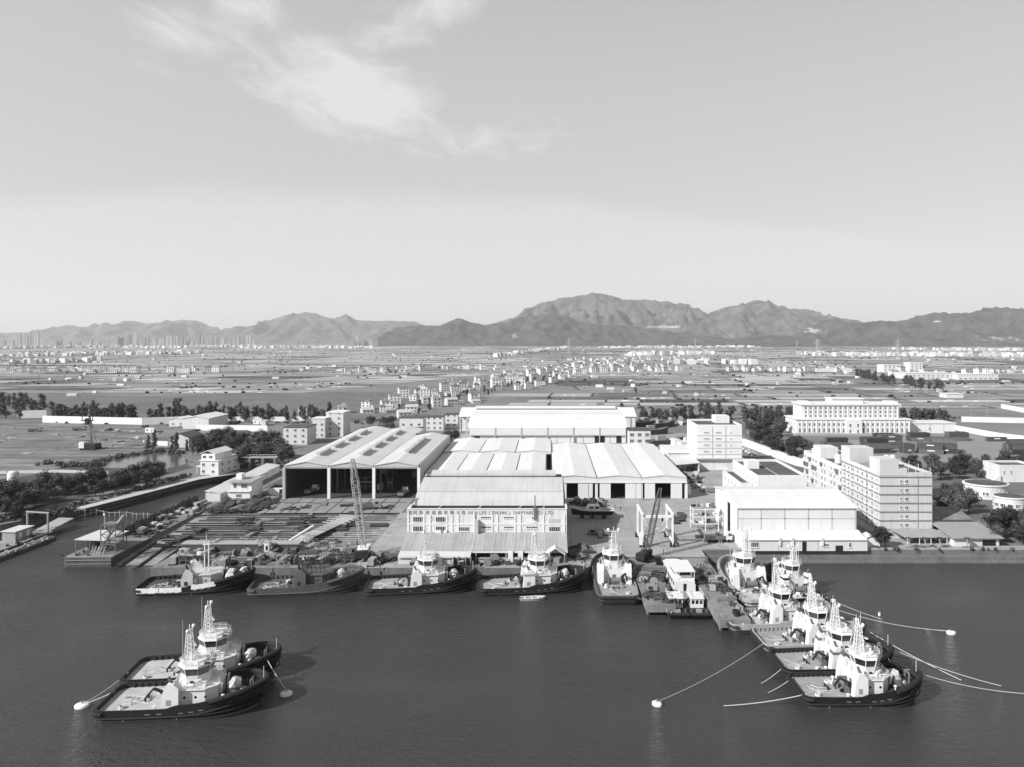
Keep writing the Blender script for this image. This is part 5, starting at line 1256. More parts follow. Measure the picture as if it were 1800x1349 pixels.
        for k in range(14):
            x = -hl * .55 + rr.uniform(0, 7); y = rr.uniform(-3, 3); b.cbox(x, y, 1.53, rr.uniform(.4, 1.6), rr.uniform(.3, .9), rr.uniform(.2, 1.1), rr.uniform(0, 3))
        b.build('loose_gear', M_RUST, t)['kind'] = 'stuff'
        MB().box(x0 - 1.5, x0 + 2.4, -w_ * 1.1, w_ * .2, 1.53, 4.0).build('white_cabin', M_SUPER, t)
    return t

def place(o, X, Y, rz): o.location = (X, Y, 0); o.rotation_euler = (0, 0, rz)
def set_at(o, stern, bow):
    (xa, ya), (xb, yb) = stern, bow; place(o, (xa + xb) / 2, (ya + yb) / 2, math.atan2(yb - ya, xb - xa))
TG = 'tugs at the shipyard'
def set_mid(o, X, Y, deg): place(o, X, Y, math.radians(deg))
ta = tug('black-hulled tug nearest the viewer at lower left, two buoys beside it', TG, 29.5, 11.4)
set_mid(ta, -64.0, 126.0, 5); ta.scale = (.92, .94, .93)
tb = tug('black-hulled tug lying behind its twin at lower left', TG, 29.5, 11.4, seed=5); tb.scale = (.92, .94, .93); set_mid(tb, -66.2, 137.4, 7)
# row along the quay
t1 = tug('dark tug without wheelhouse, wrapped in white tarpaulins, leftmost along the quay', TG, 27.5, 10.6, sup=mat('undercoat', .52, .6, .2, .5), deck=M_RUST, fore=M_RUST, tarp=True, wheel=False, mast=False)
set_mid(t1, -91.0, 184.6, 7)
MB().bar((2, -1, 4.7), (2, -1, 13), .25).bar((3.0, -1, 4.7), (3.0, -1, 13), .25).bar((1.6, -1, 12), (3.4, -1, 12), .3).bar((1.8, -1.4, 10), (1.8, .2, 10), .2).tube((2.5, -1, 13), (2.5, -1, 14.5), .08).build('mast', M_SUPER, t1)
b = MB()
for k in range(6): b.bar((-3 + k * 1.2, 3.2, 1.6), (-3 + k * 1.2, 3.2, 5.6), .12)
for z in (2.6, 3.6, 4.6, 5.5): b.bar((-3.2, 3.2, z), (3.2, 3.2, z), .1)
b.build('scaffold', M_STEEL, t1)
t2 = tug('unfinished tug in plain grey primer without wheelhouse, second along the quay', TG, 27.5, 10.6, hull=M_PRIMER, bul=M_GREYPRIMER, deck=M_GREYPRIMER, fore=M_GREYPRIMER, rubber=M_PRIMER, sup=M_GREYPRIMER, wheel=False, mast=False, crane=False, marks=False)
set_mid(t2, -62.4, 184.6, 7)
b = MB()
for k in range(7):
    for s in (-2, 2): b.bar((-2 + k * 1.1, s, 4.9), (-2 + k * 1.1, s, 7.2), .1)
for z in (6.0, 7.1):
    for s in (-2, 2): b.bar((-2, s, z), (4.6, s, z), .1)
b.build('scaffold', M_DARK, t2)
t3 = tug('black tug with white wheelhouse, third along the quay below the office', TG, 29.5, 11.4, deck=M_DECKG, seed=2, mh=16.4); t3.scale = (.93, .96, .97); set_mid(t3, -33.0, 185.0, 7)
t4 = tug('black tug with a skiff alongside, nearest the quay corner', TG, 29.5, 11.4, deck=M_DECKG, seed=9, mh=16.0, band=M_GREY); t4.scale = (.95, .96, .97); set_mid(t4, -4.2, 185.0, 7)
# tug lying bow-in between quay and crane pier
t5 = tug('grey tug seen from astern between quay corner and crane pier', TG, 27.5, 10.8, hull=M_HULLG, bul=M_GREY, deck=M_DECKG, fore=M_DECKG); set_mid(t5, 17.2, 187.2, 90)
for k in range(12): MB().box(-13.75, -13.72, -2.4 + k * .42, -2.4 + k * .42 + .25, 2.0, 2.25).build('stern_lettering', M_WHITE2, t5)
# raft at the right
r1 = tug('black-hulled tug at the front of the right-hand raft', TG, 25.0, 10.4, deck=M_DECKG); set_mid(r1, 56.2, 129.6, 1); r1.scale = (.90, .95, .91)
r2 = tug('black-hulled tug second from the front of the right-hand raft', TG, 25.0, 10.4, deck=M_DECKG, seed=4, band=M_STEEL, mh=15.0); r2.scale = (.91, .95, .92); set_mid(r2, 56.2, 140.2, 3)
r3 = tug('pale-hulled tug third in the right-hand raft', TG, 25.0, 10.4, hull=M_HULLL, bul=M_GREY, deck=M_DECKG, rubber=M_DARK); set_mid(r3, 55.6, 151.0, 4); r3.scale = (.91, .95, .93)
r4 = tug('pale-hulled tug fourth in the raft, its stern beside the pier end', TG, 25.0, 10.4, hull=M_HULLL, bul=M_GREY, deck=M_DECK, rubber=M_DARK, seed=8, mh=16.2); r4.scale = (.93, .95, .95); set_mid(r4, 51.4, 161.6, 5)
r5 = tug('white and grey tug lying along the pier with bow to the shore', TG, 27.0, 10.4, hull=M_HULLL, bul=M_GREY, deck=M_DECK, fore=M_DECKG, rubber=M_GREY, mh=16.5, seed=3); set_mid(r5, 51.4, 184.5, 94)
r6 = tug('slender white tug with pole mast behind the raft, bow to the shore', TG, 25.0, 9.6, hull=M_HULLB, deck=M_DECK, mh=14.5, band=M_DARK, seed=6); set_mid(r6, 62.6, 181.0, 97); r6.scale = (.95, .95, .9)

# small craft
def hull_mesh(b, L, B, zk, zd, sheer=0.4, tr=.75):
    xs = [-1, -.6, -.2, .2, .5, .75, .9, 1.0]; hw = lambda u: B / 2 * (tr + (1 - tr) * sstep(-1, 0, u)) * (1 - max(0, (u - .15) / .85) ** 2.2)
    top = [(u * L / 2, -hw(u), zd + sheer * max(0, u) ** 2) for u in xs] + [(u * L / 2, hw(u), zd + sheer * max(0, u) ** 2) for u in xs[-2::-1]]
    bot = [(x * .93, y * .7, zk) for x, y, z in top]; n = len(top)
    b.add(bot + top, [(i, (i + 1) % n, n + (i + 1) % n, n + i) for i in range(n)] + [tuple(range(n - 1, -1, -1))]); return top, hw
def workboat(label, L, B, X, Y, rz, hullm, cabin=True):
    o = thing('workboat', label, 'boat', (X, Y, 0), rz, 'small craft by the piers')
    b = MB(); top, hw = hull_mesh(b, L, B, -.6, 1.2, .5, .95); b.build('hull', hullm, o)
    MB().add([(x, y * .97, z - .25) for x, y, z in top], [tuple(range(len(top)))]).build('deck', M_DECKD, o)
    MB().path([(x, y, z - .1) for x, y, z in top], .12, 5, True).build('rub_rail', M_BLACK, o)
    MB().box(-1.0, 3.0, -B * .32, B * .32, .95, 3.2).build('cabin', M_SUPER, o); MB().box(-1.3, 3.4, -B * .36, B * .36, 3.203, 3.4).build('cabin_roof', M_SUPER, o)
    for k in (-1, 0, 1): MB().box(-1.04, -1.0, k * B * .2 - .32, k * B * .2 + .32, 2.0, 2.8).build('window', M_GLASS, o)
    for s in (-1, 1): MB().box(-.4, 2.4, s * B * .32 - .03, s * B * .32 + .03, 2.0, 2.8).build('window', M_GLASS, o)
    b = MB()
    for k in range(5):
        for s in (-1, 1): b.bar((-1.2 + k * 1.1, s * B * .34, 3.4), (-1.2 + k * 1.1, s * B * .34, 4.3), .07)
    for s in (-1, 1): b.bar((-1.2, s * B * .34, 4.3), (3.2, s * B * .34, 4.3), .07)
    b.bar((-1.2, -B * .34, 4.3), (-1.2, B * .34, 4.3), .07); b.build('railing', M_SUPER, o)
    for s in (-1, 1): MB().tube((-L * .3, s * B * .38, .95), (-L * .3, s * B * .38, 1.7), .15).build('bollard', M_STEEL, o)
    MB().box(-L * .34, -L * .24, -.6, .6, .95, 1.5).build('hatch', M_GREY, o)
    MB().tube((1.0, 0, 3.4), (1.0, 0, 6.0), .07).build('mast', M_SUPER, o)
    return o
workboat('small dark workboat with white cabin, left of the pair at the pier mouth', 11.5, 5.0, 30.4, 170.5, math.radians(90), M_HULLB)
workboat('small dark workboat with white cabin, right of the pair at the pier mouth', 11.5, 4.8, 35.4, 170.4, math.radians(90), M_HULLB)
# ferry
fe = thing('ferry', 'white two-deck ferry moored between the two piers', 'ferry', (34.2, 188.5, 0), math.radians(91), 'small craft by the piers')
b = MB(); top, hw = hull_mesh(b, 22, 5.8, -.6, 1.6, .7, .95); b.build('hull', M_SUPER, fe); MB().add([(x, y * .98, z - .05) for x, y, z in top], [tuple(range(len(top)))]).build('deck', M_DECKG, fe)
MB().prism([(-9.5, -2.5), (6.5, -2.5), (8.2, -1.4), (8.2, 1.4), (6.5, 2.5), (-9.5, 2.5)], 1.6, 4.1).build('main_cabin', M_SUPER, fe)
MB().prism([(-8.0, -2.7), (6.8, -2.7), (8.4, -1.5), (8.4, 1.5), (6.8, 2.7), (-8.0, 2.7)], 4.103, 4.3).build('upper_deck', M_SUPER, fe)
MB().box(-7.5, -1.5, -2.2, 2.2, 4.303, 6.3).build('upper_cabin', M_SUPER, fe); MB().box(-9.2, .2, -2.7, 2.7, 6.303, 6.5).build('sun_roof', M_SUPER, fe)
for k in range(6):
    for s in (-1, 1): MB().box(-8.4 + k * 2.4, -7.0 + k * 2.4, s * 2.5 - .03, s * 2.5 + .03, 2.6, 3.5).build('window', M_GLASS, fe)
for k in range(3):
    for s in (-1, 1): MB().box(-7.2 + k * 1.9, -5.8 + k * 1.9, s * 2.2 - .03, s * 2.2 + .03, 5.0, 5.9).build('window', M_GLASS, fe)
MB().box(-9.54, -9.5, -.4, .4, 1.7, 3.5).build('door', M_BLACK, fe); MB().box(-7.54, -7.5, -1.8, .9, 5.0, 6.0).build('window', M_GLASS, fe)
for s in (-1, 1): MB().box(-9.0, -8.85, s * 2.5 - .07, s * 2.5 + .07, 4.3, 6.3).build('post', M_SUPER, fe)
# skiff beside the fourth tug
sk = thing('skiff', 'little white skiff alongside the tug nearest the quay corner', 'boat', (-4.0, 177.4, 0), math.radians(4), 'small craft by the piers')
b = MB(); top, hw = hull_mesh(b, 6.4, 2.0, -.25, .62, .25, .8); b.build('hull', M_HULLL, sk); MB().add([(x * .93, y * .85, .35) for x, y, z in top], [tuple(range(len(top)))]).build('deck', M_DECKG, sk)
MB().path([(x, y, z) for x, y, z in top], .07, 5, True).build('gunwale', M_SUPER, sk)
for x in (-1.8, 0, 1.5): MB().box(x - .2, x + .2, -.75, .75, .4, .58).build('thwart', M_SUPER, sk)
MB().box(-3.5, -3.1, -.25, .25, .1, 1.1).build('outboard_motor', M_DARK, sk)
# patrol boat on land, in the office block's shadow
pb = thing('patrol_boat', 'dark launch with white cabin on blocks in the shade beside the office', 'boat', (15.2, 247, 3.0), math.radians(180))
b = MB(); top, hw = hull_mesh(b, 15, 4.0, 1.2, 2.9, .9, .9); b.build('hull', M_HULLD, pb); MB().add([(x, y * .95, z - .1) for x, y, z in top], [tuple(range(len(top)))]).build('deck', M_GREY, pb)
MB().path([(x, y, z) for x, y, z in top], .13, 5, True).build('rub_rail', M_SUPER, pb)
MB().exy([(-3.0, 2.8), (2.6, 2.8), (1.4, 4.6), (-2.4, 4.6)], -1.4, 1.4).build('cabin', M_SUPER, pb)
for s in (-1, 1):
    for x in (-1.6, .3): MB().box(x - .7, x + .7, s * 1.4 - .03, s * 1.4 + .03, 3.5, 4.2).build('window', M_GLASS, pb)
MB().bar((-1.6, 0, 4.6), (-1.9, 0, 6.6), .3).bar((-1.8, -.9, 5.8), (-1.8, .9, 5.8), .15).build('mast', M_SUPER, pb)
for x in (-4, 0, 3.5): MB().box(x - .6, x + .6, -1.0, 1.0, 0, 1.25).build('keel_block', M_DARK, pb)
# covered small boat seen on the inner quay
# buoys
def buoy(label, X, Y, rz, tilt=0.25, r=1.0, Lb=2.6):
    o = thing('mooring_buoy', label, 'buoy', (X, Y, .15), rz, 'mooring buoys on the river')
    b = MB().lathe([(0, -.5), (r * .9, -.45), (r, -.1), (r, .25), (r * .85, .42), (.3, .5), (0, .5)], n=14)
    b.v = [(x * Lb / 2 / r, y, z) for x, y, z in b.v]; b.build('float', M_WHITE, o, True)
    MB().tube((0, 0, .45), (0, 0, .85), .12).bar((-.25, 0, .85), (.25, 0, .85), .12).build('mooring_ring', M_STEEL, o)
    return o
B1 = G(145, 1240, .3); buoy('white mooring buoy left of the nearest tug stern', B1[0], B1[1], .1)
B2 = G(503, 1219, .3); buoy('white mooring buoy right of the two lower-left tugs', B2[0], B2[1], .3, r=.9, Lb=2.2)
B3 = G(1155, 1237, .3); buoy('white mooring buoy alone in the middle of the river', B3[0], B3[1], -.6, r=.7, Lb=1.9)
B4 = G(1672, 1112, .3); buoy('white mooring buoy at right beyond the raft', B4[0], B4[1], 0, r=.8, Lb=2.0)
B5 = G(1546, 1080, .3); buoy('tiny white marker buoy behind the raft', B5[0], B5[1], 0, r=.25, Lb=.6)
def line(label, p, q, sag=1.0, r=.055, name='mooring_line'):
    p = Vector(p); q = Vector(q); pts = []
    for i in range(13):
        t_ = i / 12; v = p + (q - p) * t_; v.z -= sag * 4 * t_ * (1 - t_); pts.append(v)
    tag(MB().path(pts, r, 5).build(name, M_ROPE), label, 'rope', 'mooring lines')
def on(t_, x, y, z): 
    c, s = math.cos(t_.rotation_euler[2]), math.sin(t_.rotation_euler[2]); sx, sy, sz = t_.scale; x *= sx; y *= sy
    return (t_.location[0] + x * c - y * s, t_.location[1] + x * s + y * c, z * sz)
line('mooring line from nearest lower-left tug to its stern buoy', on(ta, -14.4, 2, 2.4), (B1[0] + .8, B1[1], .7), .1, .07)
line('mooring line from rear lower-left tug to the stern buoy', on(tb, -14.4, -2, 2.4), (B1[0] + .6, B1[1] + .4, .8), .3, .07)
line('mooring line from rear lower-left tug bow to the right buoy', on(tb, 12.6, -2.4, 4.6), (B2[0], B2[1], .9), .3, .07)
line('pale mooring line running left from the front raft tug', on(r1, -11.6, -3.6, 2.4), (*G(1272, 1241, .05), .05), .35, .07)
line('dark-tipped mooring line from the third raft tug towards the lone buoy', on(r3, -12, -3, 2.4), (B3[0], B3[1], .6), .8, .05)
line('short mooring line down from the second raft tug stern', on(r2, -12, -3, 2.4), (*G(1338, 1202, .05), .05), .2, .06)
line('thin mooring line crossing the gap at the raft sterns', on(r1, -11.8, 3, 2.4), (*G(1350, 1218, .05), .05), .2, .05)
line('long mooring line from front raft tug bow to the right edge', on(r1, 11.0, 1.5, 4.6), (*G(1830, 1221, .05), .05), 1.0, .07)
line('upper mooring line from the fourth raft tug bow to the right buoy', on(r4, 11.0, 2, 4.6), (B4[0], B4[1], .6), 1.3, .06)
line('long mooring line from third raft tug bow towards the right', on(r3, 11.0, 2, 4.6), (*G(1690, 1196, .05), .05), .5, .07)
line('long mooring line from second raft tug bow towards the right', on(r2, 11.0, 2, 4.6), (*G(1760, 1206, .05), .05), .7, .06)
line('bow line tying the front raft tug to the second', on(r1, 10, 3.5, 4.4), on(r2, 10.0, -3, 4.4), .6, .06)
line('sagging hose line from crane pier to the left workboat', (27.5, 167.2, 2.4), (28.8, 166.2, 1.4), 1.2, .08)
line('slack mooring line sagging from the fourth raft tug bow', on(r4, 11.5, 1, 4.4), on(r3, 12.5, 2, 4.4), 1.6, .05)
line('second bow line from the pier-side tug to the buoy', on(r6, -9, -4, 2.6), (B4[0] - .5, B4[1], .5), 1.5, .05)
# ------------------------------------------------------------------ cranes and yard gear
def lattice(b, p, q, w0, w1, w2, n, r=.09, rd=.06):
    """four-chord boom from p to q: width w0 at the foot, w1 in the middle, w2 at the tip"""
    p, q = Vector(p), Vector(q); d = q - p; a = d.normalized().cross(Vector((0, 1, 0))).normalized(); c = a.cross(d.normalized())
    def W(t): return w0 + (w1 - w0) * min(1, t / .12) if t < .5 else w1 + (w2 - w1) * max(0, (t - .75) / .25)
    def cor(t, k): s = ((-1, -1), (1, -1), (1, 1), (-1, 1))[k]; m = p + d * t; return m + a * (s[0] * W(t) / 2) + c * (s[1] * W(t) / 2)
    for i in range(n):
        t0, t1 = i / n, (i + 1) / n
        for k in range(4):
            b.bar(cor(t0, k), cor(t1, k), r * 2); j = (k + 1) % 4
            b.bar(cor(t0, k), cor(t0, j), rd * 1.6); b.bar(cor(t0, k), cor(t1, j), rd * 1.6) if (i + k) % 2 else b.bar(cor(t0, j), cor(t1, k), rd * 1.6)
def crawler_crane(label, X, Y, z, tip, body_m, boom_m, rz, k=1.0):
    o = thing('crawler_crane', label, 'crane', (X, Y, z)); c, s = math.cos(rz), math.sin(rz)
    for sd in (-1, 1):
        b = MB().cbox(-s * sd * 1.9 * k, c * sd * 1.9 * k, .05, 5.6 * k, .9 * k, .9 * k, rz); b.cbox(-s * sd * 1.9 * k, c * sd * 1.9 * k, .951 * k, 4.6 * k, .7 * k, .15, rz); b.build('track', M_BLACK, o)
    MB().cbox(0, 0, .5 * k, 2.6 * k, 3.0 * k, .7 * k, rz).build('carbody', M_DARK, o)
    MB().cbox(-c * 1.0 * k, -s * 1.0 * k, 1.25 * k, 5.6 * k, 2.9 * k, 1.7 * k, rz).build('machine_house', body_m, o)
    MB().cbox(-c * 3.9 * k, -s * 3.9 * k, 1.1 * k, 1.3 * k, 3.2 * k, 1.9 * k, rz).build('counterweight', M_DARK, o)
    cb = MB().cbox(c * 1.6 * k + s * 1.3 * k, s * 1.6 * k - c * 1.3 * k, 1.25 * k, 1.8 * k, 1.1 * k, 2.0 * k, rz).build('cab', body_m, o)
    MB().cbox(c * 2.0 * k + s * 1.35 * k, s * 2.0 * k - c * 1.35 * k, 2.1 * k, 1.12 * k, 1.15 * k, .8 * k, rz).build('window', M_GLASS, cb)
    foot = (c * 1.6 * k, s * 1.6 * k, 1.6 * k); t = Vector(tip) - Vector((X, Y, z))
    b = MB(); lattice(b, foot, t, .5 * k, 1.7 * k, .7 * k, 16, .085, .055); b.build('boom', boom_m, o)
    af = Vector((-c * 2.6 * k, -s * 2.6 * k, 5.6 * k))
    MB().bar((-c * .4 - s * .8, -s * .4 + c * .8, 2.9 * k), af, .18).bar((-c * .4 + s * .8, -s * .4 - c * .8, 2.9 * k), af, .18).bar((-c * 3.4 * k, -s * 3.4 * k, 2.9 * k), af, .15).build('gantry_frame', boom_m, o)
    b = MB()
    for off in (-.25, .25): b.tube(af + Vector((0, off, 0)), t + Vector((0, off, 0)), .035, n=4)
    b.build('pendant_cable', M_DARK, o)
    h = t + Vector((.5, -.4, 0)); drop = h - Vector((0, 0, t.z * .45))
    MB().tube(h, drop, .03, n=4).build('hoist_cable', M_DARK, o); MB().cbox(drop.x, drop.y, drop.z - .9, .5, .3, .9).build('hook_block', M_DARK, o)
    return o
crawler_crane('tall pale lattice-boom crawler crane in front of the open sheds', -52.6, 202, 3.01, (-56.8, 206, 30.5), M_WHITE, mat('crane_pale', .42, .6, .2, .6), math.radians(100), 1.05)
crawler_crane('dark lattice-boom crane standing at the root of the left pier', 27.2, 200.5, 3.01, (32.3, 205, 22.2), M_DARK, mat('crane_dark', .10, .6, .3, .8), math.radians(60), .8)
# travel lift
tl = thing('travel_lift', 'white boat-lifting gantry frame on wheels in the yard', 'boat lift', (28.0, 212.5, 3.01))
for x in (0, 9.1):
    for y in (0, 10.6):
        MB().box(x - .25, x + .25, y - .4, y + .4, .9, 9.5).build('leg', M_WHITE2, tl)
        w_ = MB().tube((x - .75, y, .75), (x - .3, y, .75), .72, n=12).tube((x + .3, y, .75), (x + .75, y, .75), .72, n=12).build('wheel', M_BLACK, tl)
    MB().box(x - .28, x + .28, -.9, 11.5, 9.503, 10.2).build('side_girder', M_WHITE2, tl)
    MB().box(x - .2, x + .2, .43, 10.17, 1.4, 1.9).build('side_girder', M_WHITE2, tl)
MB().box(.26, 8.84, -.4, .4, 8.7, 9.45).build('cross_girder', M_WHITE2, tl)
MB().box(-.9, .1, -1.6, -.45, 1.0, 3.0).build('engine_box', M_WHITE2, tl); MB().box(-.8, .3, -1.2, -.44, 3.1, 4.6).build('operator_cab', M_WHITE2, tl)
for y in (2, 6): MB().path([(.5, y, 9.2), (2.2, y, 4.6), (4.5, y, 3.4), (7, y, 4.6), (8.6, y, 9.2)], .07, 5).build('lifting_sling', M_TARPW, tl)
# storage rack of white frames
sr = thing('storage_rack', 'white scaffold rack stacked with parts beside the panelled hall', 'rack', (46.8, 230, 3.01))
for x in (0, 4, 8.2):
    for y in (0, 4.5): MB().box(x - .13, x + .13, y - .13, y + .13, 0, 7.2).build('post', M_WHITE2, sr)
for z in (2.2, 4.4, 6.9):
    b = MB()
    for y in (0, 4.5): b.box(-.2, 8.4, y - .1, y + .1, z, z + .2)
    for x in (0, 4, 8.2): b.box(x - .1, x + .1, .1, 4.4, z + .01, z + .19)
    b.build('shelf_frame', M_WHITE2, sr)
    for k in range(9): MB().cbox(R.uniform(.6, 7.6), R.uniform(.8, 3.8), z + .21, R.uniform(.5, 2.0), R.uniform(.4, 1.2), R.uniform(.3, 1.3), R.uniform(0, 3)).build('stored_part', (M_STEEL, M_GREY, M_WHITE, M_RUST)[k % 4], sr)
# conveyor tower and barge at the tip of the creek peninsula
M_BARGE = mat('barge_side', 0.08, 0.8, 0.5, 0.25, streak=0.4)
ba = thing('work_barge', 'dark box barge with open canopy at the tip of the creek peninsula', 'barge', (-139, 203, 0))
MB().prism([(1.2, 0), (14, .3), (14, 20.8), (0, 20.8), (0, 1.2)], -.8, 2.6).build('hull', M_BARGE, ba); MB().prism([(1.3, .3), (13.7, .6), (13.7, 20.6), (.3, 20.6), (.3, 1.3)], 2.603, 2.66).build('deck', mat('barge_deck', .24, .9, .4, .4), ba)
MB().path([(1.2, -.05, 1.9), (14, .2, 1.9)], .15, 5).path([(1.2, -.05, .8), (14, .2, .8)], .13, 5).build('rub_rail', M_STEEL, ba)
MB().add([(.6, 4.5, 6.6), (9.4, 4.5, 6.3), (11.0, 14, 6.6), (2.0, 14, 6.9), (.6, 4.5, 6.45), (9.4, 4.5, 6.15), (11, 14, 6.45), (2, 14, 6.75)], [(0, 1, 2, 3), (7, 6, 5, 4), (0, 4, 5, 1), (1, 5, 6, 2), (2, 6, 7, 3), (3, 7, 4, 0)]).build('canopy', M_ROOF, ba)
for x, y in ((.9, 4.8), (9.0, 4.8), (10.5, 13.6), (2.3, 13.6), (5, 4.7)): MB().box(x - .1, x + .1, y - .1, y + .1, 2.66, 6.3).build('canopy_post', M_STEEL, ba)
MB().box(1.5, 4, 9, 12.5, 2.662, 5.4).build('deck_cabin', M_DARK, ba)
for k in range(10): MB().cbox(R.uniform(2.5, 9), R.uniform(2, 8), 2.662, R.uniform(.4, 2), R.uniform(.4, 1.2), R.uniform(.2, 1.2), R.uniform(0, 3)).build('deck_gear', (M_RUST, M_STEEL, M_GREY, M_DARK)[k % 4], ba)
MB().bar((-1.4, 2, 2.0), (.2, 2.5, 2.0), .2).bar((-1.2, 3, 2.0), (-1.2, 1, 3.8), .12).build('boarding_frame', M_STEEL, ba)
MB().tube((3.4, 14.4, 2.66), (3.4, 14.4, 12), .08, n=5).box(3.0, 3.4, 14.2, 14.6, 11.2, 11.8).build('lamp_pole', M_WHITE, ba)
ct = thing('conveyor_tower', 'rusty lattice loading tower with sloping chute on the work barge', 'tower', (-130, 206.5, 2.66))
b = MB()
for x in (0, 4.2):
    for y in (0, 4): b.bar((x, y, 0), (x, y, 8.4), .22)
for z in (2.8, 5.6, 8.3):
    for y in (0, 4): b.bar((0, y, z), (4.2, y, z), .18); b.bar((0, y, z - 2.8), (4.2, y, z), .13)
    for x in (0, 4.2): b.bar((x, 0, z), (x, 4, z), .18); b.bar((x, 4, z - 2.8), (x, 0, z), .13)
b.build('frame', M_STEEL, ct); MB().bar((-1.5, 2, 1.0), (5.6, 2, 11.0), 1.4, .5).build('chute', mat('chute_pale', .4, .7, .3, .6), ct); MB().box(.2, 4.0, .2, 3.8, 8.45, 8.6).build('platform', M_STEEL, ct)
for k in range(5): MB().bar((-2.6 + k * .9, -.8, 0), (-2.0 + k * .9, -.2, 2.4), .14).build('trestle', M_TARPW, ct)
# spit wall with palings along the creek
sp = thing('creek_fence', 'dark rough paling wall along the creek side of the peninsula', 'fence', (-133.6, 224, 3))
for k in range(48):
    h = R.uniform(2.4, 3.6); MB().box(0, .25, k * .98, k * .98 + R.uniform(.7, .96), 0, h).build('paling', M_RUST, sp)
# barge moored on the far bank
lb = thing('ramp_barge', 'flat ramp barge with lifting frame moored at the left bank', 'barge', (-173.5, 212, 0), math.radians(-3))
MB().prism([(0, 0), (8.5, 0), (8.5, 24), (0, 24)], -.6, 1.4).build('hull', M_BARGE, lb); MB().box(.2, 8.3, .2, 23.8, 1.403, 1.46).build('deck', mat('ramp_deck', .30, .9, .4, .4), lb)
MB().bar((4.5, 24, 1.5), (5.2, 34, 3.2), 5.6, .4).build('bow_ramp', mat('ramp_plate', .34, .85, .3, .5), lb)
for x in (1.0, 8.0): MB().tube((x, 22, 1.4), (x, 22, 8.2), .3, n=8).build('frame_leg', M_CONC, lb)
MB().tube((.6, 22, 8.3), (8.4, 22, 8.0), .3, n=8).build('frame_beam', M_CONC, lb)
MB().box(.8, 5.2, 12, 19, 1.47, 4.4).build('cabin', M_GREY, lb); MB().box(.4, 5.6, 11.6, 19.4, 4.403, 4.6).build('cabin_roof', M_ROOF, lb)
for y in (13.4, 16.5): MB().box(5.2, 5.24, y, y + 1.2, 2.0, 3.8).build('door', M_WHITE, lb)
for k in range(12): MB().cbox(R.uniform(5.8, 8), R.uniform(2, 20), 1.47, R.uniform(.5, 1.8), R.uniform(.4, 1.2), R.uniform(.2, .9), R.uniform(0, 3)).build('deck_gear', (M_RUST, M_STEEL, M_WHITE, M_DARK)[k % 4], lb)
lighter = thing('lighter', 'low rubble-laden lighter on the river side of the ramp barge', 'barge', (-164.4, 206, 0), math.radians(-3))
MB().prism([(0, 0), (3.6, 0), (3.6, 22), (2.6, 26), (.6, 26), (0, 22)], -.6, 1.0).build('hull', M_BARGE, lighter)
b = MB()
for k in range(60): b.cbox(R.uniform(.5, 3.1), R.uniform(.5, 24), 1.0, R.uniform(.3, 1.1), R.uniform(.3, .9), R.uniform(.15, .6), R.uniform(0, 3))
o_ = b.build('rubble_load', M_CONC, lighter); o_['kind'] = 'stuff'
# net stakes across the creek
ns = thing('net_barrier', 'line of white stakes and netting across the creek mouth', 'barrier', (0, 0, 0))
prev = None
for k in range(16):
    px = 131 + k * 10.0 + R.uniform(-2, 2); py = 902 + k * .75 + R.uniform(-.5, .5); x, y = G(px, py, 0)
    hgt = R.uniform(1.5, 2.3); MB().tube((x, y, -1), (x, y, hgt), .09, n=5).build('stake', M_WHITE, ns)
    if prev: MB().tube((prev[0], prev[1], prev[2] * .75), (x, y, hgt * .75), .05, n=4).build('net_rope', M_TARP, ns)
    prev = (x, y, hgt)
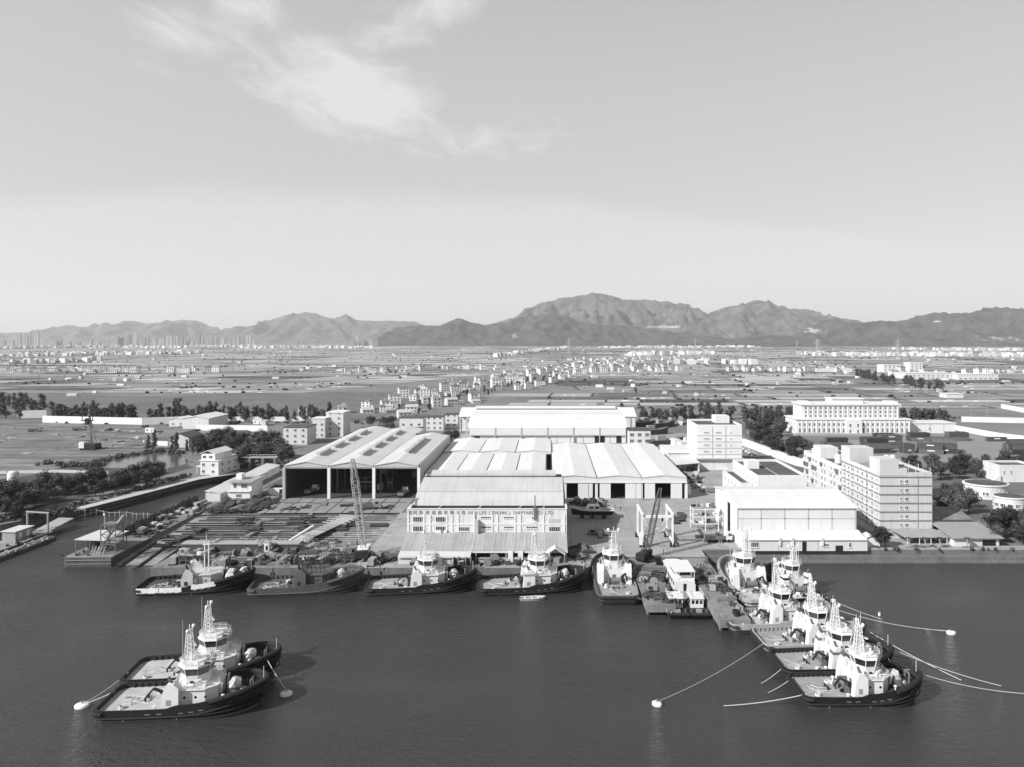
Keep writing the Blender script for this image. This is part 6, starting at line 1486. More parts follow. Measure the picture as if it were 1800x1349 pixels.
# ------------------------------------------------------------------ loose yard gear: a kit of small things, each piece its own object
def kit():
    K = {}
    def reg(name, cat, desc, parts): K[name] = (cat, desc, [(n, b.mesh(n, m)) for n, b, m in parts])
    b = MB()
    for k in range(6): b.box(-2.4 + R.uniform(-.15, .15), 2.4, -1.1 + R.uniform(-.1, .1), 1.1, k * .13, k * .13 + .1)
    reg('plate_stack', 'steel plates', 'rusty steel plate stack', [('plates', b, M_RUST)])
    b = MB()
    for r_ in range(3):
        for k in range(5 - r_): b.tube((-3, -.9 + k * .42 + r_ * .21, .22 + r_ * .36), (3, -.9 + k * .42 + r_ * .21, .22 + r_ * .36), .2, n=7)
    reg('pipe_bundle', 'pipes', 'bundle of steel pipes', [('pipes', b, M_STEEL)])
    reg('crate', 'crate', 'pale wooden crate', [('box', MB().box(-.9, .9, -.7, .7, .12, 1.3), mat('crate_wood', .36, .9, .25, 1.5, rand=.3)), ('skid', MB().box(-.9, .9, -.6, -.4, 0, .118), M_RUST), ('skid', MB().box(-.9, .9, .4, .6, 0, .118), M_RUST), ('batten', MB().box(-.95, -.8, -.74, .74, .13, 1.31), M_RUST), ('batten', MB().box(.8, .95, -.74, .74, .13, 1.31), M_RUST)])
    b = MB().tube((0, -.5, 1.0), (0, .5, 1.0), .55, n=12); b2 = MB().tube((0, -.62, 1.0), (0, -.5, 1.0), 1.0, n=14).tube((0, .5, 1.0), (0, .62, 1.0), 1.0, n=14)
    reg('cable_drum', 'cable drum', 'wooden cable drum', [('cable', b, M_BLACK), ('flange', b2, mat('drum_wood', .3, .9, .25, 1.5, rand=.3))])
    b = MB().box(-1.6, 1.6, -.8, .8, .25, 1.8); reg('generator', 'generator', 'boxy diesel generator', [('housing', b, mat('gen_paint', .34, .6, .2, .8, rand=.5)), ('skid', MB().box(-1.8, 1.8, -.9, .9, 0, .248), M_DARK), ('grille', MB().box(-1.0, .2, -.84, -.8, .6, 1.5), M_DARK), ('exhaust', MB().tube((1.0, 0, 1.8), (1.0, 0, 2.5), .08), M_DARK)])
    reg('site_cabin', 'cabin', 'white site cabin', [('wall', MB().box(-3, 3, -1.2, 1.2, .1, 2.7), M_WHITE), ('roof', MB().box(-3.1, 3.1, -1.3, 1.3, 2.703, 2.85), M_ROOF), ('door', MB().box(1.2, 2.1, -1.24, -1.2, .15, 2.2), M_GREY), ('window', MB().box(-2.0, -.8, -1.24, -1.2, 1.1, 2.0), M_GLASS)])
    b = MB()
    for x, y in ((-.7, -.3), (0, -.35), (.7, -.3), (-.35, .35), (.4, .4)): b.lathe([(0, 0), (.29, 0), (.29, .88), (0, .88)], (x, y, 0), 9)
    reg('oil_drums', 'drums', 'cluster of oil drums', [('drums', b, mat('drum_paint', .25, .55, .2, 1, rand=.7))])
    b = MB()
    for k in range(3): b.path([(math.cos(a) * .62, math.sin(a) * .62, .2 + k * .36) for a in [2 * math.pi * i / 12 for i in range(12)]], .2, 6, True)
    reg('tyre_stack', 'tyres', 'stack of old fender tyres', [('tyre', b, M_BLACK)])
    b = MB()
    for x in (-1.8, 0, 1.8):
        for y in (-.7, .7): b.bar((x, y, 0), (x, y, 3.4), .1)
    for z in (1.1, 2.2, 3.3):
        for y in (-.7, .7): b.bar((-1.8, y, z), (1.8, y, z), .08)
        for x in (-1.8, 0, 1.8): b.bar((x, -.7, z), (x, .7, z), .08)
    b.bar((-1.8, -.7, 0), (0, -.7, 3.3), .07); reg('scaffold_frame', 'scaffold', 'free-standing scaffold frame', [('frame', b, M_STEEL), ('deck_board', MB().box(-1.9, 1.9, -.6, .6, 2.25, 2.32), mat('board', .4, .9, .2, 1))])
    b = MB()
    for k in range(26): b.cbox(R.gauss(0, 1.2), R.gauss(0, .9), max(0, .5 - abs(R.gauss(0, .4))), R.uniform(.4, 2.4), R.uniform(.1, .6), R.uniform(.1, .4), R.uniform(0, 3))
    reg('scrap_heap', 'scrap', 'jagged heap of scrap steel', [('scrap', b, M_RUST)])
    b = MB().exy([(-1.2, .3), (1.2, .3), (1.5, 1.5), (-1.5, 1.5)], -.8, .8); reg('waste_skip', 'skip', 'steel waste skip', [('bin', b, mat('skip_paint', .2, .7, .3, 1, rand=.6)), ('runner', MB().box(-1.1, 1.1, -.6, -.4, 0, .298).box(-1.1, 1.1, .4, .6, 0, .298), M_DARK)])
    b = MB(); b.blob((0, 0, .6), 1.5, 1.1, .7, 9, 5, .18); reg('covered_pile', 'pile', 'tarpaulin-covered pile', [('cover', b, M_TARP)])
    b = MB()
    for k in range(4): b.box(-2.2, 2.2, -.8 + k * .42, -.5 + k * .42, 0, .3)
    for k in range(3): b.box(-2.2, 2.2, -.6 + k * .42, -.3 + k * .42, .305, .6)
    reg('timber_stack', 'timber', 'stack of timber baulks', [('timber', b, mat('timber', .28, .9, .3, 1, rand=.3))])
    b = MB(); b.box(-1.0, 1.0, -.5, .5, 0, .25)
    for k in range(6): b.lathe([(0, .25), (.13, .25), (.13, 1.45), (.05, 1.6), (0, 1.6)], (-.8 + k * .32, 0, 0), 7)
    reg('gas_bottles', 'gas bottles', 'rack of upright gas bottles', [('bottles', b, mat('bottle_paint', .3, .5, .2, 1, rand=.7))])
    return K
KIT = kit(); KP = {}
def drop(kind, x, y, z, rz, where, group, sc=1.0):
    cat, desc, parts = KIT[kind]
    o = thing(kind, desc + ' ' + where, cat, (x, y, z), rz, group); o.scale = (sc, sc, sc)
    for n, me in parts: put(n, me, o)
spots_k = []
def scatter(n, x0, x1, y0, y1, z, kinds, where, group, sc=(.8, 1.2), gap=1.6):
    c = 0; tries = 0
    while c < n and tries < n * 12:
        tries += 1; x, y = R.uniform(x0, x1), R.uniform(y0, y1)
        if any(abs(x - a) < gap and abs(y - b_) < gap for a, b_ in spots_k): continue
        spots_k.append((x, y)); drop(R.choice(kinds), x, y, z(x, y) if callable(z) else z, R.choice((0, math.pi / 2)) + R.uniform(-.3, .3), where, group, R.uniform(*sc)); c += 1
ALL = list(KIT)
scatter(36, -37, 4, 194.2, 197.6, 3.02, ['crate', 'crate', 'generator', 'oil_drums', 'tyre_stack', 'plate_stack', 'covered_pile', 'gas_bottles', 'cable_drum', 'timber_stack'], 'on the quay edge before the office', 'gear on the office quay', gap=1.4)
scatter(10, -49, -43, 195, 206, 3.02, ['scrap_heap', 'generator', 'pipe_bundle', 'waste_skip', 'tyre_stack', 'plate_stack'], 'beside the crawler crane', 'gear by the crawler crane')
scatter(70, -106, -56, 194.5, 206.5, 3.01, [k for k in ALL if k != 'site_cabin'] + ['scrap_heap', 'scrap_heap', 'scaffold_frame'], 'on the quay behind the unfinished tugs', 'gear on the unfinished quay')
scatter(26, -106, -56, 208, 215, 3.01, ['timber_stack', 'plate_stack', 'crate', 'scaffold_frame', 'pipe_bundle', 'oil_drums'], 'along the foot of the slip', 'gear at the slip foot')
scatter(48, -123, -104.5, 256, 281, 3.0, ['scrap_heap', 'scrap_heap', 'plate_stack', 'pipe_bundle', 'timber_stack', 'scrap_heap'], 'in the scrap yard left of the sheds', 'scrap left of the sheds', gap=1.3)
scatter(34, -132, -126.5, 226, 268, 3.0, ['scrap_heap', 'covered_pile', 'oil_drums', 'timber_stack', 'tyre_stack', 'waste_skip', 'scrap_heap', 'generator'], 'on the creek peninsula', 'clutter on the creek peninsula', gap=1.3)
scatter(14, 24, 29.4, 169, 194, 2.7, ['tyre_stack', 'crate', 'oil_drums', 'pipe_bundle', 'generator', 'scrap_heap', 'cable_drum'], 'on the crane pier', 'gear on the crane pier', gap=1.3)
scatter(20, 39, 44.4, 160, 200, 2.7, ['tyre_stack', 'crate', 'oil_drums', 'pipe_bundle', 'timber_stack', 'gas_bottles', 'scrap_heap'], 'on the pier beside the raft', 'gear on the raft pier', gap=1.3)
scatter(14, 10, 20, 264, 273, 3.02, ['pipe_bundle', 'waste_skip', 'scrap_heap', 'generator', 'cable_drum'], 'in the shade by the hall doors', 'gear in the shade of the office')
scatter(3, 13, 18, 222, 228, 3.02, ['generator', 'waste_skip'], 'in the shade below the patrol launch', 'gear in the shade of the office')
scatter(8, 6.5, 11, 200, 212, 3.02, ['scrap_heap', 'pipe_bundle', 'plate_stack', 'timber_stack'], 'at the right corner of the office lean-to', 'gear by the lean-to corner')
scatter(6, 42, 47, 240, 250, 3.02, ['pipe_bundle', 'plate_stack'], 'on the yard left of the storage rack', 'steel by the rack')
scatter(7, 48, 56, 215, 226, 3.02, ['plate_stack', 'crate', 'generator', 'oil_drums'], 'in the yard before the panelled hall', 'gear by the panelled hall')
scatter(40, 55.5, 66, 285, 372, 3.02, ['crate', 'covered_pile', 'site_cabin', 'plate_stack', 'waste_skip', 'generator', 'oil_drums', 'scrap_heap'], 'along the lane right of the white halls', 'gear along the yard lane', gap=1.8)
scatter(12, -95, -55, 284, 340, 3.02, ['generator', 'crate', 'plate_stack', 'scaffold_frame'], 'inside the open sheds', 'gear inside the open sheds', (1.2, 1.8))
scatter(46, -118, -56, 218, 270, lambda x, y: 1.45 + (y - 216) / 56 * 1.55, ['timber_stack', 'plate_stack', 'scrap_heap'], 'lying across the slip rails', 'timbers on the slip')
scatter(26, -300, -200, 400, 540, 3.02, ['timber_stack', 'plate_stack', 'covered_pile', 'site_cabin', 'pipe_bundle'], 'on the sandy lot across the creek', 'gear on the sandy lot', (1.0, 1.6), 3)
scatter(14, -258, -245, 395, 405, 3.02, ['site_cabin'], 'in the cabin row at the far left', 'cabins at far left', (1.1, 1.4), 4) if False else None
scatter(16, 66, 100, 385, 420, 3.02, ['covered_pile', 'waste_skip', 'site_cabin', 'scrap_heap', 'crate'], 'behind the storage block', 'gear behind the storage block', (1.2, 2.0), 3)
# long gangway beams and trestle on the slip
jt = thing('slip_carriage', 'long planked launching carriage on the slip', 'carriage', (-77, 219, 2.0), math.radians(-15))
for k in range(26): MB().box(-2.4, 2.4, k * 1.25, k * 1.25 + 1.05, 1.0, 1.25).build('plank', mat('carriage_plank', .42, .9, .3, .9, rand=.3), jt)
for x in (-1.9, 1.9): MB().box(x - .25, x + .25, 0, 32.5, .3, .99).build('girder', M_DARK, jt)
for k in range(5): MB().box(-4.5, 4.5, 20 + k * 2.6, 20.4 + k * 2.6, 1.26, 1.6).build('cross_beam', M_CONC, jt)
tag(MB().bar((-80.8, 203, 3.2), (-73.4, 222, 6.8), .7, .5).build('gangway', M_WHITE), 'long white gangway pole leaning up over the slip', 'gangway')
tag(MB().bar((-43.5, 183.0, 3.2), (-47.5, 187.5, 7.5), .45, .4).build('crane_jib', M_WHITE), 'white crane jib raised over the stern of the third quay tug', 'jib') if False else None
qb = thing('quay_caisson', 'dark concrete caisson wall behind the leftmost tug', 'caisson', (-107, 207.5, 3.0))
MB().box(0, 34, 0, .8, .0, 2.2).build('wall', M_BARGE, qb); MB().box(-.2, 34.2, -.2, 3.4, 2.203, 2.45).build('cap', M_CONC, qb)
wt = thing('watch_hut', 'slim white watch hut standing on the caisson quay', 'hut', (-82, 205, 3.0)); MB().box(0, 1.5, 0, 1.5, 0, 3.4).build('wall', M_WHITE, wt); MB().box(-.15, 1.65, -.15, 1.65, 3.403, 3.6).build('roof', M_CONC, wt); MB().box(.45, 1.0, -.05, -.004, 1.2, 2.5).build('door', M_BLACK, wt)
# ------------------------------------------------------------------ piling rig, vehicles, containers, poles, people
x, y = G(160, 790)
pr = thing('piling_rig', 'tall piling rig with leader mast on the sandy lot', 'piling rig', (x, y, 3.02))
MB().box(-4, 4, -3, 3, .9, 3.2).build('machine_house', M_DARK, pr); MB().box(-5, -2, -3.2, -.5, 1, 4.4).build('cab', M_WHITE, pr)
for s in (-1, 1): MB().box(-4.2, 4.2, s * 2.8 - .7, s * 2.8 + .7, 0, .9).build('track', M_BLACK, pr)
MB().bar((0, 0, 3), (-.8, -.5, 25), .8).bar((3.0, .5, 2.5), (-.6, -.5, 20), .35).bar((2.2, -1.5, 2.5), (-.6, -.5, 20), .35).build('leader_mast', M_STEEL, pr)
b = MB()
for z in (16, 18.5, 21, 23.5): b.box(-5, 1.2, -1.4, 1.0, z, z + .35)
for xx in (-4.8, 1.0): b.bar((xx, -.2, 16), (xx, -.2, 24), .3)
b.build('head_frame', M_DARK, pr); MB().box(-2.6, -1.0, -1.6, -.2, 14, 17.5).build('hammer', M_DARK, pr)
def vehicle(kind):
    if kind == 'car':
        body = MB().exy([(-2.1, .35), (2.1, .35), (2.15, .75), (1.2, .95), (.6, 1.42), (-1.1, 1.45), (-1.8, .98), (-2.15, .9)], -.85, .85)
        gl = MB().exy([(.58, 1.38), (1.1, .98), (-1.65, 1.0), (-1.05, 1.40)], -.87, .87)
        L = [('body', body, mat('car_paint', .5, .35, .05, 1, rand=.9)), ('window', gl, M_GLASS)]; wx = (-1.3, 1.3); r = .33; hy = .8
    else:
        L = [('cab', MB().exy([(2.2, .8), (4.1, .8), (4.2, 1.9), (3.8, 3.0), (2.2, 3.0)], -1.1, 1.1), mat('truck_paint', .45, .4, .1, 1, rand=.7)), ('load_bed', MB().box(-4.2, 2.1, -1.15, 1.15, 1.0, 1.35).box(-4.2, -4.05, -1.15, 1.15, 1.36, 2.1).box(-4.05, 2.1, -1.15, -1.05, 1.36, 2.1).box(-4.05, 2.1, 1.05, 1.15, 1.36, 2.1), M_STEEL), ('chassis', MB().box(-4.2, 3.9, -.5, .5, .6, .99), M_DARK), ('window', MB().exy([(3.75, 2.8), (4.12, 2.0), (2.9, 2.0), (2.9, 2.8)], -1.12, 1.12), M_GLASS)]; wx = (-3.0, -1.8, 3.1); r = .5; hy = .95
    parts = [(n, b_.mesh(n, m)) for n, b_, m in L]
    for x_ in wx:
        for s in (-1, 1): parts.append(('wheel', MB().tube((x_, s * hy, r), (x_, s * (hy + .22), r), r, n=10).mesh('wheel', M_BLACK)))
    return parts
VE = {k: vehicle(k) for k in ('car', 'truck')}
def drive(kind, x, y, rz, label, group, z=3.02):
    o = thing('parked_' + kind, label, kind, (x, y, z), rz, group)
    for n, me in VE[kind]: put(n, me, o)
def cars(n, pa, pb, label, group, spread=3.0, kind='car'):
    A, B_ = G(*pa), G(*pb); ang = math.atan2(B_[1] - A[1], B_[0] - A[0])
    for i in range(n):
        t = (i + .5) / n; drive(kind, A[0] + (B_[0] - A[0]) * t + R.uniform(-spread, spread) * .2, A[1] + (B_[1] - A[1]) * t + R.uniform(-.5, .5), ang + math.pi / 2 + R.uniform(-.05, .05), label, group)
cars(12, (1318, 762), (1352, 778), 'car parked between the avenue trees right of the storage block', 'cars on the avenue')
cars(9, (1360, 785), (1372, 792), 'car parked under the avenue trees nearer the dormitory', 'cars on the avenue', 6)
cars(9, (1306, 790), (1330, 806), 'car parked in the row behind the tall storage block', 'cars behind the storage block')
drive('truck', *G(645, 896), math.radians(20), 'flatbed truck crossing the apron before the open sheds', 'trucks in the yard')
drive('truck', *G(548, 868), math.radians(80), 'truck standing inside the first open shed', 'trucks in the yard')
drive('truck', *G(709, 872), math.radians(85), 'truck standing inside the third open shed', 'trucks in the yard')
drive('truck', *G(1222, 843), math.radians(70), 'truck at the foot of the tall storage block', 'trucks in the yard')
drive('truck', *G(1262, 953), math.radians(5), 'flatbed truck by the left end of the panelled hall', 'trucks in the yard')
drive('truck', *G(140, 757), math.radians(10), 'white tank truck by the long wall on the sandy lot', 'trucks in the yard')
drive('truck', *G(62, 759), math.radians(15), 'dark loaded truck left on the sandy lot', 'trucks in the yard')
M_BOX = mat('container_paint', .10, .6, .2, .5, rand=.6, streak=.2)
def cont_parts():
    b = MB(); n = 22; L_, w_, h_ = 12.19, 2.44, 2.59
    out = []
    for s in (-1, 1):
        pts = []
        for k in range(n + 1):
            x = -L_ / 2 + .15 + (L_ - .3) * k / n; pts.append((x, s * (w_ / 2 - (.09 if k % 2 else .03))))
        b.add([(x, y, .15) for x, y in pts] + [(x, y, h_ - .1) for x, y in pts], [(i, i + 1, n + 2 + i, n + 1 + i) for i in range(n)])
    b.box(-L_ / 2 + .1, L_ / 2 - .1, -w_ / 2 + .1, w_ / 2 - .1, .1, h_ - .04)
    fr = MB()
    for sx in (-1, 1):
        for sy in (-1, 1): fr.cbox(sx * (L_ / 2 - .08), sy * (w_ / 2 - .08), 0, .16, .16, h_)
    for sy in (-1, 1): fr.box(-L_ / 2 + .16, L_ / 2 - .16, sy * (w_ / 2 - .06) - .05, sy * (w_ / 2 - .06) + .05, 0, .15).box(-L_ / 2 + .16, L_ / 2 - .16, sy * (w_ / 2 - .06) - .05, sy * (w_ / 2 - .06) + .05, h_ - .1, h_)
    dr = MB().box(-L_ / 2 - .0, -L_ / 2 + .09, -1.1, -.02, .15, h_ - .12).box(-L_ / 2 - .0, -L_ / 2 + .09, .02, 1.1, .15, h_ - .12)
    lk = MB()
    for y_ in (-.8, -.3, .3, .8): lk.tube((-L_ / 2 - .03, y_, .2), (-L_ / 2 - .03, y_, h_ - .2), .03, n=5)
    mk = MB().box(-1.8, 1.8, -w_ / 2 - .02, -w_ / 2 + .0, 1.5, 2.0)
    return [('box', b.mesh('box', M_BOX)), ('frame', fr.mesh('frame', M_BOX)), ('door', dr.mesh('door', M_BOX)), ('lock_rods', lk.mesh('lock_rods', M_STEEL))], mk.mesh('marking', M_WHITE2)
CP, CMK = cont_parts()
def stack(px, py, rows, lv, rz, where, s=1.0):
    x, y = G(px, py); c, sn = math.cos(rz), math.sin(rz)
    for r_ in range(rows):
        for l in range(lv[r_ % len(lv)]):
            xx, yy = x - sn * r_ * 2.75, y + c * r_ * 2.75
            lvl = ('bottom', 'second', 'third')[l]
            o = thing('shipping_container', f'dark container, {lvl} tier, {where}', 'container', (xx, yy, 3.02 + l * 2.6), rz, 'containers in the yard'); o.scale = (s, 1, 1)
            for n, me in CP: put(n, me, o)
            if R.random() < .35: put('marking', CMK, o)
stack(1478, 797, 5, [2, 2, 3], .03, 'in the leftmost stack behind the flats')
stack(1545, 797, 4, [2, 3], .05, 'in the tall middle stack')
stack(1566, 789, 4, [3, 3, 2], .05, 'behind the tall middle stack')
stack(1597, 797, 2, [2], .05, 'in the short stack right of the middle', .5)
stack(1616, 776, 2, [2, 2], .02, 'in the far pair below the depot')
stack(1636, 798, 3, [1, 2, 2], -.35, 'in the slanted stack on the open concrete')
stack(1660, 797, 4, [2, 3], -.35, 'in the high slanted stack by the trees')
stack(1684, 775, 2, [2], .0, 'in the two-high pair at the far edge')
stack(1751, 776, 1, [1], .0, 'alone at the far right edge')
stack(1796, 799, 3, [2, 3], .03, 'in the stack cut by the right frame edge')
def pole(px, py, h, label, r=.14, z=3.02):
    x, y = G(px, py); o = thing('utility_pole', label, 'pole', (x, y, z), 0, 'utility poles')
    MB().tube((0, 0, 0), (0, 0, h), r, r * .6, 6).build('shaft', M_CONC, o); MB().bar((-1.2, 0, h - .8), (1.2, 0, h - .8), .14).build('cross_arm', M_CONC, o)
for px, py, h, l in ((98, 741, 14, 'pole by the white wall at far left'), (193, 741, 14, 'pole by the white wall before the tree row'), (302, 741, 14, 'pole left of the gabled sheds'), (390, 742, 13, 'pole at the tree row left of centre'), (490, 741, 14, 'pole at the right end of the tree row'), (424, 752, 10, 'pole before the white wall'),
                      (1335, 742, 20, 'tall pole right of the storage block'), (1224, 722, 18, 'pole in the fields behind the storage block'), (1290, 716, 16, 'slim pole in the fields above the avenue'), (1735, 742, 18, 'tall pole in the field at right'), (1707, 738, 16, 'pole left of the tall field pole'), (1722, 716, 14, 'far pole in the right-hand field'), (1006, 712, 12, 'pole beyond the rear warehouse'), (660, 700, 12, 'pole in the fields left of the canal village'), (295, 830, 11, 'pole by the pond'), (1338, 800, 8, 'lamp pole in the avenue'), (1379, 800, 8, 'lamp pole near the dormitory end of the avenue')):
    pole(px, py, h, l)
# silo tank on the left bank
x, y = G(23, 868); st = thing('silo_tank', 'pale upright storage tank among trees on the left bank', 'tank', (x, y, 3)); MB().lathe([(0, 0), (2.0, 0), (2.0, 8.4), (1.4, 9.0), (0, 9.1)], n=18).build('shell', M_WALL, st, True); MB().bar((-2.1, -.3, 0), (-2.1, -.3, 9), .3).build('ladder', M_DARK, st)
# derelict hulls stored behind the warehouses
for i, (px, py, L_, ang, lab) in enumerate(((1138, 748, 30, .9, 'big rusting hull ashore behind the warehouse annex'), (1165, 752, 18, .6, 'small hull ashore right of the big rusting hull'), (1180, 748, 16, 1.2, 'hull ashore among the laid-up craft'), (1196, 746, 15, 1.4, 'white hull ashore beside the storage block'), (1152, 764, 20, .4, 'low hull ashore below the big one'), (1172, 783, 22, .3, 'flat pontoon hull ashore by the lane sheds'))):
    x, y = G(px, py); o = thing('laid_up_hull', lab, 'boat', (x, y, 3.02), ang, 'laid-up hulls ashore')
    b = MB(); top, hw = hull_mesh(b, L_, L_ * .3, 0, 3.4, 1.6, .8); b.build('hull', M_TARPW if i == 3 else M_RUST, o); MB().add([(u, v * .95, zz - .3) for u, v, zz in top], [tuple(range(len(top)))]).build('deck', M_STEEL, o)
    MB().box(-L_ * .3, -L_ * .05, -L_ * .08, L_ * .08, 3.2, 6.0).build('deckhouse', M_GREY, o)
# people on the quay
def person_mesh():
    import bmesh
    me = bpy.data.meshes.new('body'); J = {'pel': (0, 0, .95), 'ch': (0, 0, 1.35), 'nk': (0, 0, 1.5), 'hd': (0, .02, 1.66), 'ht': (0, .02, 1.74), 'ls': (.19, 0, 1.42), 'le': (.25, -.03, 1.15), 'lw': (.26, .06, .9), 'rs': (-.19, 0, 1.42), 're': (-.25, -.03, 1.15), 'rw': (-.26, .06, .9), 'lh': (.1, 0, .9), 'lk': (.12, .03, .5), 'la': (.12, -.02, .09), 'lt': (.13, .14, .05), 'rh': (-.1, 0, .9), 'rk': (-.12, .03, .5), 'ra': (-.12, -.02, .09), 'rt': (-.13, .14, .05)}
    nm = list(J); E = [('pel', 'ch'), ('ch', 'nk'), ('nk', 'hd'), ('hd', 'ht'), ('ch', 'ls'), ('ls', 'le'), ('le', 'lw'), ('ch', 'rs'), ('rs', 're'), ('re', 'rw'), ('pel', 'lh'), ('lh', 'lk'), ('lk', 'la'), ('la', 'lt'), ('pel', 'rh'), ('rh', 'rk'), ('rk', 'ra'), ('ra', 'rt')]
    me.from_pydata([J[k] for k in nm], [(nm.index(a), nm.index(b_)) for a, b_ in E], [])
    o = bpy.data.objects.new('body_rig', me); COL.objects.link(o); md = o.modifiers.new('s', 'SKIN'); o.modifiers.new('d', 'SUBSURF').levels = 1
    rad = {'pel': .15, 'ch': .17, 'nk': .06, 'hd': .1, 'ht': .07, 'ls': .07, 'le': .05, 'lw': .04, 'rs': .07, 're': .05, 'rw': .04, 'lh': .09, 'lk': .065, 'la': .05, 'lt': .045, 'rh': .09, 'rk': .065, 'ra': .05, 'rt': .045}
    for i, k in enumerate(nm): me.skin_vertices[0].data[i].radius = (rad[k], rad[k] * .85)
    me.skin_vertices[0].data[0].use_root = True
    dg = bpy.context.evaluated_depsgraph_get(); dg.update(); r_ = bpy.data.meshes.new_from_object(o.evaluated_get(dg)); bpy.data.objects.remove(o); r_.materials.clear(); r_.materials.append(mat('work_clothes', .06, .9, .2, 2, rand=.5)); return r_
PM = person_mesh(); HM = MB().lathe([(0, .16), (.08, .14), (.135, .05), (.15, 0), (0, -.01)], (0, .02, 1.68), 10).mesh('hard_hat', mat('hard_hat', .6, .4, .05, 1))
for px, py, l in ((624, 1003, 'person in dark workwear standing left of the crawler crane'), (646, 1003, 'person in dark workwear standing before the crawler crane'), (668, 1000, 'person in dark workwear right of the crawler crane'), (1081, 895, 'person in dark workwear beside the scrap in the yard shade'), (1091, 898, 'person in dark workwear just out of the shade'), (1192, 962, 'person in dark workwear right of the white boat lift'), (1166, 975, 'person in dark workwear near the pier root')):
    x, y = G(px, py); o = thing('person', l, 'person', (x, y, 3.02), R.uniform(0, 6), 'people on the quay'); put('body', PM, o); put('hard_hat', HM, o)
sh_ = MB(); rg = random.Random(5)
for k in range(110):
    px, py = rg.uniform(-20, 460), rg.uniform(748, 812)
    if 130 < px and py > 790: continue
    x, y = G(px, py); r_ = rg.uniform(.5, 2.2); sh_.blob((x, y, 3.0), r_ * rg.uniform(1, 2.4), r_, r_ * rg.uniform(.25, .5), 7, 4, .3, rg)
tag(sh_.build('spoil_heaps', mat('spoil', .24, .95, .4, .3, island=.5)), 'low heaps of spoil and rubble strewn over the sandy lot', 'spoil heaps', kind='stuff')
# ------------------------------------------------------------------ trees and undergrowth
M_LEAF = mat('leaf', 0.075, 0.8, 0.25, 0.6, island=0.55, rand=0.4)
M_LEAFD = mat('leaf_dark', 0.045, 0.85, 0.25, 0.6, island=0.55, rand=0.4)
M_BARK = mat('bark', 0.09, 0.95, 0.3, 1.5)
def leaf_cloud(rng, lobes, n, size, core=True):
    b = MB()
    if core:
        for (c, r) in lobes: b.blob(c, r[0] * .55, r[1] * .55, r[2] * .55, 7, 5, .12, rng)
    tot = sum(r[0] * r[2] for _, r in lobes)
    for (c, r) in lobes:
        for _ in range(int(n * r[0] * r[2] / tot)):
            d = Vector((rng.gauss(0, 1), rng.gauss(0, 1), rng.gauss(0.25, 1))).normalized(); k = rng.uniform(.6, 1.12)
            p = Vector(c) + Vector((d.x * r[0], d.y * r[1], d.z * r[2])) * k
            nrm = (d + Vector((rng.gauss(0, .5), rng.gauss(0, .5), rng.gauss(0.2, .5)))).normalized(); a = nrm.orthogonal().normalized(); a.rotate(Matrix.Rotation(rng.uniform(0, 6.28), 3, nrm)); e = nrm.cross(a); s = size * rng.uniform(.6, 1.3)
            b.add([p - a * s, p - e * s * .6 + nrm * s * .15, p + a * s, p + e * s * .6 + nrm * s * .15], [(0, 1, 2, 3)])
    return b
def tree_parts(kind, seed):
    rng = random.Random(seed); t = MB(); lobes = []
    if kind == 'broad':
        H = 8.5
        for k in range(8):
            a = k * 2.4; rr = rng.uniform(.6, 2.6); lobes.append(((rr * math.cos(a), rr * math.sin(a), rng.uniform(3.6, 7.0)), (rng.uniform(1.5, 2.4),) * 2 + (rng.uniform(1.2, 1.9),)))
        lobes.append(((0, 0, 6.8), (2.0, 2.0, 1.9))); n, sz = 900, .34
    elif kind == 'tall':
        H = 12
        for k in range(7): lobes.append(((rng.uniform(-.7, .7), rng.uniform(-.7, .7), 3.2 + k * 1.4), (1.9 - k * .14 + rng.uniform(-.2, .3),) * 2 + (1.3,)))
        n, sz = 650, .36
    elif kind == 'far':
        H = 9
        for k in range(5): lobes.append(((rng.uniform(-1.3, 1.3), rng.uniform(-1.3, 1.3), 2.6 + k * 1.25 + rng.uniform(-.3, .3)), (rng.uniform(1.3, 2.2),) * 2 + (rng.uniform(1.2, 1.7),)))
        n, sz = 220, .55
    pts = [(0, 0, -.3), (rng.uniform(-.1, .1), 0, 1.6), (rng.uniform(-.3, .3), rng.uniform(-.3, .3), H * .45), (rng.uniform(-.4, .4), rng.uniform(-.4, .4), H * .72)]
    t.path(pts, [.28, .22, .15, .06], 7)
    for (c, r) in lobes[:6]: t.path([(0, 0, c[2] * .45), (c[0] * .5, c[1] * .5, c[2] * .75), c], [.12, .08, .03], 5)
    cr = leaf_cloud(rng, lobes, n, sz)
    return [('trunk', t.mesh('trunk', M_BARK)), ('crown', cr.mesh('crown', M_LEAFD if kind == 'broad' and seed % 2 else M_LEAF))]
MASS = {'wood at the left edge', 'trees in the canal village', 'trees behind the hulls', 'trees behind the storage block', 'far avenue trees', 'trees behind the depot', 'far field avenue', 'far wall trees'}
TP = {k: [tree_parts(k, s) for s in range(3, 3 + n)] for k, n in (('broad', 4), ('tall', 3), ('far', 4))}
FARSRC = [[(n, ([tuple(v.co) for v in me.vertices], [tuple(p.vertices) for p in me.polygons])) for n, me in tp] for tp in TP['far']]
FAR_TREES = MB()
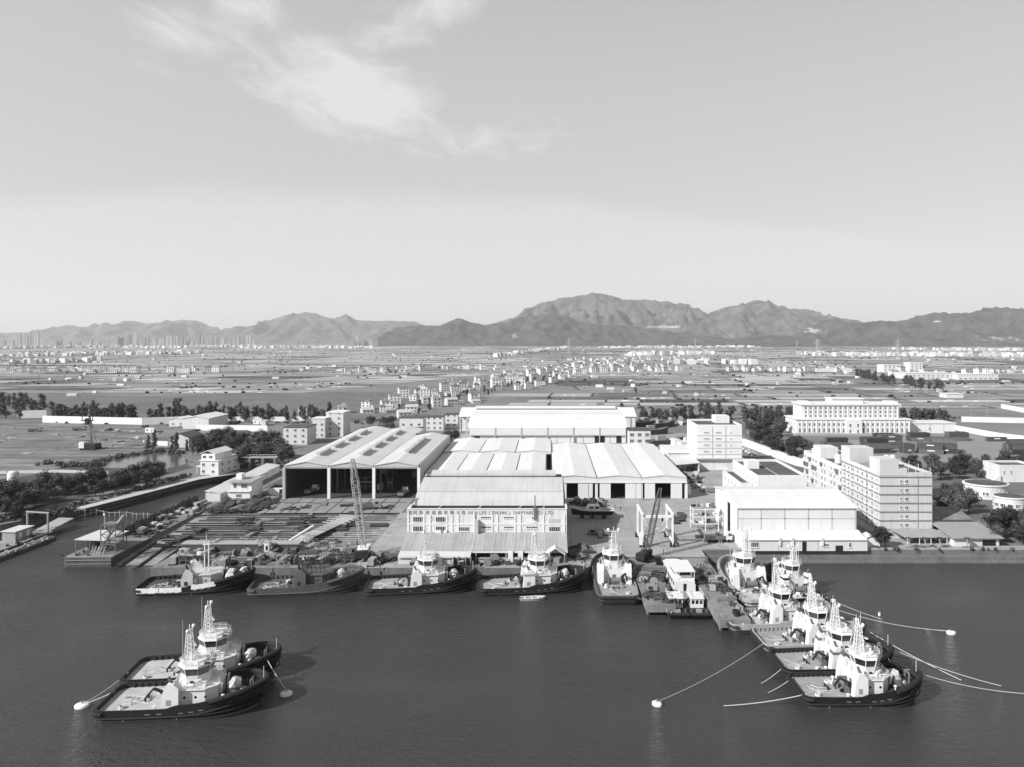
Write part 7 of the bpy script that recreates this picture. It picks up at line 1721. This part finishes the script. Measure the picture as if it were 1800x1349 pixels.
def tree(kind, x, y, s, label, group, name='tree', z=3.0):
    if group in MASS:
        a = R.uniform(0, 6.28); c, sn = math.cos(a) * s, math.sin(a) * s
        for mi, (n, me) in enumerate(FARSRC[R.randrange(len(FARSRC))]):
            FAR_TREES.mat(mi).add([(x + u * c - v * sn, y + u * sn + v * c, z + w_ * s) for u, v, w_ in me[0]], me[1])
        return
    o = thing(name, label, 'tree', (x, y, z), R.uniform(0, 6.28), group); o.scale = (s * R.uniform(.9, 1.1), s * R.uniform(.9, 1.1), s * R.uniform(.88, 1.15))
    for n, me in R.choice(TP[kind]): put(n, me, o)
def row(kind, pts, n, s, label, group, jit=2.0):
    P = [G(*p) for p in pts]; Ls = [math.dist(a, b_) for a, b_ in zip(P, P[1:])]; T = sum(Ls)
    for i in range(n):
        t = (i + R.uniform(.1, .9)) / n * T
        for (a, b_), l in zip(zip(P, P[1:]), Ls):
            if t <= l: break
            t -= l
        u = t / l; tree(kind, a[0] + (b_[0] - a[0]) * u + R.uniform(-jit, jit), a[1] + (b_[1] - a[1]) * u + R.uniform(-jit, jit), R.uniform(*s), label, group)
def grove(kind, poly, n, s, label, group, gap=3.0):
    P = [G(*p) for p in poly]; xs = [p[0] for p in P]; ys = [p[1] for p in P]; put_ = []; tr = 0
    def inside(x, y):
        c = False
        for (x1, y1), (x2, y2) in zip(P, P[1:] + P[:1]):
            if (y1 > y) != (y2 > y) and x < (x2 - x1) * (y - y1) / (y2 - y1) + x1: c = not c
        return c
    while len(put_) < n and tr < n * 40:
        tr += 1; x, y = R.uniform(min(xs), max(xs)), R.uniform(min(ys), max(ys))
        if not inside(x, y) or any((x - a) ** 2 + (y - b_) ** 2 < gap * gap for a, b_ in put_): continue
        put_.append((x, y)); tree(kind, x, y, R.uniform(*s), label, group)
# left: tree row before the white wall and dark wood at the edge
row('far', [(95, 740), (240, 740)], 34, (.9, 1.45), 'x', 'far wall trees', 3)
row('tall', [(120, 739), (230, 739)], 7, (.9, 1.2), 'taller slim tree in the row behind the white wall, left part', 'trees along the white wall', 3)
row('far', [(272, 740), (600, 741)], 44, (.8, 1.35), 'dark tree in the row behind the white wall, right part', 'trees along the white wall', 4)
row('tall', [(285, 739), (590, 739)], 14, (.8, 1.25), 'taller slim tree in the row behind the white wall, right part', 'trees along the white wall', 4)
grove('far', [(-60, 738), (85, 738), (95, 722), (60, 708), (-60, 706)], 46, (.8, 1.5), 'tree in the dark wood at the left edge', 'wood at the left edge', 7)
# left bank
grove('broad', [(-40, 905), (20, 925), (45, 900), (110, 882), (130, 868), (70, 870), (0, 880), (-40, 885)], 22, (.65, 1.15), 'leafy tree on the left bank opposite the ramp barge', 'trees on the left bank', 3.6)
row('broad', [(118, 872), (165, 862), (215, 852), (285, 842)], 15, (.75, 1.1), 'big dark tree in the row between pond and creek', 'trees between pond and creek', 1.6)
row('broad', [(130, 878), (200, 868), (290, 848)], 10, (.6, .9), 'smaller dark tree in the row between pond and creek', 'trees between pond and creek', 2)
grove('broad', [(335, 800), (360, 812), (440, 795), (470, 800), (505, 820), (520, 800), (500, 780), (450, 772), (350, 776), (330, 785)], 30, (.7, 1.15), 'leafy tree behind the sluice house', 'trees behind the sluice', 4.5)
grove('broad', [(425, 826), (465, 826), (505, 812), (480, 803), (430, 808)], 14, (.9, 1.3), 'leafy tree beside the creek head left of the sheds', 'trees behind the sluice', 4)
row('tall', [(255, 790), (300, 792), (338, 800)], 7, (.5, .8), 'slim tree on the far edge of the pond', 'trees round the pond', 2)
# behind the sheds
grove('broad', [(640, 760), (700, 765), (690, 745), (640, 748)], 8, (.8, 1.1), 'tree by the canal behind the open sheds', 'trees behind the open sheds', 5)
row('broad', [(782, 778), (800, 778)], 4, (.7, 1.0), 'tree in the gap left of the rear warehouse', 'trees behind the open sheds', 2)
row('far', [(700, 728), (800, 705), (900, 682), (1000, 660)], 44, (.5, .95), 'small tree among the canal village houses', 'trees in the canal village', 26)
row('far', [(1125, 738), (1200, 738)], 12, (.7, 1.1), 'tree behind the laid-up hulls', 'trees behind the hulls', 6)
grove('far', [(1190, 740), (1210, 728), (1290, 728), (1310, 740)], 16, (.8, 1.3), 'tree behind the tall storage block', 'trees behind the storage block', 5)
# avenue and right side
grove('broad', [(1308, 765), (1330, 748), (1390, 752), (1385, 770), (1425, 795), (1450, 820), (1420, 845), (1400, 822), (1345, 795)], 40, (.65, 1.0), 'leafy avenue tree between storage block and columned building', 'avenue trees', 4.6)
grove('far', [(1308, 748), (1390, 748), (1400, 738), (1310, 738)], 26, (.9, 1.4), 'tree behind the avenue left of the columned building', 'far avenue trees', 5)
row('far', [(1588, 741), (1660, 741)], 16, (.9, 1.2), 'tree in the clipped clump behind the depot', 'trees behind the depot', 4)
row('far', [(1505, 662), (1540, 672), (1600, 680), (1650, 690)], 30, (1.2, 1.8), 'tree in the dark avenue crossing the far fields', 'far field avenue', 7)
grove('broad', [(1598, 842), (1625, 850), (1680, 845), (1735, 842), (1800, 836), (1860, 836), (1860, 824), (1600, 824)], 26, (.75, 1.05), 'big dark tree in the belt below the containers', 'trees below the containers', 4.6)
grove('broad', [(1642, 905), (1690, 912), (1712, 900), (1690, 882), (1640, 880)], 10, (.8, 1.1), 'dark tree on the lawn right of the dormitory', 'trees on the lawn', 3.8)
grove('broad', [(1728, 958), (1850, 958), (1850, 922), (1790, 926), (1740, 940)], 18, (.7, 1.05), 'leafy tree at the right edge above the parapet', 'trees at the right edge', 3.8)
row('broad', [(1540, 962), (1562, 962)], 3, (.5, .7), 'bushy tree by the left end of the dormitory canopy', 'shrubs by the dormitory', .6)
for px, l in ((1598, 'small palm before the dormitory canopy, left one'), (1626, 'small palm before the dormitory canopy, middle one'), (1652, 'small palm before the dormitory canopy, right one'), (1700, 'small palm by the riverside shed')):
    x, y = G(px, 964); o = thing('palm_tree', l, 'palm', (x, y, 3), 0, 'palms before the dormitory'); MB().path([(0, 0, -.2), (.1, 0, 1.5), (0, .1, 3.0)], [.2, .16, .12], 6).build('trunk', M_CONC, o)
    b = MB()
    for k in range(11):
        a = k * 2 * math.pi / 11; c, s = math.cos(a), math.sin(a); L_ = R.uniform(1.3, 1.8); pv_ = None
        for i in range(4):
            t0 = i / 4; t1 = (i + 1) / 4; f = lambda t: (c * L_ * t, s * L_ * t, 3.0 + 1.0 * t - 1.5 * t * t); w_ = .22 * (1 - t0 * .6); p, q = f(t0), f(t1)
            b.add([(p[0] - s * w_, p[1] + c * w_, p[2]), (q[0] - s * w_ * .8, q[1] + c * w_ * .8, q[2]), (q[0] + s * w_ * .8, q[1] - c * w_ * .8, q[2]), (p[0] + s * w_, p[1] - c * w_, p[2])], [(0, 1, 2, 3)])
    b.build('crown', M_LEAF, o)
# undergrowth nobody could count
def scrub(name, label, runs, z=3.0):
    b = MB(); rng = random.Random(len(label))
    for pts, n, sp, s in runs:
        P = [G(*p) for p in pts]
        for _ in range(n):
            i = rng.randrange(len(P) - 1); t = rng.random(); a, c = P[i], P[i + 1]
            x, y = a[0] + (c[0] - a[0]) * t + rng.gauss(0, sp), a[1] + (c[1] - a[1]) * t + rng.gauss(0, sp); r = rng.uniform(*s)
            q = leaf_cloud(rng, [((x, y, z + r * .4), (r, r, r * .8))], 26, r * .38)
            b.add(q.v, q.f)
    tag(b.build(name, M_LEAF), label, 'bushes', kind='stuff')
scrub('bank_scrub', 'tangled scrub along the creek and pond banks', [([(-40, 918), (45, 912), (128, 896)], 70, 1.4, (.7, 1.7)), ([(128, 890), (240, 862), (330, 836)], 60, 1.0, (.6, 1.4)), ([(80, 816), (130, 820), (160, 822), (190, 808), (230, 800), (290, 793), (330, 800)], 110, 1.8, (.8, 1.8)), ([(120, 868), (200, 850), (290, 830)], 70, 2.0, (.8, 1.6)), ([(-40, 880), (60, 872), (120, 865)], 50, 3, (.8, 1.8))])
scrub('verge_scrub', 'ragged verge scrub round the yard edges and lanes', [([(640, 745), (720, 735), (800, 745)], 60, 6, (1, 2.2)), ([(1310, 815), (1400, 840)], 24, 1.5, (.6, 1.2)), ([(1540, 966), (1780, 966)], 40, .6, (.4, .8)), ([(1640, 930), (1720, 930)], 24, 1.5, (.6, 1.2)), ([(400, 815), (470, 822)], 30, 3, (.8, 1.6)), ([(1120, 735), (1300, 735)], 50, 6, (1, 2.2)), ([(1590, 735), (1700, 735)], 40, 6, (1, 2)), ([(100, 744), (600, 744)], 90, 3, (.8, 1.6))])

ft = FAR_TREES.build('distant_trees', [M_BARK, M_LEAF]); tag(ft, 'distant dark trees massed in rows and clumps over the plain', 'trees', kind='stuff')
# ------------------------------------------------------------------ look-alikes are told apart by their order from the left
ORD = 'first second third fourth fifth sixth seventh eighth ninth tenth eleventh twelfth thirteenth fourteenth fifteenth sixteenth seventeenth eighteenth nineteenth twentieth twenty-first twenty-second twenty-third twenty-fourth twenty-fifth twenty-sixth twenty-seventh twenty-eighth twenty-ninth thirtieth thirty-first thirty-second thirty-third thirty-fourth thirty-fifth thirty-sixth thirty-seventh thirty-eighth thirty-ninth fortieth forty-first forty-second forty-third forty-fourth forty-fifth forty-sixth'.split()
same = {}
for o in COL.objects:
    if o.parent is None and 'label' in o: same.setdefault(o['label'], []).append(o)
for lab, v in same.items():
    if 2 <= len(v) <= len(ORD) and len(lab.split()) <= 13:
        v.sort(key=lambda o: o.location.x / max(1, o.location.y))
        for i, o in enumerate(v): o['label'] = lab + ', ' + ('leftmost' if i == 0 else 'rightmost' if i == len(v) - 1 else ORD[i] + ' from left')
